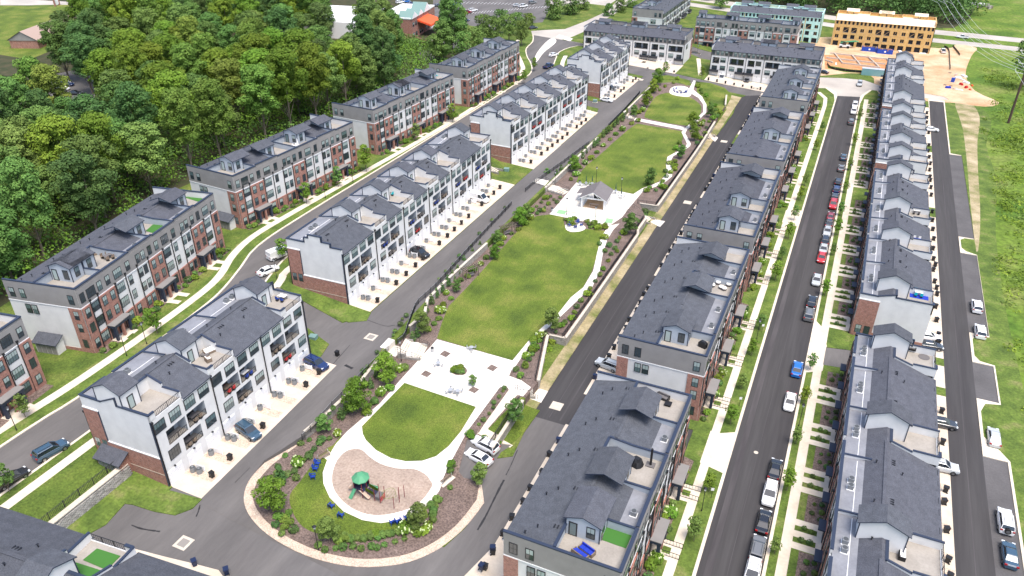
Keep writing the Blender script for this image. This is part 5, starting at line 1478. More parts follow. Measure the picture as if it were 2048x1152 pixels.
# far woods beyond the highway: one mass
def mass(name, label, poly, step, hmin, hmax, rad, n_per, size, mats, zb, seed):
    r_ = random.Random(seed); xs = [p[0] for p in poly]; ys = [p[1] for p in poly]; B_ = {k: [] for k in mats}
    x = min(xs)
    while x < max(xs):
        y = min(ys)
        while y < max(ys):
            xx, yy = x + r_.uniform(-.4, .4) * step, y + r_.uniform(-.4, .4) * step
            if inpoly(xx, yy, poly):
                h = r_.uniform(hmin, hmax); R_ = rad * r_.uniform(.75, 1.2)
                for q in range(6): 
                    a = r_.uniform(0, 6.28); B_[r_.choice(mats)].append(((xx + math.cos(a) * R_ * .45, yy + math.sin(a) * R_ * .45, zb + h * r_.uniform(.08, .85)), (R_ * .62, R_ * .62, R_ * r_.uniform(.5, .8))))
            y += step
        x += step
    m = MB()
    for k, bl_ in B_.items():
        if bl_: leaf_cards(m, bl_, n_per * len(bl_), size, k, r_)
    o = m.build(name); tag(o, label, 'woods', kind='stuff')
mass('far_woods', 'dense dark woods beyond the highway along the top of the photo', [(-140, 472), (-60, 461), (27, 450), (38, 454), (46, 480), (54, 540), (40, 600), (-140, 620), (-220, 560), (-180, 490)], 9, 17, 24, 7.0, 60, .62, ['leaf_deep', 'leaf_mid', 'leaf_deep'], -3, 8)
mass('far_woods', 'dark woods in the top right corner beyond the field', [(100, 560), (200, 520), (300, 700), (120, 700)], 11, 15, 22, 7.0, 40, .8, ['leaf_deep'], -3, 9)
mass('far_woods', 'green trees beyond the car park along the top left edge', [(-330, 420), (-250, 440), (-215, 500), (-330, 520), (-420, 460)], 11, 14, 20, 7.0, 40, .8, ['leaf_mid', 'leaf_bright'], 2, 19)
# single planted trees
mid_t = tree_proto('street_tree', 9, 3.4, 0, 'leaf_mid', 31, 1800, .24, .16, .18)
brt_t = tree_proto('street_tree', 5.2, 1.5, 0, 'leaf_bright', 32, 700, .17, .07, .25)
brt2_t = tree_proto('street_tree', 4.6, 1.25, 0, 'leaf_mid', 33, 560, .16, .06, .28)
mag_t = tree_proto('park_tree', 6.2, 2.3, 0, 'leaf_bright', 34, 3600, .14, .10, .10, k=22)
mag2_t = tree_proto('park_tree', 5.4, 1.9, 0, 'leaf_mid', 35, 3000, .13, .09, .12, k=20)
MT, BT, BT2, MG, MG2 = map(Proto, (mid_t, brt_t, brt2_t, mag_t, mag2_t))
def put_trees(lst, proto, grp, z=None):
    for px, py, sc, lab in lst:
        x, y, zz = GZ(px, py, z); proto.put((x, y, zz + .12), rnd.uniform(0, 6.28), lab, grp, (sc, sc, sc))
put_trees([(905, 105, 1.5, 'large round tree in the middle of the car park by the orange canopy'), (872, 126, 1.25, 'tree beside the brick patio corner'), (893, 52, 1.25, 'broad tree at the corner of the shop car park'), (955, 112, 1.3, 'tree left of the farthest brick row'), (925, 118, 1.2, 'tree behind the third brick row next to the lane'),
           (985, 95, 1.4, 'tree behind the far end of the farthest brick row'), (1018, 84, 1.3, 'tree by the far corner of the farthest brick row'), (1043, 92, 1.2, 'round tree beside the curved sidewalk'), (968, 84, 1.3, 'tree at the edge of the car park above the roofs'), (1000, 68, 1.2, 'tree in the group above the farthest brick row'), (1035, 70, 1.1, 'tree nearest the road junction on the car park side')], MT, 'trees round the car park', 2.5)
put_trees([(1108, 55, 1.7, 'leftmost big tree of the pair beside the road at the top'), (1140, 46, 1.6, 'right-hand big tree of the pair beside the road at the top'), (1165, 36, 1.3, 'tree behind the pair beside the top road'), (1240, 40, 1.2, 'round tree between the top road and the grey end wall'), (1215, 48, 1.1, 'low bright tree left of the grey end wall at the top'), (1262, 30, 1.2, 'tree against the grey end wall at the top'),
           (1440, 26, 1.5, 'tree behind the brick row in the distance'), (1415, 10, 1.7, 'tall tree at the top edge left of the teal building'), (1458, 6, 1.7, 'tree at the top edge beside the teal building'), (2046, 170, 1.9, 'dark tree cut by the right edge of the photo')], MT, 'scattered trees at the back', -1.5)
bush_y = Proto(tree_proto('yellow_bush', 6, 3.6, 0, 'leaf_yellow', 37, 1200, .3, .12, .05))
bush_y.put(GZ(1057, 52, 2.5), 0, 'yellow-leaved round tree beside the shop car park entrance')
bush_y.put(GZ(922, 44, 2.5), 1, 'yellow-green small tree at the car park corner behind the broad tree')
# street trees along the verges
ROAD_T = 'young street trees in the verge'
kk = 0
for px, py in ((1416, 985), (1387, 1082), (1462, 850), (1487, 780), (1503, 712), (1516, 660), (1543, 560), (1558, 520), (1570, 478), (1580, 440), (1590, 400), (1604, 372), (1622, 300), (1630, 262)):
    kk += 1; x, y, z = GZ(px, py, EZ); (BT if kk % 2 else BT2).put((-7.45, y, z + .1), kk, 'slim young tree in the verge left of the car street, %s from the bottom' % ORD[kk - 1], ROAD_T, (rnd.uniform(.7, 1.0),) * 3)
kk = 0
for px, py in ((1549, 1110), (1563, 980), (1588, 888), (1604, 808), (1617, 740), (1640, 590), (1655, 510), (1661, 470), (1668, 430), (1680, 385), (1690, 340), (1697, 290), (1710, 240)):
    kk += 1; x, y, z = GZ(px, py, EZ); (BT2 if kk % 2 else BT).put((2.9, y, z + .1), kk, 'young tree in the verge right of the car street, %s from the bottom' % ORD[kk - 1], ROAD_T, (rnd.uniform(.6, .95),) * 3)
for i, (px, py, sc) in enumerate(((52, 836, 1.0), (315, 668, 1.05), (402, 412, 1.1), (614, 408, 1.1), (677, 374, 1.25), (733, 344, 1.5), (832, 282, 1.2), (905, 245, 1.2), (20, 985, 1.1))):
    x, y, z = GZ(px, py, 2.5); (BT if i % 2 else BT2).put((x, y, z), i, 'young tree beside the sidewalk of the brick rows, %s from the left' % ORD[i], 'young trees on the left street', (sc,) * 3)
for i, (px, py, lab) in enumerate(((567, 520, 'young tree beside the parked white van on the left street'), (1146, 150, 'narrow young tree beside the sidewalk near the short white row'), (1068, 142, 'young tree in the curved verge left of the wide road'), (1048, 168, 'bushy young tree beside the farthest brick row end'), (1330, 150, 'small dark tree at the edge of the far cross street'), (1403, 160, 'slim tree beside the far tan walk'))):
    BT.put(GZ(px, py, 0 if px > 1200 else 2.5), i, lab, None, (1.0,) * 3)
# park trees (pixels of the trunk base)
for i, (px, py, sc, k, lab) in enumerate((
    (548, 1022, 1.0, 0, 'round tree in the mulch at the left tip of the playground loop'), (660, 1085, .85, 1, 'round tree at the bottom of the playground loop by the lamp'), (838, 1056, .85, 1, 'round tree at the lower right of the play ring path'),
    (718, 826, 1.12, 0, 'large round tree in the left bed beside the oval lawn, nearest of three'), (776, 765, 1.0, 0, 'round tree below the plaza stairs, middle one of three'), (845, 668, .95, 1, 'dark round tree above the plaza stairs, farthest of three'),
    (650, 868, .72, 1, 'small tree by the railing left of the play area'), (960, 968, .75, 1, 'narrow tree at the corner of the parking bay with white cars'), (1030, 845, .85, 1, 'tree in the small grass patch by the right alley'),
    (945, 772, .42, 1, 'spiky small palm-like tree in the plaza'), (1103, 662, .95, 1, 'loose tree beside the curved path at the bottom of the big lawn'), (1260, 470, 1.05, 1, 'bright tree beside the pavilion terrace wall'),
    (1300, 372, .95, 1, 'tree beside the path right of the pavilion lawn'), (1052, 440, .8, 1, 'tree in the left bed near the big lawn top'), (1040, 452, .8, 0, 'bright tree in the left bed at the top of the big lawn'),
    (1148, 345, .8, 0, 'bright tree at the lower left of the pavilion lawn'), (995, 490, .7, 1, 'tree by the pergola bench left of the big lawn'), (990, 520, .6, 0, 'low bright tree left of the big lawn'),
    (913, 585, .55, 1, 'small tree in the left bed beside the big lawn'), (1315, 170, 1.0, 0, 'bright tree at the top left of the far oval lawn'), (1305, 188, .9, 0, 'second bright tree at the top left of the far oval lawn'), (1292, 215, .95, 0, 'bright tree left of the far oval lawn'), (1267, 235, .8, 1, 'tree at the left end of the cross path'),
    (1384, 258, .9, 0, 'tree where the cross path meets the curved path'), (1388, 282, .8, 0, 'bright tree inside the curved path below the crossing'), (1420, 236, .9, 1, 'tree in the bed right of the curved path'), (1362, 318, .8, 1, 'tree beside the winding path right of the pavilion lawn'), (1216, 268, .5, 1, 'small tree beside the left alley wall'),
    (1094, 355, .5, 1, 'small pale tree at the lamp by the upper stairs'))):
    x, y, z = GZ(px, py, Pz); (MG if k == 0 else MG2).put((x, y, z + .12), i * 1.3, lab, 'trees of the park', (sc,) * 3)

# shrubs
def shrub_proto(name, cat, blobs, n, size, mat, seed, extra=None):
    r_ = random.Random(seed); root = None; m = MB(); leaf_cards(m, blobs, n, size, mat, r_, shell=.7)
    if extra:
        for b in blobs:
            for _ in range(extra[1]):
                u = rand_unit(r_); u.z = abs(u.z); p = Vector(b[0]) + Vector((u.x * b[1][0], u.y * b[1][1], u.z * b[1][2])) * 1.03
                s = extra[2]; m.box(p.x - s, p.x + s, p.y - s, p.y + s, p.z - s, p.z + s, extra[0])
    o = m.build(name); o['category'] = cat; o['label'] = ''
    return o
SH = {'box': Proto(shrub_proto('round_shrub', 'shrub', [((0, 0, .38), (.5, .5, .42))], 130, .13, 'leaf_mid', 1)),
      'dark': Proto(shrub_proto('round_shrub', 'shrub', [((0, 0, .42), (.6, .6, .48))], 150, .13, 'leaf_deep', 2)),
      'cone': Proto(shrub_proto('cone_shrub', 'shrub', [((0, 0, .55), (.72, .72, .6)), ((0, 0, 1.25), (.55, .55, .6)), ((0, 0, 1.95), (.3, .3, .55))], 330, .14, 'leaf_deep', 3)),
      'yel': Proto(shrub_proto('bright_shrub', 'shrub', [((0, 0, .4), (.6, .55, .42)), ((.3, .3, .4), (.4, .4, .4))], 200, .15, 'leaf_yellow', 4)),
      'brt': Proto(shrub_proto('bright_shrub', 'shrub', [((0, 0, .5), (.75, .7, .55)), ((.4, -.3, .5), (.5, .5, .5))], 260, .16, 'leaf_bright', 5)),
      'hyd': Proto(shrub_proto('hydrangea', 'flowering shrub', [((0, 0, .55), (.85, .8, .6)), ((.5, .2, .5), (.6, .6, .5))], 260, .17, 'leaf_bright', 6, ('flower_white', 9, .085))),
      'grs': Proto(shrub_proto('ornamental_grass', 'ornamental grass', [((0, 0, .4), (.6, .6, .5))], 170, .2, 'leaf_mid', 7))}
KN = {'box': 'small round green shrub', 'dark': 'dark round evergreen shrub', 'cone': 'dark cone-shaped evergreen', 'yel': 'low yellow-green shrub', 'brt': 'bright leafy shrub', 'hyd': 'white-flowered hydrangea', 'grs': 'tuft of ornamental grass'}
def shrubs(kinds, pts, where, grp, z=Pz, jit=.25, sc=(.8, 1.25), world=False, zo=.1):
    c = {}
    for i, p in enumerate(pts):
        k = kinds[i % len(kinds)]; c[k] = c.get(k, 0) + 1
        if world: x, y = p; zz = z(x, y) if callable(z) else z
        else: x, y, zz = GZ(p[0], p[1], z)
        s_ = rnd.uniform(*sc)
        SH[k].put((x + rnd.uniform(-jit, jit), y + rnd.uniform(-jit, jit), zz + zo), rnd.uniform(0, 6.28), '%s %s, %s along' % (KN[k], where, ORD[c[k] - 1]), grp, (s_, s_, s_))
def along(p, q, n): return [(p[0] + (q[0] - p[0]) * i / max(1, n - 1), p[1] + (q[1] - p[1]) * i / max(1, n - 1)) for i in range(n)]
def zz6(l): return zc(z6b, l)
shrubs(['box'], zz6([(500, 935), (555, 948), (630, 950), (700, 945), (775, 940), (845, 938), (910, 935), (975, 930), (1045, 912), (1122, 893), (1190, 870)]), 'at the bottom of the mulch loop', 'row of round shrubs round the loop')
shrubs(['yel'], zz6([(190, 690), (205, 725), (250, 770), (290, 725), (255, 670), (655, 890), (700, 865)]), 'left of the lamp in the loop bed', 'yellow shrubs in the loop bed')
shrubs(['cone', 'dark'], zz6([(215, 410), (320, 800)]), 'in the left part of the loop bed', None, sc=(1.2, 1.5))
shrubs(['box', 'dark'], zz6([(255, 200), (190, 285), (185, 345), (160, 770), (220, 820), (360, 115), (420, 75), (265, 360), (325, 380), (305, 325), (385, 250), (415, 215), (447, 180), (478, 148), (508, 112), (532, 78), (595, 70)]), 'between the left railing and the play area', 'shrubs left of the play area')
shrubs(['hyd'], zz6([(335, 265), (645, 30), (1190, 785), (1280, 830), (1330, 810), (1380, 780)]), 'round the play area', 'hydrangeas round the play area')
shrubs(['grs'], [(670 + i * 9.5, 1083 - i * .2 - (i % 3) * 2 - max(0, i - 6) * 1.3) for i in range(14)] + zz6([(1400, 600), (1420, 640), (1430, 560), (1400, 680), (1440, 600), (1410, 720), (1460, 560)]), 'in the band below the ring path', 'ornamental grasses below the ring path', sc=(.8, 1.1))
shrubs(['box', 'brt'], zz6([(1550, 320), (1560, 285), (1555, 460), (960, 835), (1250, 760), (1720, 30), (1820, 60), (1920, 90)]), 'near the white parked cars', 'shrubs near the parking bay')
# left bed up the big lawn
ev = [(680, 840), (690, 828), (712, 800), (727, 776), (742, 775), (756, 757), (828, 684), (838, 675), (853, 627), (865, 609), (875, 597), (884, 586), (896, 573), (905, 560), (914, 550), (930, 530), (945, 512), (958, 500)]
shrubs(['cone'], ev, 'along the left retaining wall', 'cone evergreens along the left wall', sc=(.85, 1.15))
shrubs(['yel', 'brt', 'hyd', 'grs'], [(905, 600), (888, 612), (880, 625), (870, 650), (880, 640), (860, 662), (895, 590), (920, 565), (935, 556), (948, 545), (960, 532), (972, 518), (985, 505), (1000, 492), (1010, 480), (1022, 470), (1035, 462), (1050, 450), (1062, 440), (1075, 430), (1085, 424), (780, 782), (765, 790), (750, 808), (740, 815), (735, 830), (800, 745), (808, 738)], 'in the bed left of the big lawn', 'mixed shrubs left of the big lawn', sc=(.8, 1.3))
shrubs(['brt', 'box', 'dark'], [(1060, 425), (1072, 415), (1082, 408), (1092, 400), (1100, 395), (1108, 402), (1098, 410), (1088, 418), (1078, 425), (1068, 396), (1082, 388), (1085, 378), (1100, 372), (1118, 398), (1112, 408)], 'in the bed left of the pavilion terrace', 'shrubs left of the pavilion')
shrubs(['cone', 'cone', 'dark'], [(1114, 360), (1122, 350), (1130, 342), (1138, 335), (1145, 328), (1155, 325), (1165, 318), (1172, 308), (1180, 300), (1186, 296), (1194, 292), (1198, 284), (1205, 276), (1212, 270), (1220, 262), (1228, 256), (1236, 250), (1243, 244), (1250, 238)], 'along the wall left of the pavilion lawn', 'evergreens left of the pavilion lawn', sc=(.9, 1.3))
shrubs(['brt', 'hyd', 'yel'], [(1182, 320), (1170, 328), (1160, 338), (1195, 308), (1208, 294), (1220, 282), (1232, 272), (1245, 262), (1262, 250), (1275, 244), (1150, 352), (1142, 362), (1275, 228), (1285, 224), (1290, 205), (1296, 196), (1302, 186), (1318, 182), (1330, 175), (1310, 160), (1345, 168), (1355, 160)], 'left of the far lawns', 'shrubs left of the far lawns', sc=(.9, 1.4))
shrubs(['box', 'brt', 'yel'], [(1132, 442), (1140, 446), (1148, 440), (1136, 450), (1145, 452), (1172, 446), (1178, 452), (1186, 450), (1192, 456), (1200, 452), (1207, 458), (1180, 458), (1212, 452), (1198, 460)], 'in the hedge below the shuffleboard court', 'hedge shrubs at the court', sc=(.9, 1.2))
# right bed between path and wall
shrubs(['box', 'dark', 'yel', 'brt'], [(1229, 500), (1222, 512), (1215, 524), (1206, 540), (1198, 552), (1190, 566), (1180, 580), (1172, 592), (1163, 605), (1155, 617), (1148, 628), (1140, 640), (1128, 650), (1232, 486), (1240, 478), (1246, 470), (1210, 505), (1220, 495), (1235, 505), (1120, 655), (1112, 668), (1090, 672), (1082, 685), (1074, 700), (1066, 712), (1058, 722), (1048, 735), (1070, 684), (1062, 696), (1035, 742), (1040, 752)], 'between the curved path and the right wall', 'shrubs along the right path', sc=(.8, 1.3))
shrubs(['hyd', 'brt', 'box'], [(1053, 716), (1062, 704), (1066, 690), (1075, 676), (1210, 480), (1200, 492)], 'beside the lower curve of the path', 'flowering shrubs by the lower path')
shrubs(['brt', 'yel', 'dark', 'hyd'], [(1290, 385), (1300, 378), (1312, 384), (1320, 375), (1330, 380), (1326, 366), (1332, 356), (1340, 348), (1346, 335), (1352, 325), (1358, 312), (1364, 304), (1350, 342), (1338, 330), (1330, 345), (1296, 368), (1350, 300), (1360, 290), (1395, 290), (1402, 280), (1392, 272), (1408, 268), (1412, 258), (1400, 252), (1405, 245), (1396, 240), (1386, 248)], 'in the beds right of the pavilion lawn', 'shrubs right of the pavilion lawn', sc=(.9, 1.4))
shrubs(['brt', 'yel', 'grs'], [(1396, 176), (1400, 182), (1405, 188), (1412, 194), (1416, 202), (1422, 208), (1428, 214), (1432, 222), (1428, 230), (1424, 240), (1418, 246), (1434, 236), (1440, 228)], 'in the bed right of the far oval path', 'shrubs by the far oval path', sc=(1.0, 1.5))
shrubs(['dark', 'box'], [(1011, 778), (1005, 786), (998, 796), (990, 808), (984, 818), (976, 830), (968, 842), (961, 852)], 'in the planting strip right of the oval lawn', 'strip shrubs beside the tan walk', sc=(.6, .9))
shrubs(['brt'], [(1112, 678), (1104, 690), (1092, 706), (1080, 722), (1074, 738)], 'below the right wall by the alley', 'shrubs below the right wall', z=EZ, sc=(1.0, 1.5))
shrubs(['dark'], [(1290, 428), (1293, 420), (1287, 436)], 'below the terrace wall at the alley stairs', None, z=EZ, sc=(1.3, 1.7))
shrubs(['dark', 'brt', 'box'], [(915, 740), (922, 738), (928, 742), (919, 746), (911, 744), (925, 747)], 'in the round planter of the plaza', 'shrubs in the round planter', sc=(.9, 1.2))
# outside the railing on the alley side
shrubs(['box', 'dark'], [(790, 664), (800, 650), (806, 642), (811, 634), (788, 674), (756, 706), (735, 735), (726, 748), (700, 785), (690, 800), (668, 822), (660, 832), (878, 560), (892, 545), (905, 530), (920, 514), (940, 493), (960, 470), (985, 444), (1010, 418)], 'on the alley side of the black railing', 'shrubs outside the left railing', z=0.0, sc=(.6, 1.0))
# beds in front of the brick rows
n_ = 0
for fS, fN, nm in (((-110.9, 70.2), (-118.4, 110.3), 'nearest brick row'), ((-121.2, 119.3), (-118.4, 161.4), 'second brick row'), ((-119.2, 172.2), (-116.5, 213.6), 'third brick row'), ((-115.8, 222.2), (-115.4, 262.6), 'farthest brick row')):
    L = math.dist(fS, fN); ux, uy = (fN[0] - fS[0]) / L, (fN[1] - fS[1]) / L; vx, vy = uy, -ux
    pts = []
    for i in range(int(L / 1.55)):
        s_ = .8 + i * 1.55
        if (L - s_) % (L / 3) > L / 3 * .38 and (L - s_) % (L / 3) < L / 3 * .72: continue
        pts.append((fS[0] + ux * s_ + vx * (1.0 + (i % 2) * .7), fS[1] + uy * s_ + vy * (1.0 + (i % 2) * .7)))
    shrubs(['box', 'yel', 'dark', 'brt'], pts, 'in the bed before the ' + nm, 'foundation shrubs of the brick rows', z=2.5, world=True, sc=(.9, 1.4))
# beds in front of the right rows
for y0, y1, nm in ((57.3, 91.6, 'nearest grey-ended row'), (102.1, 141.6, 'second grey-ended row'), (147.7, 187.2, 'third grey-ended row'), (194.0, 236.7, 'fourth grey-ended row'), (249.0, 291.2, 'farthest grey-ended row')):
    M = (y1 - y0) / 3; pts = []
    for i in range(int((y1 - y0) / 1.5)):
        y = y0 + .7 + i * 1.5; ph = ((y1 - y) % M) / M
        if .38 < ph < .72: continue
        pts.append((-11.9 + (i % 2) * .6, y))
    shrubs(['dark', 'brt', 'hyd', 'box'], pts, 'in the front bed of the ' + nm, 'front bed shrubs of the right rows', z=EZ, world=True, sc=(.8, 1.2))
for y0, y1, nm in ((46.5, 125.2, 'nearest right-hand row'), (139.8, 208.6, 'second right-hand row'), (216.6, 264.4, 'third right-hand row'), (271.4, 303, 'farthest right-hand row')):
    y = y0 + .8; pts = []
    while y + 4.5 < y1:
        for a in ((6.9, 1.5), (6.0, 1.6), (6.9, 3.7), (6.1, 3.9), (7.9, 6.6), (8.0, 8.0), (8.0, 9.6), (6.8, 7.4), (6.9, 9.2)): pts.append((a[0], y + a[1]))
        y += 11.3
    shrubs(['box', 'dark', 'box', 'dark', 'dark', 'box'], pts, 'in the garden strips of the ' + nm, 'garden strip shrubs', z=EZ, world=True, sc=(.55, .85), jit=.15)
# meadow weeds on the right: one mass
def meadow():
    r_ = random.Random(77); m = MB(); bl = {'leaf_meadow': [], 'leaf_bright': [], 'leaf_mid': []}
    for _ in range(6000):
        y = 40 + r_.random() ** .85 * 330; x = 36.8 + r_.random() * (12 + (y + 40) * .27)
        if y > 190 and x < 40.5: continue
        if y > 300 and x < 46: continue
        nz = noise.noise(Vector((x * .09, y * .06, 0))); n2 = noise.noise(Vector((x * .3, y * .3, 7)))
        if nz < -.3: continue
        rr_ = r_.uniform(.3, 1.1) * (1.1 + nz) * (1 + y / 350)
        k = 'leaf_mid' if n2 > .22 else ('leaf_meadow' if r_.random() < .7 else 'leaf_bright')
        bl[k].append(((x, y, EZ + .1), (rr_ * 1.3, rr_ * 1.3, (.3 + max(0, nz) * 1.6 + max(0, n2) * 1.2) * r_.uniform(.5, 1.5) + .1)))
    for k, b in bl.items(): leaf_cards(m, b, 22 * len(b), .26, k, r_, flat=.35, shell=.4)
    o = m.build('meadow_weeds'); tag(o, 'rough bright green weeds covering the open field on the right', 'meadow', kind='stuff')
meadow()

# ---------------------------------------------------------------- cars
def loft(m, secs, mat, cap=True):
    n = len(secs[0]); b = len(m.v); k = m.mi(mat)
    for s in secs: m.v += [tuple(p) for p in s]
    for i in range(len(secs) - 1):
        for j in range(n):
            a, c = b + i * n + j, b + i * n + (j + 1) % n
            m.f.append((a, c, c + n, a + n)); m.m.append(k)
    if cap:
        m.f.append(tuple(b + j for j in reversed(range(n)))); m.m.append(k); e = b + (len(secs) - 1) * n; m.f.append(tuple(e + j for j in range(n))); m.m.append(k)
def body_sec(x, hw, zb, zt, tuck=.06):
    return [(x, -hw + .08, zb), (x, -hw, zb + .18), (x, -hw - .01, (zb + zt) * .52), (x, -hw + tuck, zt - .06), (x, -hw + tuck + .1, zt), (x, hw - tuck - .1, zt), (x, hw - tuck, zt - .06), (x, hw + .01, (zb + zt) * .52), (x, hw, zb + .18), (x, hw - .08, zb)]
CARP = {}
def car_meshes(kind):
    """nose towards +X"""
    if kind in CARP: return CARP[kind]
    P_ = {'sedan': (4.75, .90, .95, 1.43, [(-2.37, .72, .30, .82), (-2.2, .84, .22, .96), (-1.5, .90, .20, 1.00), (0, .92, .20, .97), (1.2, .91, .20, .94), (1.9, .86, .22, .84), (2.28, .76, .25, .70), (2.38, .6, .32, .58)], (-1.75, -.95, .35, 1.15), .62),
          'suv': (4.8, .95, 1.1, 1.72, [(-2.4, .80, .38, .98), (-2.3, .90, .28, 1.12), (-1.5, .95, .26, 1.14), (0, .96, .26, 1.12), (1.1, .95, .26, 1.10), (1.95, .90, .28, 1.02), (2.3, .82, .32, .88), (2.4, .66, .40, .72)], (-2.28, -1.95, .25, 1.12), .72),
          'van': (5.6, 1.0, 1.25, 2.25, [(-2.8, .95, .40, 1.25), (-2.7, 1.0, .30, 1.28), (-1, 1.0, .30, 1.28), (1.2, 1.0, .30, 1.26), (1.9, .97, .30, 1.18), (2.6, .90, .34, 1.02), (2.8, .72, .42, .85)], (-2.74, -2.6, 1.05, 1.9), .88),
          'pickup': (5.6, 1.0, 1.1, 1.85, [(-2.8, .95, .5, 1.12), (-2.7, .98, .42, 1.14), (-.6, .98, .4, 1.14), (.6, .98, .4, 1.14), (1.5, .97, .4, 1.14), (2.5, .92, .42, 1.05), (2.8, .8, .5, .9)], (-.95, -.6, .55, 1.3), .74)}[kind]
    Ln, hw, belt, rf, secs, cab, tw = P_
    out = {}
    m = MB(); loft(m, [body_sec(*s) for s in secs], 'car_white'); out['body'] = m.mesh('body')
    m = MB(); x0, x1, x2, x3 = cab; b = belt - .03
    low = [(x0, -hw + .10, b), (x3, -hw + .12, b), (x3, hw - .12, b), (x0, hw - .10, b)]; hi = [(x1, -tw, rf - .05), (x2, -tw, rf - .05), (x2, tw, rf - .05), (x1, tw, rf - .05)]
    for i in range(4): m.quad([low[i], low[(i + 1) % 4], hi[(i + 1) % 4], hi[i]], 'car_glass')
    out['window'] = m.mesh('window')
    m = MB(); r0 = [(x1 - .04, -tw - .03, rf - .06), (x2 + .05, -tw - .03, rf - .06), (x2 + .05, tw + .03, rf - .06), (x1 - .04, tw + .03, rf - .06)]; r1 = [(x1 + .06, -tw + .08, rf + .02), (x2 - .08, -tw + .08, rf + .02), (x2 - .08, tw - .08, rf + .02), (x1 + .06, tw - .08, rf + .02)]
    m.quad(r1, 'car_white'); m.quad(r0[::-1], 'car_white')
    for i in range(4): m.quad([r0[i], r0[(i + 1) % 4], r1[(i + 1) % 4], r1[i]], 'car_white')
    for i in range(4):
        a, c = Vector(low[i]), Vector(hi[i]); m.tube(a, c, .055, 'car_white', 4)
    for sy in (-1, 1):
        for f_ in ((.42,) if kind != 'suv' else (.36, .7)):
            a = Vector(low[0]).lerp(Vector(low[1]), f_); c = Vector(hi[0]).lerp(Vector(hi[1]), f_); m.tube((a.x, sy * abs(a.y), a.z), (c.x, sy * abs(c.y), c.z), .04, 'car_white' if kind == 'van' else 'car_glass', 4)
    if kind == 'suv':
        for sy in (-.5, .5): m.box(x1 + .2, x2 - .2, sy - .02, sy + .02, rf + .04, rf + .08, 'black_metal')
    if kind == 'van': m.box(x0, .3, -hw + .06, hw - .06, b, rf - .1, 'car_white')
    out['roof'] = m.mesh('roof')
    m = MB(); wr = .34 if kind == 'sedan' else .38
    m.tube((0, -.12, 0), (0, .12, 0), wr, 'tyre', 14); m.tube((0, -.13, 0), (0, .13, 0), wr * .6, 'rim', 10); out['wheel'] = m.mesh('wheel'); out['wr'] = wr
    fx = Ln / 2
    m = MB(); m.box(-.14, .10, -.19, .19, -.06, .07, 'headlight'); out['headlight'] = m.mesh('headlight')
    m = MB(); m.box(-.06, .12, -.17, .17, -.09, .10, 'taillight'); out['taillight'] = m.mesh('taillight')
    if kind == 'pickup':
        m = MB(); m.box(-2.6, -1.0, -.78, .78, 1.0, 1.155, 'tyre'); out['cargo_bed'] = m.mesh('cargo_bed')
    out['P'] = P_; CARP[kind] = out
    return out
def setmat(o, col):
    for i, sl_ in enumerate(o.material_slots):
        if sl_.material and sl_.material.name.startswith('car_white'):
            sl_.link = 'OBJECT'; sl_.material = MAT['car_' + col]
def car(kind, col, pos, rz, label, group=None, name=None):
    M = car_meshes(kind); Ln, hw, belt, rf, secs, cab, tw = M['P']
    t = thing(name or {'suv': 'parked_suv', 'sedan': 'parked_car', 'van': 'parked_van', 'pickup': 'pickup_truck'}[kind], label, {'van': 'van', 'pickup': 'pickup truck'}.get(kind, 'car'), pos, rz, group)
    for k in ('body', 'window', 'roof'): setmat(part(k, M[k], t), col)
    if 'cargo_bed' in M: part('cargo_bed', M['cargo_bed'], t)
    for sx in (-1, 1):
        for sy in (-1, 1): part('wheel', M['wheel'], t, (sx * Ln * .305, sy * (hw - .08), M['wr']))
    for sy in (-1, 1):
        part('headlight', M['headlight'], t, (Ln / 2 - .22, sy * (hw - .28), .70 if kind == 'sedan' else .86)); part('taillight', M['taillight'], t, (-Ln / 2 + .05, sy * (hw - .22), .84 if kind == 'sedan' else 1.0))
    return t
GP = 'cars parked along the right kerb of the car street'
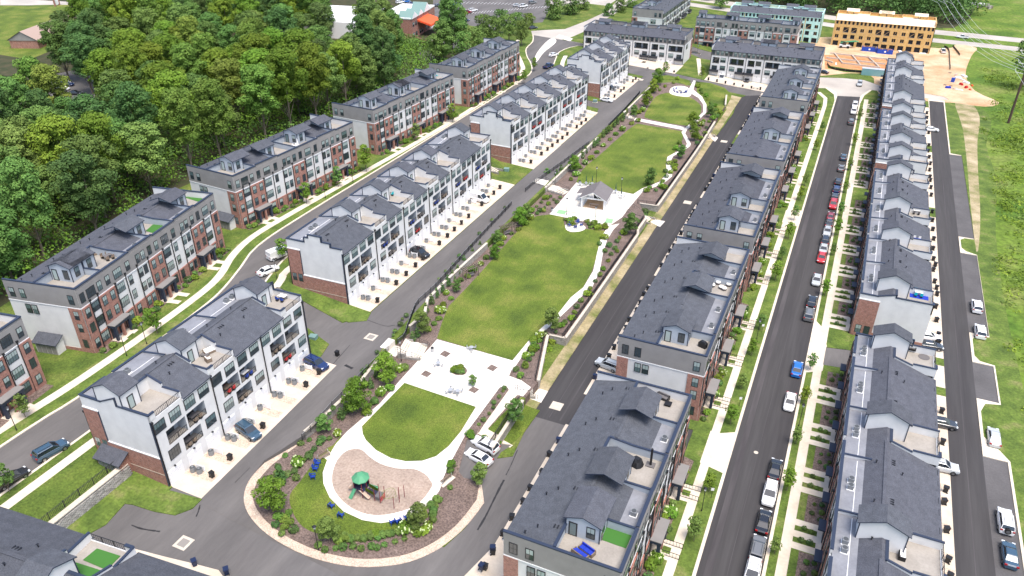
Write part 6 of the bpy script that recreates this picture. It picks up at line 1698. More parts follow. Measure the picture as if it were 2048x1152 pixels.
street = [(1502, 1146, 'suv', 'white', 'white car cut by the bottom edge on the car street'), (1517, 1098, 'suv', 'grey', 'dark grey SUV nearest the bottom with a glass roof'), (1522, 1040, 'sedan', 'black', 'black sedan between the dark grey and the white SUV'), (1534, 985, 'suv', 'white', 'white SUV with a black roof panel near the bottom of the car street'),
          (1549, 937, 'sedan', 'black', 'black sedan just beyond the white SUV with a roof panel'), (1579, 802, 'sedan', 'white', 'white sedan parked alone on the car street below the blue car'), (1592, 736, 'sedan', 'blue', 'bright blue sedan parked alone on the car street'), (1615, 627, 'suv', 'grey', 'charcoal SUV, nearer of a close pair above the crosswalk apron'),
          (1621, 603, 'suv', 'black', 'black SUV, farther of a close pair above the crosswalk apron'), (1631, 558, 'sedan', 'silver', 'silver sedan parked alone below the bright red car'), (1639, 513, 'sedan', 'red', 'bright red sedan, nearest red car on the street'), (1643, 496, 'sedan', 'silver', 'silver-grey car directly behind the bright red sedan'),
          (1645, 479, 'suv', 'black', 'black SUV between two silver cars on the street'), (1650, 460, 'sedan', 'silver', 'silver sedan beyond the black SUV in the close line'), (1656, 444, 'sedan', 'dark', 'dark sedan right before the dark red car'), (1659, 431, 'sedan', 'maroon', 'dark red sedan, middle one of the three red cars'),
          (1662, 408, 'suv', 'red', 'red SUV, farthest of the three red cars'), (1665, 393, 'suv', 'dark', 'dark SUV just beyond the farthest red car'), (1669, 378, 'suv', 'navy', 'navy SUV third beyond the red cars'), (1672, 363, 'suv', 'black', 'black SUV at the far end of the close line'),
          (1681, 335, 'sedan', 'grey', 'dark grey sedan alone beyond the close line of cars'), (1686, 313, 'sedan', 'slate', 'grey-blue car with windscreen glare, second beyond the close line'), (1702, 243, 'suv', 'grey', 'grey SUV below the two far white cars'), (1705, 222, 'suv', 'white', 'white SUV, nearer of the two far white cars'),
          (1709, 210, 'suv', 'white', 'white SUV, farther of the two far white cars'), (1718, 167, 'suv', 'silver', 'grey SUV at the street corner by the construction')]
for px, py, k, c, lab in street:
    x, y = G(px, py, EZ + .7); car(k, c, (0.75, y, EZ), -PI / 2 if c in ('red', 'silver', 'white') else PI / 2, lab, GP)
car('sedan', 'black', (*G(1645, 147, EZ), EZ), R(160), 'black car half hidden behind the farthest grey-ended row')
for px, py, k, c, hd, lab in ((1948, 611, 'suv', 'white', 90, 'white SUV in the middle parking bay, farther one'), (1958, 662, 'suv', 'white', 90, 'white SUV in the middle parking bay, nearer one'), (1985, 872, 'sedan', 'silver', 90, 'pale silver car at the top of the lowest parking bay'), (2006, 1040, 'suv', 'white', 90, 'white off-roader with a spare wheel on its back'), (2010, 1105, 'sedan', 'slate', 90, 'dark sedan at the bottom of the right alley bay')):
    x, y = G(px, py, EZ + .7); t = car(k, c, (31.5, y, EZ), R(hd), lab, 'cars in the right parking bays')
    if 'spare' in lab: part('spare_wheel', CARP['suv']['wheel'], t, (-2.5, 0, 1.05), PI / 2, (1.1, 1.1, 1.1))
W_ = 'cars on the driveways'
for px, py, k, c, hd, z, lab in ((633, 727, 'suv', 'navy', -10, 0, 'dark navy car backed onto the last driveway of the nearest white row'), (497, 862, 'suv', 'slate', -14, 0, 'grey-blue car with roof rack on the driveway of the nearest white row'), (840, 506, 'suv', 'black', -12, 0, 'black SUV on a driveway of the long white row'), (958, 397, 'van', 'white', -10, 0, 'white van on a driveway of the long white row'),
                                 (1213, 199, 'sedan', 'white', -10, 0, 'white sedan nearest on the driveways of the short white row'), (1221, 176, 'suv', 'black', -10, 0, 'black car in the middle driveways of the short white row'), (1229, 168, 'sedan', 'white', -10, 0, 'white car beyond the black one by the short white row'),
                                 (1253, 124, 'pickup', 'navy', -100, -1.6, 'navy truck nosing into an open garage of the far row'), (1286, 130, 'suv', 'bronze', -90, -1.6, 'bronze-brown SUV on a far row driveway'), (1300, 132, 'sedan', 'white', -95, -1.6, 'white sedan beside the bronze SUV on a far driveway'), (1237, 125, 'sedan', 'silver', -90, -1.6, 'silver car on the far row driveway left of the navy truck'),
                                 (1424, 152, 'suv', 'grey', -90, -2.9, 'grey car in front of an open garage of the far right row'), (1444, 156, 'van', 'white', -90, -2.9, 'white van on the driveway of the far right row'), (1494, 160, 'suv', 'black', -90, -2.9, 'black SUV on the driveway of the far right row'), (1391, 108, 'suv', 'bronze', 10, -1.5, 'brown-grey SUV parked by the brick row in the distance'),
                                 (1216, 729, 'suv', 'silver', 170, EZ, 'silver car nose-out on the driveway of the second grey-ended row'), (1856, 672, 'sedan', 'white', 10, EZ, 'white car with blue glass on the right-hand driveways'), (1860, 690, 'sedan', 'dark', 8, EZ, 'dark car on the right-hand driveway below the white one'), (1884, 932, 'suv', 'silver', 5, EZ, 'silver car nose sticking out of a right-hand driveway'), (1884, 845, 'sedan', 'dark', 5, EZ, 'dark car nose sticking out of a right-hand driveway'),
                                 (1862, 258, 'sedan', 'white', 5, EZ, 'white car far up the right-hand driveways')):
    x, y = G(px, py, z + .7); car(k, c, (x, y, z + .04), R(hd), lab, W_)
for px, py, k, c, hd, z, lab in ((970, 896, 'suv', 'white', 168, None, 'white SUV, upper of the two cars in the park-end bay'), (957, 920, 'sedan', 'white', 168, None, 'white sedan with a sunroof, lower of the two cars in the park-end bay'),
                                 (560, 508, 'van', 'white', 70, 2.5, 'white van with roof rack parked on the left street'), (536, 540, 'sedan', 'white', 73, 2.5, 'white sedan parked behind the white van on the left street'), (102, 900, 'suv', 'slate', 78, 2.5, 'dark teal SUV parked on the left street'), (22, 956, 'sedan', 'black', 80, 2.5, 'black car behind a young tree at the left edge'),
                                 (1107, 109, 'sedan', 'white', 70, 2.5, 'white car driving on the wide road at the top'), (1097, 132, 'pickup', 'navy', 78, 2.5, 'navy pickup driving towards the camera on the curved road'), (1925, 74, 'pickup', 'white', 172, EZ, 'white pickup on the highway to the right of the wood-framed block'), (1886, 102, 'pickup', 'white', 95, EZ, 'white truck parked on the bare earth by the silt fence')):
    if z is None: x, y, zz = GZ(px, py, Pz)
    else: (x, y), zz = G(px, py, z + .7), z
    car(k, c, (x, y, zz + .02), R(hd), lab)
lot = [(932, 22, 'white'), (946, 20, 'white'), (915, 8, 'blue'), (905, 6, 'white'), (875, 10, 'dark'), (935, 24, 'maroon'), (930, 40, 'navy'), (1046, 12, 'white'), (1034, 10, 'silver'), (1065, 5, 'grey'), (812, 2, 'blue'), (800, 4, 'white'), (822, 6, 'navy'), (890, 3, 'black'), (1066, 55, 'black'), (134, 168, 'navy'), (125, 176, 'white'), (188, 160, 'white'), (150, 185, 'black')]
for i, (px, py, c) in enumerate(lot):
    x, y = G(px, py, 3.2); car('pickup' if i == 7 else ('suv' if i % 2 else 'sedan'), c, (x, y, 2.5), R(60 if px > 300 else 20), '%s car %s, %s' % (c, 'in the shop car park' if px > 300 else 'in the lot glimpsed through the woods', ORD[i] + ' of those counted'), 'cars in the distant car parks')

# ---------------------------------------------------------------- air conditioners, bins, privacy screens
t = thing('air_conditioner', '', 'air conditioner'); m = MB(); m.tube((0, 0, 0), (0, 0, .82), .42, 'ac_grey', 12); m.build('casing', t); m = MB(); m.tube((0, 0, .82), (0, 0, .9), .40, 'ac_top', 12, .30); m.tube((0, 0, .9), (0, 0, .93), .16, 'ac_grey', 8); m.build('fan_grille', t); AC = Proto(t)
def bin_proto(mat):
    t = thing('wheeled_bin', '', 'bin'); m = MB(); b = [(-.24, -.26), (.24, -.26), (.24, .26), (-.24, .26)]; q = [(-.30, -.34), (.30, -.34), (.30, .34), (-.30, .34)]
    loft(m, [[(p[0], p[1], .06) for p in b], [(p[0], p[1], .95) for p in q]], mat); m.build('body', t)
    m = MB(); m.box(-.33, .33, -.38, .36, .95, 1.03, mat); m.box(-.28, .28, .34, .42, .88, .95, mat); m.build('lid', t)
    for s_ in (-1, 1): m = MB(); m.tube((s_ * .22, .3, .12), (s_ * .30, .3, .12), .12, 'tyre', 8); m.build('wheel', t)
    return Proto(t)
BK, BB = bin_proto('bin_black'), bin_proto('bin_blue')
t = thing('privacy_screen', '', 'screen'); m = MB(); m.box(-.75, .75, -.03, .03, .15, 1.0, 'vinyl_white'); m.build('panel', t)
for s_ in (-.75, .75): m = MB(); m.box(s_ - .06, s_ + .06, -.06, .06, 0, 1.12, 'vinyl_white'); m.build('post', t)
PS = Proto(t)
isl = MB()
def white_drive(key, nm, unit):
    Rt = ROWS[key]; M4 = Matrix.Translation(Rt.location) @ Matrix.Rotation(Rt.rotation_euler[2], 4, 'Z'); rz = Rt.rotation_euler[2]
    L = {'W1': 34.2, 'W2': 69.4, 'W3': 57.2, 'W4': 32.8}[key]; n = round(L / unit); M = L / n; a = b = 0
    for i in range(n):
        for q, k in ((.325, 0), (.66, 1), (.985, 2)):
            s_ = (i + q) * M
            if s_ > L - .5: continue
            P4 = [M4 @ Vector(p) for p in ((s_ - .75, -.15, .055), (s_ + .75, -.15, .055), (s_ + .75, -5.0, .055), (s_ - .75, -5.0, .055))]
            o = MB(); o.quad([tuple(p) for p in P4], 'gravel'); o = o.build('gravel_strip'); o['kind'] = 'structure'
            p = M4 @ Vector((s_, -1.0, .06)); AC.put(p, 0, 'grey air conditioner behind the %s, %s from the near end' % (nm, ORD[a]), 'air conditioners behind the white rows'); a += 1
            if k != 1:
                p = M4 @ Vector((s_ + .1, -2.1, .06)); AC.put(p, 0, 'grey air conditioner behind the %s, %s from the near end' % (nm, ORD[a]), 'air conditioners behind the white rows'); a += 1
            if rnd.random() < .8:
                p = M4 @ Vector((s_ + rnd.uniform(-.2, .3), -4.4, .06)); BK.put(p, rz + rnd.uniform(-.4, .4), 'black wheeled bin behind the %s, %s from the near end' % (nm, ORD[b]), 'bins on the left alley'); b += 1
            p = M4 @ Vector((s_ + .55, -1.9, .06)); PS.put(p, rz + PI / 2, 'low white screen beside the air conditioners of the %s, %s along' % (nm, ORD[i * 3 + k]), 'white screens on the driveways')
white_drive('W1', 'nearest white row', 11.3); white_drive('W2', 'long stepped-end white row', 11.3); white_drive('W3', 'third white row', 11.3); white_drive('W4', 'short white row', 11.3)
for y0, y1, rn in ((58, 91, 'nearest'), (103, 141, 'second'), (148, 187, 'third'), (195, 236, 'fourth'), (250, 290, 'farthest')):
    y = y0 + 3; c_ = 0
    while y < y1:
        (BK if rnd.random() < .85 else BB).put((-31.4 + rnd.uniform(-.2, .3), y, EZ + .05), PI / 2 + rnd.uniform(-.4, .4), 'dark bin on the alley behind the %s grey-ended row, %s from its near end' % (rn, ORD[c_]), 'bins on the dark alley'); c_ += 1
        y += rnd.uniform(2.6, 4.2)
for y0, y1, rn in ((60, 124, 'nearest'), (141, 208, 'second'), (217, 263, 'third'), (272, 300, 'farthest')):
    y = y0 + 2; c_ = 0
    while y < y1:
        BK.put((24.0 + rnd.uniform(-.3, .3), y, EZ + .05), -PI / 2 + rnd.uniform(-.4, .4), 'dark bin behind the %s right-hand row, %s from its near end' % (rn, ORD[c_]), 'bins on the right-hand driveways')
        P4 = [(21.3, y + .7), (24.9, y + .7), (24.9, y + 1.7), (21.3, y + 1.7)]; o = MB(); o.quad([(a, b, EZ + .052) for a, b in P4], 'gravel'); o = o.build('gravel_strip'); o['kind'] = 'structure'
        c_ += 1; y += 5.6 if rnd.random() < .6 else 2.8
for i, (px, py, k, lab) in enumerate(((675, 712, 'k', 'black bin at the grass corner by the nearest white row'), (390, 1131, 'b', 'blue-black bin at the bottom left driveway'), (986, 1103, 'b', 'dark blue bin on the bottom centre driveway, upper one'), (963, 1139, 'b', 'dark blue bin on the bottom centre driveway, lower one'), (454, 1148, 'b', 'dark blue bin cut by the bottom edge left of centre'))):
    (BK if k == 'k' else BB).put((*G(px, py, 0 if px < 900 else -2.6), .05 if px < 900 else -2.55 if px > 900 else 0), i, lab)
c_ = 0
for i in range(12):
    x = -107 + i * 3.57 + .9; BK.put((x, 303.9, -1.0 if x < -78 else -.6), 0, 'dark bin at the kerb before the far white and grey row, %s from the left' % ORD[i], 'bins of the far rows')
for i in range(8):
    x = -53 + i * 3.3; BK.put((x, 303.0, Bz(x, 303) + .05), 0, 'dark bin before the far right white and grey row, %s from the left' % ORD[i], 'bins of the far rows')

# ---------------------------------------------------------------- lamps and small street things
t = thing('street_lamp', '', 'street lamp'); m = MB(); m.tube((0, 0, 0), (0, 0, .6), .11, 'black_metal', 8, .07); m.tube((0, 0, .6), (0, 0, 4.1), .055, 'black_metal', 6); m.build('pole', t)
m = MB(); m.tube((0, 0, 4.1), (0, 0, 4.5), .12, 'headlight', 8, .2); m.tube((0, 0, 4.5), (0, 0, 4.75), .30, 'black_metal', 8, .05); m.build('lantern', t); LP = Proto(t)
for i, (px, py, z, lab) in enumerate(((637, 1101, Pz, 'black lamp post at the bottom of the mulch loop'), (803, 724, Pz, 'black lamp post beside the plaza stairs'), (254, 713, 2.5, 'lamp post before the nearest brick row'), (294, 689, 2.5, 'lamp post beside the brick row entrance walk'), (651, 397, 2.5, 'lamp post beside the left street in front of the second brick row'), (706, 365, 2.5, 'second lamp post along the left street beyond the middle'),
                               (1110, 375, Pz, 'lamp post by the stairs left of the pavilion'), (1133, 430, Pz, 'lamp post left on the shuffleboard court'), (1190, 448, Pz, 'lamp post right on the shuffleboard court'), (1192, 366, Pz, 'lamp post behind the pavilion roof'), (1242, 388, Pz, 'lamp post right of the pavilion among the tables'),
                               (1403, 1023, EZ, 'lamp post in the verge left of the car street near the bottom'), (1513, 680, EZ, 'lamp post in the verge left of the car street in the middle'), (1597, 853, EZ, 'lamp post in the verge right of the car street'), (1696, 360, EZ, 'lamp post far up the verge right of the car street'), (34, 862, 2.5, 'lamp post at the left edge sidewalk'), (554, 558, 2.5, 'lamp post by the white van'), (1246, 138, 0, 'lamp post on the grass corner by the far rows'), (1394, 112, -1.6, 'lamp post at the far tan walk'))):
    LP.put(GZ(px, py, z), i, lab, 'black lamp posts')
# road sign plates, manholes, drain frames
for i, (px, py, z, lab) in enumerate(((367, 1086, 0, 'square drain with pale concrete frame at the bottom left'), (742, 674, 0, 'square drain with pale frame on the left alley'), (1113, 812, EZ, 'pale square drain cover at the start of the dark alley'), (1375, 405, EZ, 'pale square drain cover halfway up the dark alley'), (1448, 283, EZ, 'pale square drain cover far up the dark alley'), (1281, 161, -.3, 'pale square cover on the far cross street'), (510, 490, 2.5, 'white square drain in the left street verge'), (1511, 176, -2.9, 'pale square cover on the far cross street right'))):
    x, y, zz = GZ(px, py, z if px != 367 else Tz); zz = (Bz(x, y) if z in (0, EZ, -.3, -2.9) else z) if px != 367 else 0.0
    t = thing('drain_cover', lab, 'drain', (x, y, zz + .02), 0, 'square drains in the roads'); m = MB(); m.box(-1.0, 1.0, -1.0, 1.0, -.1, .02, 'stone_cap'); m.build('frame', t)
    m = MB(); m.box(-.62, .62, -.62, .62, .0, .03, 'iron_cover' if px in (367, 742) else 'stone_cap'); m.build('grate', t)
t = thing('manhole_cover', 'round pale manhole cover in the car street', 'manhole cover', (*G(1512, 905, EZ), EZ + .01)); m = MB(); m.tube((0, 0, 0), (0, 0, .02), .35, 'stone_cap', 12); m.build('cover', t)
for i, (px, py, lab) in enumerate(((1416, 995, 'small white yard sign in the verge near the bottom'), (1472, 812, 'small white sign in the verge by the second row'), (1517, 665, 'small white sign in the verge in the middle'), (1550, 848, 'small white post sign'))):
    if i == 3: continue
    t = thing('verge_sign', lab, 'sign', (-6.9, G(px, py, EZ)[1], EZ + .1), R(20), 'small signs in the verge'); m = MB(); m.box(-.03, .03, -.03, .03, 0, 1.9, 'black_metal'); m.build('post', t); m = MB(); m.box(-.22, .22, -.05, -.03, 1.5, 2.0, 'vinyl_white'); m.build('sign_panel', t)
for i, (px, py, z, lab, ty) in enumerate(((627, 680, 0, 'green utility box on the grass by the nearest white row', 'g'), (866, 1000, 0, '', ''), (1190, 205, 0, 'dark utility box at the foot of the short white row', 'g'), (1013, 343, 0, 'dark utility box beside the gap stairs', 'g'))):
    if not lab: continue
    t = thing('utility_box', lab, 'utility box', (*G(px, py, z), z + .1), .2); m = MB(); m.box(-.7, .7, -.6, .6, 0, .9, 'roof_teal'); m.build('cabinet', t); m = MB(); m.box(-.85, .85, -.75, .75, -.05, .06, 'stone_cap'); m.build('pad', t)
# ---------------------------------------------------------------- park furniture
t = thing('lawn_chair', '', 'chair')
m = MB(); m.box(-.28, .28, -.3, .25, .32, .37, 'chair_blue'); m.build('seat', t)
m = MB(); 
for i in range(5):
    x = -.24 + i * .12; m.quad([(x - .05, .22, .34), (x + .05, .22, .34), (x + .05, .5, 1.0), (x - .05, .5, 1.0)], 'chair_blue'); m.quad([(x + .05, .25, .34), (x - .05, .25, .34), (x - .05, .53, 1.0), (x + .05, .53, 1.0)], 'chair_blue')
m.build('backrest', t)
for s_ in (-.36, .36):
    m = MB(); m.box(s_ - .07, s_ + .07, -.35, .35, .56, .60, 'chair_blue'); m.build('armrest', t); m = MB(); m.box(s_ - .03, s_ + .03, -.33, -.25, 0, .56, 'chair_blue'); m.box(s_ - .03, s_ + .03, .25, .33, 0, .56, 'chair_blue'); m.build('leg', t)
CHR = Proto(t)
def face(px, py, tx, ty, z=Pz):
    a, b = G(px, py, z), G(tx, ty, z); return math.atan2(b[1] - a[1], b[0] - a[0]) + PI / 2
for i, (a, lab) in enumerate((((497, 268), 'topmost of three left of the play ring'), ((480, 310), 'middle of three left of the play ring'), ((460, 375), 'lowest of three left of the play ring'), ((605, 610), 'at the lower left outside the play ring'), ((680, 685), 'below left of the play ring'), ((1097, 740), 'left of the pair below the play ring'), ((1143, 732), 'right of the pair below the play ring'), ((1210, 698), 'beside the tree at the lower right of the play ring'))):
    px, py = zz6([a])[0]; CHR.put(GZ(px, py, Pz)[:2] + (Pz(*G(px, py, Pz)) + .16,), face(px, py, 730, 950), 'dark blue slatted lawn chair, ' + lab, 'blue lawn chairs')
ft = (1360, 183)
for i in range(9):
    a = PI * .75 + i * .55; c = G(*ft, Pz); CHR.put((c[0] + math.cos(a) * 2.3, c[1] + math.sin(a) * 2.3, PK + .16), a - PI / 2 , 'dark blue chair round the far fire pit, %s clockwise' % ORD[i], 'blue chairs round the far fire pit')
for i in range(5):
    a = .3 + i * 1.2; c = G(1150, 452, Pz); CHR.put((c[0] + math.cos(a) * 1.5, c[1] + math.sin(a) * 1.5, PK + .16), a - PI / 2, 'dark chair on the small round patio below the court, %s round' % ORD[i], 'chairs on the small round patio')
for px, py, lab in ((1360, 183, 'low round fire pit table among blue chairs'), (1150, 452, 'small fire table on the round patio below the court')):
    t = thing('fire_pit', lab, 'fire pit', (*G(px, py, Pz), PK + .15)); m = MB(); m.tube((0, 0, 0), (0, 0, .45), .6, 'stone_cap', 10); m.build('base', t); m = MB(); m.tube((0, 0, .45), (0, 0, .5), .7, 'grey_fabric', 10); m.build('top', t)
t = thing('bistro_table', '', 'table set'); m = MB(); m.tube((0, 0, .72), (0, 0, .75), .45, 'galvanized', 10); m.build('tabletop', t); m = MB(); m.tube((0, 0, 0), (0, 0, .72), .04, 'galvanized', 6); m.tube((0, 0, 0), (0, 0, .03), .28, 'galvanized', 8); m.build('leg', t)
for k in range(3):
    a = k * 2.1; m = MB(); m.obox((math.cos(a) * .75, math.sin(a) * .75), a, .36, .36, .42, .46, 'galvanized'); m.obox((math.cos(a) * .93, math.sin(a) * .93), a, .03, .36, .46, .85, 'galvanized')
    for dx, dy in ((-.15, -.15), (.15, -.15), (.15, .15), (-.15, .15)): m.tube((math.cos(a) * .75 + dx, math.sin(a) * .75 + dy, 0), (math.cos(a) * .75 + dx, math.sin(a) * .75 + dy, .43), .015, 'galvanized', 4)
    m.build('seat', t)
TB = Proto(t)
for i, (px, py, lab) in enumerate(((877, 733, 'grey metal table at the left of the plaza'), (943, 702, 'grey metal table set by the edge of the big lawn'), (901, 787, 'left grey table of the pair at the oval lawn edge'), (916, 789, 'right grey table of the pair at the oval lawn edge'), (1172, 372, 'grey table with closed umbrella left behind the pavilion'), (1184, 372, 'second grey table with closed umbrella behind the pavilion'), (1231, 388, 'grey table with closed umbrella right of the pavilion roof'), (1242, 398, 'grey table with closed umbrella farthest right of the pavilion'), (1160, 373, 'grey table nearest the bin behind the pavilion'))):
    TB.put((*G(px, py, Pz), PK + .15), i, lab, 'grey metal table sets')
    if i in (4, 5, 6, 7):
        t = thing('closed_umbrella', 'closed dark green umbrella over the %s' % lab.replace(' with closed umbrella', ''), 'umbrella', (*G(px, py, Pz), PK + .9)); m = MB(); m.tube((0, 0, -.7), (0, 0, 2.1), .03, 'black_metal', 5); m.build('pole', t); m = MB(); m.tube((0, 0, .6), (0, 0, 2.1), .16, 'umbrella_green', 7, .04); m.build('canopy', t)
for px, py, lab in ((865, 705, 'grey litter bin at the top left of the plaza'), (1104, 424, 'dark litter bin at the left end of the court'), (1159, 369, 'grey litter bin at the top left of the pavilion terrace')):
    t = thing('litter_bin', lab, 'litter bin', (*G(px, py, Pz), PK + .15)); m = MB(); m.tube((0, 0, 0), (0, 0, .85), .26, 'galvanized', 10, .32); m.build('body', t); m = MB(); m.tube((0, 0, .85), (0, 0, 1.05), .32, 'black_metal', 10, .22); m.build('lid', t)
for px, py, rz_, lab in ((649, 917, 70, 'slatted bench on a small pad left of the play ring'), (892, 962, 75, 'slatted bench on a small pad right of the play ring')):
    x, y, z = GZ(px, py, Pz); t = thing('park_bench', lab, 'bench', (x, y, z + .15), R(rz_) if px < 800 else R(rz_))
    m = MB(); m.box(-1.3, 1.3, -.7, .7, -.1, .02, 'sidewalk_stone'); m.build('pad', t); sgn = 1 if px < 800 else -1
    for k in range(4): m = MB(); m.box(-.95, .95, -.25 + k * .13, -.15 + k * .13, .44, .48, 'wicker'); m.build('seat_slat', t)
    for k in range(3): m = MB(); m.box(-.95, .95, sgn * .30 - .02, sgn * .30 + .02, .55 + k * .14, .65 + k * .14, 'wicker'); m.build('back_slat', t)
    for s_ in (-.9, .9): m = MB(); m.box(s_ - .04, s_ + .04, -.28, .32, 0, .44, 'galvanized'); m.box(s_ - .04, s_ + .04, sgn * .3 - .04, sgn * .3 + .04, .4, .98, 'galvanized'); m.build('side_frame', t)
for px, py, rz_, lab in ((942, 555, 62, 'wooden pergola over a swing bench beside the big lawn'), (1016, 470, 60, 'wooden pergola bench at the upper left of the big lawn')):
    t = thing('pergola', lab, 'pergola', (*G(px, py, Pz), PK + .12), R(rz_)); 
    for dx in (-1.6, 1.6):
        for dy in (-.6, .6): m = MB(); m.box(dx - .08, dx + .08, dy - .08, dy + .08, 0, 2.4, 'bark'); m.build('post', t)
    for k in range(9): m = MB(); m.box(-2.0 + k * .48, -1.93 + k * .48, -1.0, 1.0, 2.4, 2.55, 'bark'); m.build('rafter', t)
    for dy in (-.6, .6): m = MB(); m.box(-2.1, 2.1, dy - .05, dy + .05, 2.25, 2.4, 'bark'); m.build('beam', t)
    m = MB(); m.box(-.9, .9, -.25, .25, .5, .56, 'grey_fabric'); m.box(-.9, .9, .22, .27, .56, 1.0, 'grey_fabric'); m.build('swing_seat', t)
# pavilion
def pavilion():
    a, b, c = G(1168, 415, PK + .15), G(1203, 420, PK + .15), G(1222, 408, PK + .15)
    an = math.atan2(b[1] - a[1], b[0] - a[0]); Wd = 5.8; Ld = 6.4
    t = thing('pavilion', 'white-posted open pavilion with grey gable roof on the park terrace', 'pavilion', ((a[0] + b[0]) / 2, (a[1] + b[1]) / 2, PK + .15), an)
    H_ = 2.55
    m = MB(); m.box(-Wd / 2 + .3, Wd / 2 - .3, .3, Ld - .3, .0, .03, 'dirt'); m.build('floor', t)
    for dx in (-Wd / 2, Wd / 2):
        for dy in (0, Ld / 3, Ld * 2 / 3, Ld):
            m = MB(); m.box(dx - .2, dx + .2, dy - .2, dy + .2, 0, H_, 'trim_white'); m.build('post', t)
        m = MB(); m.box(dx - .16, dx + .16, .2, Ld - .2, H_, H_ + .35, 'trim_white'); m.build('beam', t)
    for dy in (0, Ld):
        m = MB(); m.box(-Wd / 2 - .2, Wd / 2 + .2, dy - .14, dy + .14, H_, H_ + .3, 'trim_white')
        for s_ in (-1, 1): m.tube((s_ * (Wd / 2 + .1), dy, H_ + .3), (0, dy, H_ + 1.75), .13, 'trim_white', 4); m.tube((s_ * 1.5, dy, H_ + .3), (s_ * .4, dy, H_ + 1.35), .07, 'trim_white', 4)
        m.tube((0, dy, H_ + .3), (0, dy, H_ + 1.7), .09, 'trim_white', 4); m.build('gable_truss', t)
    for s_ in (-1, 1):
        m = MB(); e, rg = H_ + .05, H_ + 2.0
        p = [(s_ * (Wd / 2 + .7), -.8, e), (s_ * (Wd / 2 + .7), Ld + .8, e), (0, Ld + .8, rg), (0, -.8, rg)]; 
        if s_ < 0: p = p[::-1]
        up = [(q[0], q[1], q[2] + .15) for q in p]; m.quad(up, 'shed_shingle'); m.quad(p[::-1], 'trim_white')
        for i in range(4): m.quad([p[i], p[(i + 1) % 4], up[(i + 1) % 4], up[i]], 'trim_white')
        m.build('roof', t)
        if s_ > 0:
            for k in range(13): m = MB(); y = -.7 + k * .6; m.tube((Wd / 2 + .68, y, e + .16), (.06, y, rg + .13), .03, 'membrane', 4); m.build('seam_rib', t)
    m = MB(); m.quad([(-Wd / 2 - 2.3, Ld * .45, H_ - .35), (-Wd / 2 - .5, Ld * .45, H_ + .15), (-Wd / 2 - .5, Ld + .4, H_ + .15), (-Wd / 2 - 2.3, Ld + .4, H_ - .35)][::-1], 'shed_shingle'); m.build('side_roof', t)
    m = MB(); m.box(-1.2, 1.6, Ld - .6, Ld - .3, .0, 2.2, 'interior_dark'); m.build('fireplace', t)
    p = thing('picnic_table', 'reddish wooden picnic table under the pavilion', 'picnic table', tuple(Matrix.Translation(t.location) @ Matrix.Rotation(an, 4, 'Z') @ Vector((0, 1.2, .03))), an)
    for k in range(4): m = MB(); m.box(-1.2, 1.2, -.36 + k * .19, -.19 + k * .19, .72, .76, 'play_beige'); m.build('top_plank', p)
    for s_ in (-.75, .75): m = MB(); m.box(-1.2, 1.2, s_ - .13, s_ + .13, .42, .46, 'play_beige'); m.build('bench', p)
    for s_ in (-.9, .9): m = MB(); m.box(s_ - .04, s_ + .04, -.75, .75, .36, .42, 'wicker'); m.box(s_ - .04, s_ + .04, -.35, -.25, 0, .72, 'wicker'); m.box(s_ - .04, s_ + .04, .25, .35, 0, .72, 'wicker'); m.build('leg_frame', p)
noisy('shed_shingle', [(0.13, 0.115, 0.115), (0.17, 0.155, 0.155)], 3, 0.9)
pavilion()
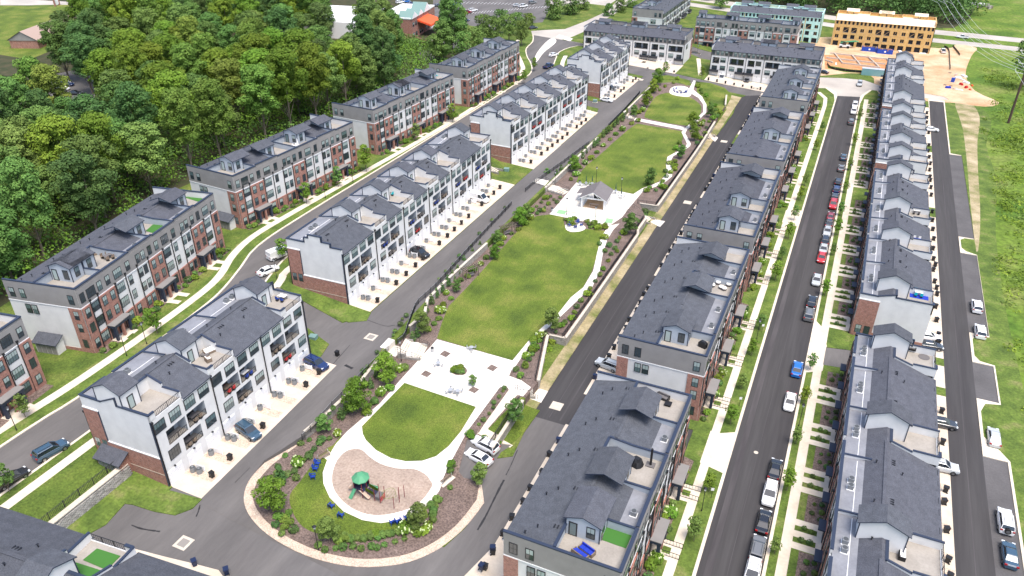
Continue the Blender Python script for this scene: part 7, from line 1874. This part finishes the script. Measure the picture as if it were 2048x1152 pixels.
# playground
def playground():
    z0 = Pz(*G(730, 975, Pz)) + .11
    def w(px, py): return Vector((*G(px, py, z0), 0))
    o = w(725, 985); t = thing('playground_set', 'playground climbing set with green octagonal roof, beige slides and dark red posts', 'playground', (o.x, o.y, z0)); t.scale = (.72, .72, .84)
    L_ = lambda px, py: w(px, py) - o
    P1 = [(-1.1, -1.0), (.9, -1.2), (1.3, .8), (-.7, 1.1)]
    c = Vector((0, 0, 0)); 
    for k, (x, y) in enumerate(P1 + [(-1.3, .1), (1.35, -.2)]): m = MB(); m.tube((x, y, 0), (x, y, 3.6), .075, 'play_red', 7); m.build('post', t)
    m = MB(); rim = [(1.8 * math.cos(i * PI / 4 + .4), 1.8 * math.sin(i * PI / 4 + .4), 3.5) for i in range(8)]; r2 = [(p[0] * .35, p[1] * .35, 4.25) for p in rim]
    for i in range(8): j = (i + 1) % 8; m.quad([rim[i], rim[j], r2[j], r2[i]], 'play_green'); m.quad([(rim[i][0], rim[i][1], 3.35), (rim[j][0], rim[j][1], 3.35), rim[j], rim[i]], 'play_green')
    m.quad(r2, 'play_green'); m.build('roof', t)
    m = MB(); m.box(-1.2, 1.2, -1.1, 1.0, 1.45, 1.55, 'play_purple'); m.build('platform', t)
    for (x0, x1, y0, y1) in ((-1.2, -1.1, -1, 1), (-1.1, -.2, .95, 1.05), (.4, 1.2, .95, 1.05)): m = MB(); m.box(x0, x1, y0, y1, 1.55, 2.4, 'play_purple'); m.build('guard_panel', t)
    def slide(a, b, h, wd, mat='play_beige'):
        m = MB(); d = (b - a); l = d.length; u = d / l; nrm = Vector((-u.y, u.x, 0)); pr_ = [(0, h), (.12, h), (.85, .35), (1.0, .28)]
        for s_, (o0, o1, dz) in enumerate(((-1, 1, 0),)):
            for (f0, h0), (f1, h1) in zip(pr_[:-1], pr_[1:]):
                p0, p1 = a + d * f0, a + d * f1
                m.quad([tuple(p0 - nrm * wd + Vector((0, 0, h0))), tuple(p1 - nrm * wd + Vector((0, 0, h1))), tuple(p1 + nrm * wd + Vector((0, 0, h1))), tuple(p0 + nrm * wd + Vector((0, 0, h0)))][::-1], mat)
                for sg in (-1, 1):
                    e0, e1 = p0 + nrm * wd * sg, p1 + nrm * wd * sg
                    m.tube((e0.x, e0.y, h0 + .12), (e1.x, e1.y, h1 + .12), .08, mat, 5)
        m.tube((b.x, b.y, 0), (b.x, b.y, .28), .05, 'play_red', 5); m.build('slide', t)
    slide(Vector((.3, -1.1, 0)), L_(745, 1004), 1.5, .32)
    slide(Vector((1.2, .7, 0)), Vector((2.4, 2.2, 0)), 1.4, .28, 'play_green')
    m = MB(); pts = [(-1.2 - .95 * math.sin(a * .5) * 1.4, -.2 + math.cos(a) * .55, 1.5 - a * .19) for a in [i * .55 for i in range(9)]]
    for a, b in zip(pts[:-1], pts[1:]): m.tube(a, b, .26, 'play_beige', 8)
    m.build('spiral_slide', t)
    m = MB(); p0, p1 = Vector((-.9, -1.2, 0)), L_(718, 990) + Vector((-.2, -.6, 0)); m.quad([(-1.2, -1.15, 1.5), (-.5, -1.15, 1.5), (-.9, -2.5, .05), (-1.7, -2.4, .05)], 'play_green'); m.quad([(-1.7, -2.4, .0), (-.9, -2.5, .0), (-.5, -1.15, 1.42), (-1.2, -1.15, 1.42)], 'play_green'); m.build('climbing_ramp', t)
    B_ = [Vector((1.3, .2, 0)), Vector((3.4, .0, 0))]
    for sg in (-.6, .6):
        m = MB(); m.quad([(1.3, sg, 1.35), (3.5, sg - .1, 1.0), (3.5, sg - .1, 1.75), (1.3, sg, 2.2)], 'leaf_meadow'); m.quad([(1.3, sg, 2.2), (3.5, sg - .1, 1.75), (3.5, sg - .1, 1.0), (1.3, sg, 1.35)], 'leaf_meadow'); m.build('side_panel', t)
    m = MB(); m.box(1.3, 3.5, -.6, .5, 1.1, 1.18, 'play_purple'); m.build('bridge', t)
    m = MB(); m.box(3.5, 4.8, -.9, .7, 1.0, 1.1, 'grey_fabric'); m.build('platform', t)
    for x, y in ((3.5, -.9), (3.5, .7), (4.8, -.9), (4.8, .7)): m = MB(); m.tube((x, y, 0), (x, y, 2.6), .07, 'play_red', 6); m.build('post', t)
    for k in range(5): m = MB(); m.tube((4.9, -.9, .3 + k * .22), (4.9, .7, .3 + k * .22), .03, 'red_plastic', 5); m.build('rung', t)
    for x, y in ((8.0, -1.0), (8.1, .8), (7.6, 1.6), (8.3, 2.4)): m = MB(); m.tube((x, y, 0), (x, y, 2.7), .07, 'play_red', 6); m.build('post', t)
    m = MB(); n = 18
    for r_, (zz, sc) in enumerate(((2.3, 1.0),)):
        for sg in (-1, 1):
            pp = [(4.8 + 3.2 * i / n, .0 + sg * math.sin(PI * i / n) * 1.5, 1.9 + .2 * math.sin(PI * i / n)) for i in range(n + 1)]
            for a, b in zip(pp[:-1], pp[1:]): m.tube(a, b, .035, 'leaf_meadow', 4)
    for i in range(1, 6): f_ = i / 6; y = math.sin(PI * f_) * 1.5; m.tube((4.8 + 3.2 * f_, -y, 1.95), (4.8 + 3.2 * f_, y, 1.95), .025, 'leaf_meadow', 4)
    m.build('overhead_ladder', t)
playground()
# ---------------------------------------------------------------- roof deck furniture
def local(key, s_, d, z):
    Rt = ROWS[key]; return Matrix.Translation(Rt.location) @ Matrix.Rotation(Rt.rotation_euler[2], 4, 'Z') @ Vector((s_, d, z))
def rpx(px, py, z): return (*G(px, py, z), z)
def sofa(pos, rz, frame, cush, lab, w_=2.0):
    t = thing('outdoor_sofa', lab, 'sofa', pos, rz); m = MB(); m.box(-w_ / 2, w_ / 2, -.4, .4, 0, .35, frame); m.box(-w_ / 2, w_ / 2, .3, .4, .35, .75, frame); m.box(-w_ / 2, -w_ / 2 + .1, -.4, .4, .35, .6, frame); m.box(w_ / 2 - .1, w_ / 2, -.4, .4, .35, .6, frame); m.build('frame', t)
    for k in range(3): m = MB(); x = -w_ / 2 + .12 + k * (w_ - .24) / 3; m.box(x, x + (w_ - .24) / 3 - .03, -.38, .28, .35, .48, cush); m.build('cushion', t)
    for k in range(3): m = MB(); x = -w_ / 2 + .12 + k * (w_ - .24) / 3; m.box(x, x + (w_ - .24) / 3 - .03, .18, .30, .48, .82, cush); m.build('back_cushion', t)
def patio(pos, rz, top, seat, lab):
    t = thing('patio_set', lab, 'patio set', pos, rz); m = MB(); m.box(-.7, .7, -.45, .45, .68, .73, top); m.build('tabletop', t); m = MB()
    for dx in (-.6, .6):
        for dy in (-.35, .35): m.tube((dx, dy, 0), (dx, dy, .68), .03, 'black_metal', 4)
    m.build('leg_frame', t)
    for dx, dy in ((-.5, -.85), (.5, -.85), (-.5, .85), (.5, .85)):
        m = MB(); m.box(dx - .24, dx + .24, dy - .24, dy + .24, .38, .46, seat); s_ = 1 if dy > 0 else -1; m.box(dx - .24, dx + .24, dy + s_ * .22 - .03, dy + s_ * .22 + .03, .4, .95, seat); m.box(dx - .2, dx + .2, dy - .2, dy + .2, 0, .38, 'black_metal'); m.build('chair', t)
def grill(pos, rz, lab):
    t = thing('covered_grill', lab, 'grill', pos, rz); m = MB(); loft(m, [[(-.65, -.35, 0), (.65, -.35, 0), (.65, .35, 0), (-.65, .35, 0)], [(-.7, -.35, .8), (.7, -.35, .8), (.7, .35, .8), (-.7, .35, .8)], [(-.35, -.25, 1.15), (.35, -.25, 1.15), (.35, .25, 1.15), (-.35, .25, 1.15)]], 'bin_black'); m.build('cover', t)
dB = EZ + 11.55 + .02
sofa(rpx(1174, 1104, dB), R(-20), 'wicker', 'cushion_blue', 'royal blue outdoor sofa on the nearest roof deck at the bottom')
sofa(rpx(1160, 1112, dB), R(160), 'wicker', 'cushion_blue', 'low blue seat in front of the royal blue sofa')
for px, py, lab in ((1158, 1064, 'dark planter pot left of the roof hut door'), (1200, 1078, 'dark planter pot at the corner of the roof hut')):
    t = thing('planter_pot', lab, 'planter', rpx(px, py, dB)); m = MB(); m.tube((0, 0, 0), (0, 0, .9), .28, 'grey_fabric', 10, .36); m.build('pot', t); m = MB(); leaf_cards(m, [((0, 0, 1.0), (.3, .3, .25))], 40, .1, 'leaf_deep', rnd); m.build('plant', t)
def turf(poly, z, lab):
    t = thing('turf_mat', lab, 'artificial turf', (0, 0, 0)); m = MB(); m.prism([G(a, b, z) for a, b in poly][::-1] if sum(1 for _ in ()) else gpoly(poly, z), z, z + .03, 'turf'); m.build('mat', t)
turf([(1210, 1052), (1264, 1070), (1252, 1097), (1204, 1080)], dB, 'bright green artificial turf on the nearest grey-ended roof deck')
turf([(194, 1097), (241, 1112), (213, 1140), (166, 1120)], 11.8, 'square of green artificial turf on the bottom left roof deck')
turf([(152, 1125), (206, 1142), (190, 1175), (120, 1150)], 11.79, 'plain mat beside the turf on the bottom left roof deck')
dL = 2.5 + 11.57
turf([(291, 462), (312, 444), (328, 450), (305, 466)], dL, 'green turf patch on the middle roof deck of the nearest brick row')
turf([(367, 387), (410, 392), (398, 404), (366, 394)], dL, 'green turf at the far roof deck of the nearest brick row')
sofa(rpx(326, 447, dL), R(20), 'galvanized', 'cushion_blue', 'blue and white lounger pile on the turf roof deck'); 
patio(rpx(216, 517, dL), R(80), 'grey_fabric', 'wicker', 'dark patio table set on the cluttered roof deck of the nearest brick row')
for i, (px, py) in enumerate(((182, 505), (190, 510), (200, 504))):
    t = thing('lumber_stack', 'brown lumber stack on the cluttered roof deck, %s from the left' % ORD[i], 'lumber', rpx(px, py, dL), R(60)); m = MB(); m.box(-1.5, 1.5, -.2, .2, 0, .3, 'wicker'); m.build('plank', t)
patio(rpx(594, 296, dL), R(70), 'cushion_white', 'cushion_white', 'white table set below the parasol on the second brick row')
t = thing('closed_parasol', 'closed white parasol on the second brick row roof', 'umbrella', rpx(597, 300, dL)); m = MB(); m.tube((0, 0, 0), (0, 0, 3), .03, 'galvanized', 5); m.build('pole', t); m = MB(); m.tube((0, 0, 1.2), (0, 0, 2.9), .28, 'cushion_white', 8, .06); m.build('canopy', t)
for i, (px, py) in enumerate(((873, 152), (886, 153))):
    t = thing('sun_lounger', 'bright turquoise lounger on the third brick row roof, %s' % ('left one', 'right one')[i], 'lounger', rpx(px, py, dL), R(30)); m = MB(); m.box(-.35, .35, -.9, .5, .25, .42, 'teal_fabric'); m.build('mattress', t); m = MB(); m.quad([(-.35, .5, .42), (.35, .5, .42), (.35, 1.0, .9), (-.35, 1.0, .9)], 'teal_fabric'); m.build('backrest', t); m = MB(); m.box(-.3, .3, -.8, .8, 0, .25, 'trim_white'); m.build('frame', t)
dW = 11.8
sofa(rpx(422, 704, dW), R(70), 'wicker', 'cushion_white', 'pale sofa on the middle roof deck of the nearest white row', 2.2); sofa(rpx(417, 722, dW), R(160), 'wicker', 'cushion_white', 'pale armchair on the middle roof deck of the nearest white row', 1.0)
t = thing('coffee_table', 'low table between pale sofas on the white row roof', 'table', rpx(410, 712, dW), R(10)); m = MB(); m.box(-.6, .6, -.4, .4, .25, .35, 'grey_fabric'); m.build('tabletop', t); m = MB(); m.box(-.5, .5, -.3, .3, 0, .25, 'grey_fabric'); m.build('base', t)
patio(rpx(566, 598, dW), R(0), 'cushion_white', 'chair_blue', 'blue and white chairs on the far deck of the nearest white row')
patio(rpx(795, 383, dW), R(20), 'grey_fabric', 'wicker', 'grey lounge set on a long white row roof deck'); patio(rpx(782, 388, dW), R(80), 'wicker', 'teal_fabric', 'wicker set with a teal cushion on a long white row deck')
patio(rpx(895, 315, dW), R(20), 'wicker', 'wicker', 'brown dining set on the fourth roof deck of the long white row')
t = thing('fabric_heap', 'black crumpled cover over furniture on the middle deck of the nearest grey-ended row', 'cover', rpx(1272, 928, dB), R(20)); m = MB(); rg = random.Random(9)
loft(m, [[((1.1 - i * .3) * math.cos(a) * rg.uniform(.8, 1.15), (.9 - i * .25) * math.sin(a) * rg.uniform(.8, 1.15), h) for a in [k * PI / 6 for k in range(12)]] for i, h in enumerate((0, .7, 1.1))], 'bin_black'); m.build('cover', t)
t = thing('flue_pipe', 'tall black flue pipe on the middle deck of the nearest grey-ended row', 'pipe', rpx(1301, 930, dB)); m = MB(); m.tube((0, 0, .1), (0, 0, 2.8), .16, 'bin_black', 10); m.build('pipe', t); m = MB(); m.box(-.6, .6, -.5, .5, 0, .1, 'grey_fabric'); m.build('base', t)
sofa(rpx(1325, 797, dB), R(-15), 'bin_black', 'grey_fabric', 'dark sofa on the far deck of the nearest grey-ended row'); t = thing('coffee_table', 'square black coffee table on the far deck of the nearest grey-ended row', 'table', rpx(1336, 810, dB)); m = MB(); m.box(-.5, .5, -.5, .5, .25, .35, 'bin_black'); m.build('tabletop', t); m = MB(); m.box(-.4, .4, -.4, .4, 0, .25, 'bin_black'); m.build('base', t)
grill(rpx(1405, 694, dB), R(-20), 'black covered grill on the near deck of the second grey-ended row')
for i, (px, py) in enumerate(((1425, 573), (1436, 568), (1442, 577), (1457, 572), (1448, 580))):
    t = thing('lounge_chair', 'round white-cushioned chair, %s on the second row roof deck' % ORD[i], 'chair', rpx(px, py, dB), i * 1.3, 'white-cushioned roof chairs'); m = MB(); m.tube((0, 0, 0), (0, 0, .4), .4, 'grey_fabric', 10, .5); m.build('base', t); m = MB(); m.tube((0, 0, .4), (0, 0, .55), .48, 'cushion_white', 10, .42); m.build('cushion', t)
patio(rpx(1618, 234, dB), 0, 'cushion_white', 'cushion_blue', 'white and blue clutter on a far roof deck') if False else None
dQ = EZ + 8.35 + .03
sofa(rpx(1818, 698, dQ + .3), R(0), 'bin_black', 'grey_fabric', 'dark sofa on the deck of the nearest right-hand row', 2.0); t = thing('floor_rug', 'grey oval rug on the deck of the nearest right-hand row', 'rug', rpx(1848, 714, dQ)); m = MB(); m.tube((0, 0, 0), (0, 0, .03), .9, 'grey_fabric', 12); m.build('rug', t)
patio(rpx(1836, 590, dQ), 0, 'cushion_white', 'teal_fabric', 'white table on a bright blue rug on a right-hand deck'); t = thing('floor_rug', 'bright blue rug on a right-hand roof deck', 'rug', rpx(1838, 592, dQ)); m = MB(); m.box(-1.6, 1.6, -1.1, 1.1, 0, .03, 'cushion_blue'); m.build('rug', t)
sofa(rpx(1803, 1110, dQ), R(90), 'bin_black', 'cushion_white', 'black and white furniture on the lowest right-hand deck')
patio(rpx(1832, 426, dQ), 0, 'cushion_white', 'grey_fabric', 'dark furniture set on the deck above the brick-based end wall')
patio(rpx(1833, 484, dQ), 0, 'cushion_blue', 'cushion_white', 'blue pool-side set on a right-hand roof deck')
for key, nm in (('W1', 'nearest white row'), ('W2', 'long stepped-end white row'), ('W3', 'third white row')):
    L = {'W1': 34.2, 'W2': 69.4, 'W3': 57.2}[key]; n = round(L / 11.3); M = L / n; rz = ROWS[key].rotation_euler[2]; j = 0
    for i in range(n):
        for q, z in ((.32, 6.15), (.68, 6.15), (.5, 3.15)):
            if rnd.random() < .8:
                a, b_ = rnd.choice([('grey_fabric', 'wicker'), ('cushion_white', 'chair_blue'), ('wicker', 'cushion_red'), ('cushion_white', 'grey_fabric')]) if not (key == 'W1' and i == 0 and q == .32) else ('cushion_white', 'cushion_blue')
                patio(local(key, (i + q) * M, .95, z + .01), rz, a, b_, 'balcony table set on the %s, %s from the near end' % (nm, ORD[j])); j += 1
# ---------------------------------------------------------------- construction site and field
def dumpster(px, py, lab):
    t = thing('dumpster', lab, 'dumpster', rpx(px, py, EZ + .1), R(2), 'blue dumpsters'); m = MB(); m.box(-3.2, 3.2, -1.2, -1.1, 0, 1.9, 'dumpster_blue'); m.box(-3.2, 3.2, 1.1, 1.2, 0, 1.9, 'dumpster_blue'); m.box(-3.2, -3.1, -1.1, 1.1, 0, 1.9, 'dumpster_blue'); m.box(3.1, 3.2, -1.1, 1.1, 0, 1.9, 'dumpster_blue'); m.box(-3.1, 3.1, -1.1, 1.1, 0, .1, 'dumpster_blue'); m.build('container', t)
    m = MB(); r_ = random.Random(px)
    for k in range(14): m.obox((r_.uniform(-2.6, 2.6), r_.uniform(-.7, .7)), r_.uniform(0, 3), 1.4, .3, 1.3, 1.9 + r_.random() * .3, r_.choice(['lumber', 'red_clay', 'wicker']))
    m.build('rubble', t)
    for k in range(7): m = MB(); m.box(-3.0 + k, -2.9 + k, -1.28, -1.2, .05, 1.85, 'dumpster_blue'); m.build('rib', t)
    m = MB(); m.tube((0, -1.29, 1.0), (0, -1.3, 1.0), .4, 'vinyl_white', 14); m.build('emblem', t)
dumpster(1738, 102, 'left open blue dumpster before the wood-framed block'); dumpster(1769, 107, 'right open blue dumpster before the wood-framed block')
t = thing('shipping_container', 'pale blue shipping container at the corner by the right-hand row', 'container', rpx(1754, 152, EZ), R(1)); m = MB(); m.box(-6, 6, -1.2, 1.2, .1, 2.7, 'container_blue'); m.build('box', t)
for k in range(22): m = MB(); m.box(-5.8 + k * .53, -5.6 + k * .53, -1.25, -1.2, .2, 2.6, 'container_blue'); m.build('rib', t)
m = MB(); m.box(-6.05, 6.05, -1.25, 1.25, 2.7, 2.78, 'siding_pale'); m.build('roof', t)
t = thing('telehandler', 'green and beige telescopic forklift before the wood-framed block', 'forklift', rpx(1688, 96, EZ), R(5))
m = MB(); m.box(-2.2, 2.2, -1, 1, .7, 1.5, 'tarp_white'); m.build('chassis', t); m = MB(); m.box(-.9, .5, -.95, .0, 1.5, 2.7, 'car_glass'); m.build('cab', t); m = MB(); m.tube((-2, .5, 2.2), (4.5, .5, 3.4), .28, 'play_green', 6); m.build('boom', t)
for dx in (-1.5, 1.5):
    for dy in (-1.05, 1.05): m = MB(); m.tube((dx, dy - .2, .6), (dx, dy + .2, .6), .6, 'tyre', 12); m.build('wheel', t)
m = MB(); m.quad([(1.5, -.6, 2.9), (5.5, -.6, 3.2), (5.5, 1.6, 3.2), (1.5, 1.6, 2.9)], 'play_green'); m.build('tarp', t)
t = thing('foundation_walls', 'white concrete foundation walls standing in the red clay', 'foundation', (0, 0, 0))
fw = [((1660, 108), (1752, 118)), ((1650, 122), (1665, 127)), ((1668, 108), (1684, 128)), ((1703, 112), (1720, 132)), ((1737, 117), (1757, 136)), ((1652, 117), (1770, 130)), ((1772, 119), (1790, 136)), ((1752, 118), (1785, 121)), ((1684, 128), (1760, 137))]
for a, b in fw:
    p, q = G(*a, EZ), G(*b, EZ); m = MB(); m.obox(((p[0] + q[0]) / 2, (p[1] + q[1]) / 2), math.atan2(q[1] - p[1], q[0] - p[0]), math.dist(p, q), .35, EZ - .1, EZ + .75, 'stone_cap'); m.build('wall', t)
def silt(pts, lab):
    t = thing('silt_fence', lab, 'fence', (0, 0, 0)); P_ = smooth(gpoly(pts, EZ), 3, False); m = MB()
    for p, q in zip(P_[:-1], P_[1:]): m.obox(((p[0] + q[0]) / 2, (p[1] + q[1]) / 2), math.atan2(q[1] - p[1], q[0] - p[0]), math.dist(p, q) + .02, .05, EZ, EZ + 1.0, 'bin_black')
    m.build('fabric', t)
    for p in P_[::2]: m = MB(); m.box(p[0] - .05, p[0] + .05, p[1] - .05, p[1] + .05, EZ, EZ + 1.15, 'wicker'); m.build('stake', t)
silt([(1654, 129), (1662, 138), (1690, 143), (1720, 146), (1736, 148)], 'black silt fence curving below the red clay'); silt([(1888, 95), (1897, 102), (1899, 125), (1900, 140)], 'black silt fence at the edge of the bare earth and field'); silt([(1905, 94), (1915, 106), (1919, 112)], 'short black silt fence piece in the field')
r5 = random.Random(55)
DB = [('blue tarpaulin-covered pallet', 'cushion_blue', 2, 1.2, .6), ('white sheeted pile', 'tarp_white', 2.5, 1.4, .5), ('red plastic barrier stack', 'red_plastic', 1.6, .8, .8), ('pale plank stack', 'play_beige', 2.6, .7, .4), ('white pipe bundle', 'vinyl_white', 2.8, .6, .3), ('orange mesh roll', 'orange_fabric', 1.0, .6, .5), ('dark pallet', 'wicker', 1.2, 1.0, .2), ('blue portable tank', 'dumpster_blue', 1.2, 1.0, 1.6)]
for i, (px, py, k) in enumerate(((1896, 176, 0), (1905, 164, 7), (1916, 156, 1), (1925, 160, 4), (1932, 166, 1), (1922, 170, 2), (1910, 178, 3), (1932, 176, 2), (1940, 180, 5), (1918, 180, 4), (1944, 172, 5), (1902, 172, 6), (1912, 150, 3), (1900, 146, 6), (1928, 153, 1), (1890, 170, 6), (1672, 128, 4), (1800, 104, 1), (1700, 92, 3), (1845, 107, 4))):
    nm, mt_, a, b, h = DB[k]; x, y, z = rpx(px, py, EZ + .1); t = thing('supply_pile', '%s on the ground by the building site, %s of the heap' % (nm, ORD[i]), 'building supplies', (x, y, z), r5.uniform(0, 3)); 
    for q in range(3 if k not in (7,) else 1):
        m = MB(); m.box(-a / 2 + q * .12, a / 2 - q * .1, -b / 2 + q * .06, b / 2, q * h / 3 if k != 7 else 0, (q + 1) * h / 3 if k != 7 else h, mt_); m.build('layer', t)
# utility pole, cross arms and wires
def powerline():
    x, y, z = rpx(2016, 247, EZ)
    t = thing('utility_pole', 'tall brown wooden utility pole with raised insulator arms in the field', 'utility pole', (x, y, z)); Hh = 25
    m = MB(); m.tube((0, 0, 0), (0, 0, Hh), .42, 'pole_wood', 9, .26); m.build('pole', t)
    for k, zz in enumerate((16.5, 19.5, 22.5)):
        m = MB(); m.tube((0, 0, zz), (-2.6, 0, zz + .4), .09, 'wire_metal', 5); m.tube((-2.6, 0, zz + .4), (-3.1, 0, zz + 1.6), .07, 'wire_metal', 5); m.build('insulator_arm', t)
    for k, (px0, py0, px1, py1, pxm, pym) in enumerate(((1952, 0, 2020, 288, 1976, 105), (1975, 0, 2048, 250, 2010, 150), (1990, 0, 2048, 170, 2018, 95), (2010, 0, 2048, 75, 2030, 38), (1960, 0, 2060, 330, 2003, 140), (1996, 0, 2048, 120, 2020, 62))):
        w_ = thing('power_line', 'thin pale overhead power line crossing the field, %s from the left at the top' % ORD[k], 'cable', (0, 0, 0), 0, 'overhead power lines')
        dirp = Vector((math.sin(R(-9)), math.cos(R(-9)), 0))
        xo = x - 3.0 + (k % 3) * 2.8; m = MB(); pts = []
        for i in range(-10, 17):
            s_ = i * 25.0; sag = ((s_ / 130.0) % 1.0); zz = z + 17.5 + (k // 3) * 3.5 - 14 * 0.35 * (1 - (2 * sag - 1) ** 2)
            pts.append((x - 3.0 + (k % 3) * 3.0 + dirp.x * s_, y + dirp.y * s_, zz))
        for a, b in zip(pts[:-1], pts[1:]): m.tube(a, b, .045, 'wire_metal', 4)
        m.build('cable', w_)
powerline()
t = thing('rubble_pile', 'grey debris heap with a white tarp beyond the highway in the field', 'debris', rpx(1947, 14, EZ)); m = MB(); rg = random.Random(3)
for k in range(40): m.obox((rg.uniform(-9, 9), rg.uniform(-4, 4)), rg.uniform(0, 3), 2, .8, 0, rg.uniform(.6, 2.0), rg.choice(['bark', 'grey_fabric', 'stone_block']))
m.build('debris', t); m = MB(); m.box(-3, 5, -1, 1.5, 1.5, 2.3, 'tarp_white'); m.build('tarp', t)
# white car-park lines and road arrows as flat print
t = MB()
for i in range(26):
    for px0, py0, px1, py1 in ((890 + i * 7, 6 + i * .2, 897 + i * 7, 2 + i * .2), (935 + i * 6, 30 - i * .5, 945 + i * 6, 22 - i * .5)):
        p, q = G(px0, py0, 2.5), G(px1, py1, 2.5); t.obox(((p[0] + q[0]) / 2, (p[1] + q[1]) / 2), math.atan2(q[1] - p[1], q[0] - p[0]), min(5.5, math.dist(p, q)), .14, 2.5, 2.512, 'paint_white')
o = t.build('parking_lines'); o['kind'] = 'structure'

# crack seals, joints and worn patches on the roads
plain('tar', (0.022, 0.021, 0.022), 0.6)
def streak(name, pts, wd, mat, z, zz=.006):
    P_ = smooth(gpoly(pts, z), 3, False); m = MB(); rg = random.Random(len(pts) * 7 + int(pts[0][0]))
    for p, q in zip(P_[:-1], P_[1:]):
        zf = z if callable(z) else (lambda a, b: z)
        l = math.dist(p, q) or 1; n = ((q[1] - p[1]) / -l, (q[0] - p[0]) / l); w0, w1 = wd * rg.uniform(.6, 1.3) / 2, wd * rg.uniform(.6, 1.3) / 2
        m.quad([(p[0] + n[0] * w0, p[1] + n[1] * w0, zf(*p) + zz), (p[0] - n[0] * w0, p[1] - n[1] * w0, zf(*p) + zz), (q[0] - n[0] * w1, q[1] - n[1] * w1, zf(*q) + zz), (q[0] + n[0] * w1, q[1] + n[1] * w1, zf(*q) + zz)], mat)
    o = m.build(name); o['kind'] = 'structure'
for pts, wd in (([(400, 1010), (396, 1025), (384, 1050), (374, 1068)], .22), ([(263, 1050), (285, 1058), (320, 1063)], .25), ([(1008, 960), (1000, 975), (985, 1005), (970, 1035), (955, 1060)], .30), ([(1012, 950), (1022, 930), (1035, 900)], .14), ([(735, 640), (770, 652), (790, 650)], .12), ([(470, 965), (500, 935)], .10), ([(690, 730), (705, 737)], .5), ([(640, 760), (660, 735), (700, 690)], .10), ([(1030, 884), (1055, 850), (1072, 830)], .12)):
    streak('crack_seal', pts, wd, 'tar', Bz)
for x0, y0, y1, wd in ((-2.2, 60, 306, .07), (-4.6, 55, 306, .9), (27.4, 45, 312, .12), (-35.1, 93, 290, .10), (-33.2, 93, 250, .25)):
    m = MB(); 
    for k in range(int((y1 - y0) / 8)):
        a = y0 + k * 8; m.quad([(x0 - wd / 2, a, EZ + .006), (x0 + wd / 2, a, EZ + .006), (x0 + wd / 2, a + 8, EZ + .006), (x0 - wd / 2, a + 8, EZ + .006)], 'asphalt_worn')
    o = m.build('road_seam'); o['kind'] = 'structure'
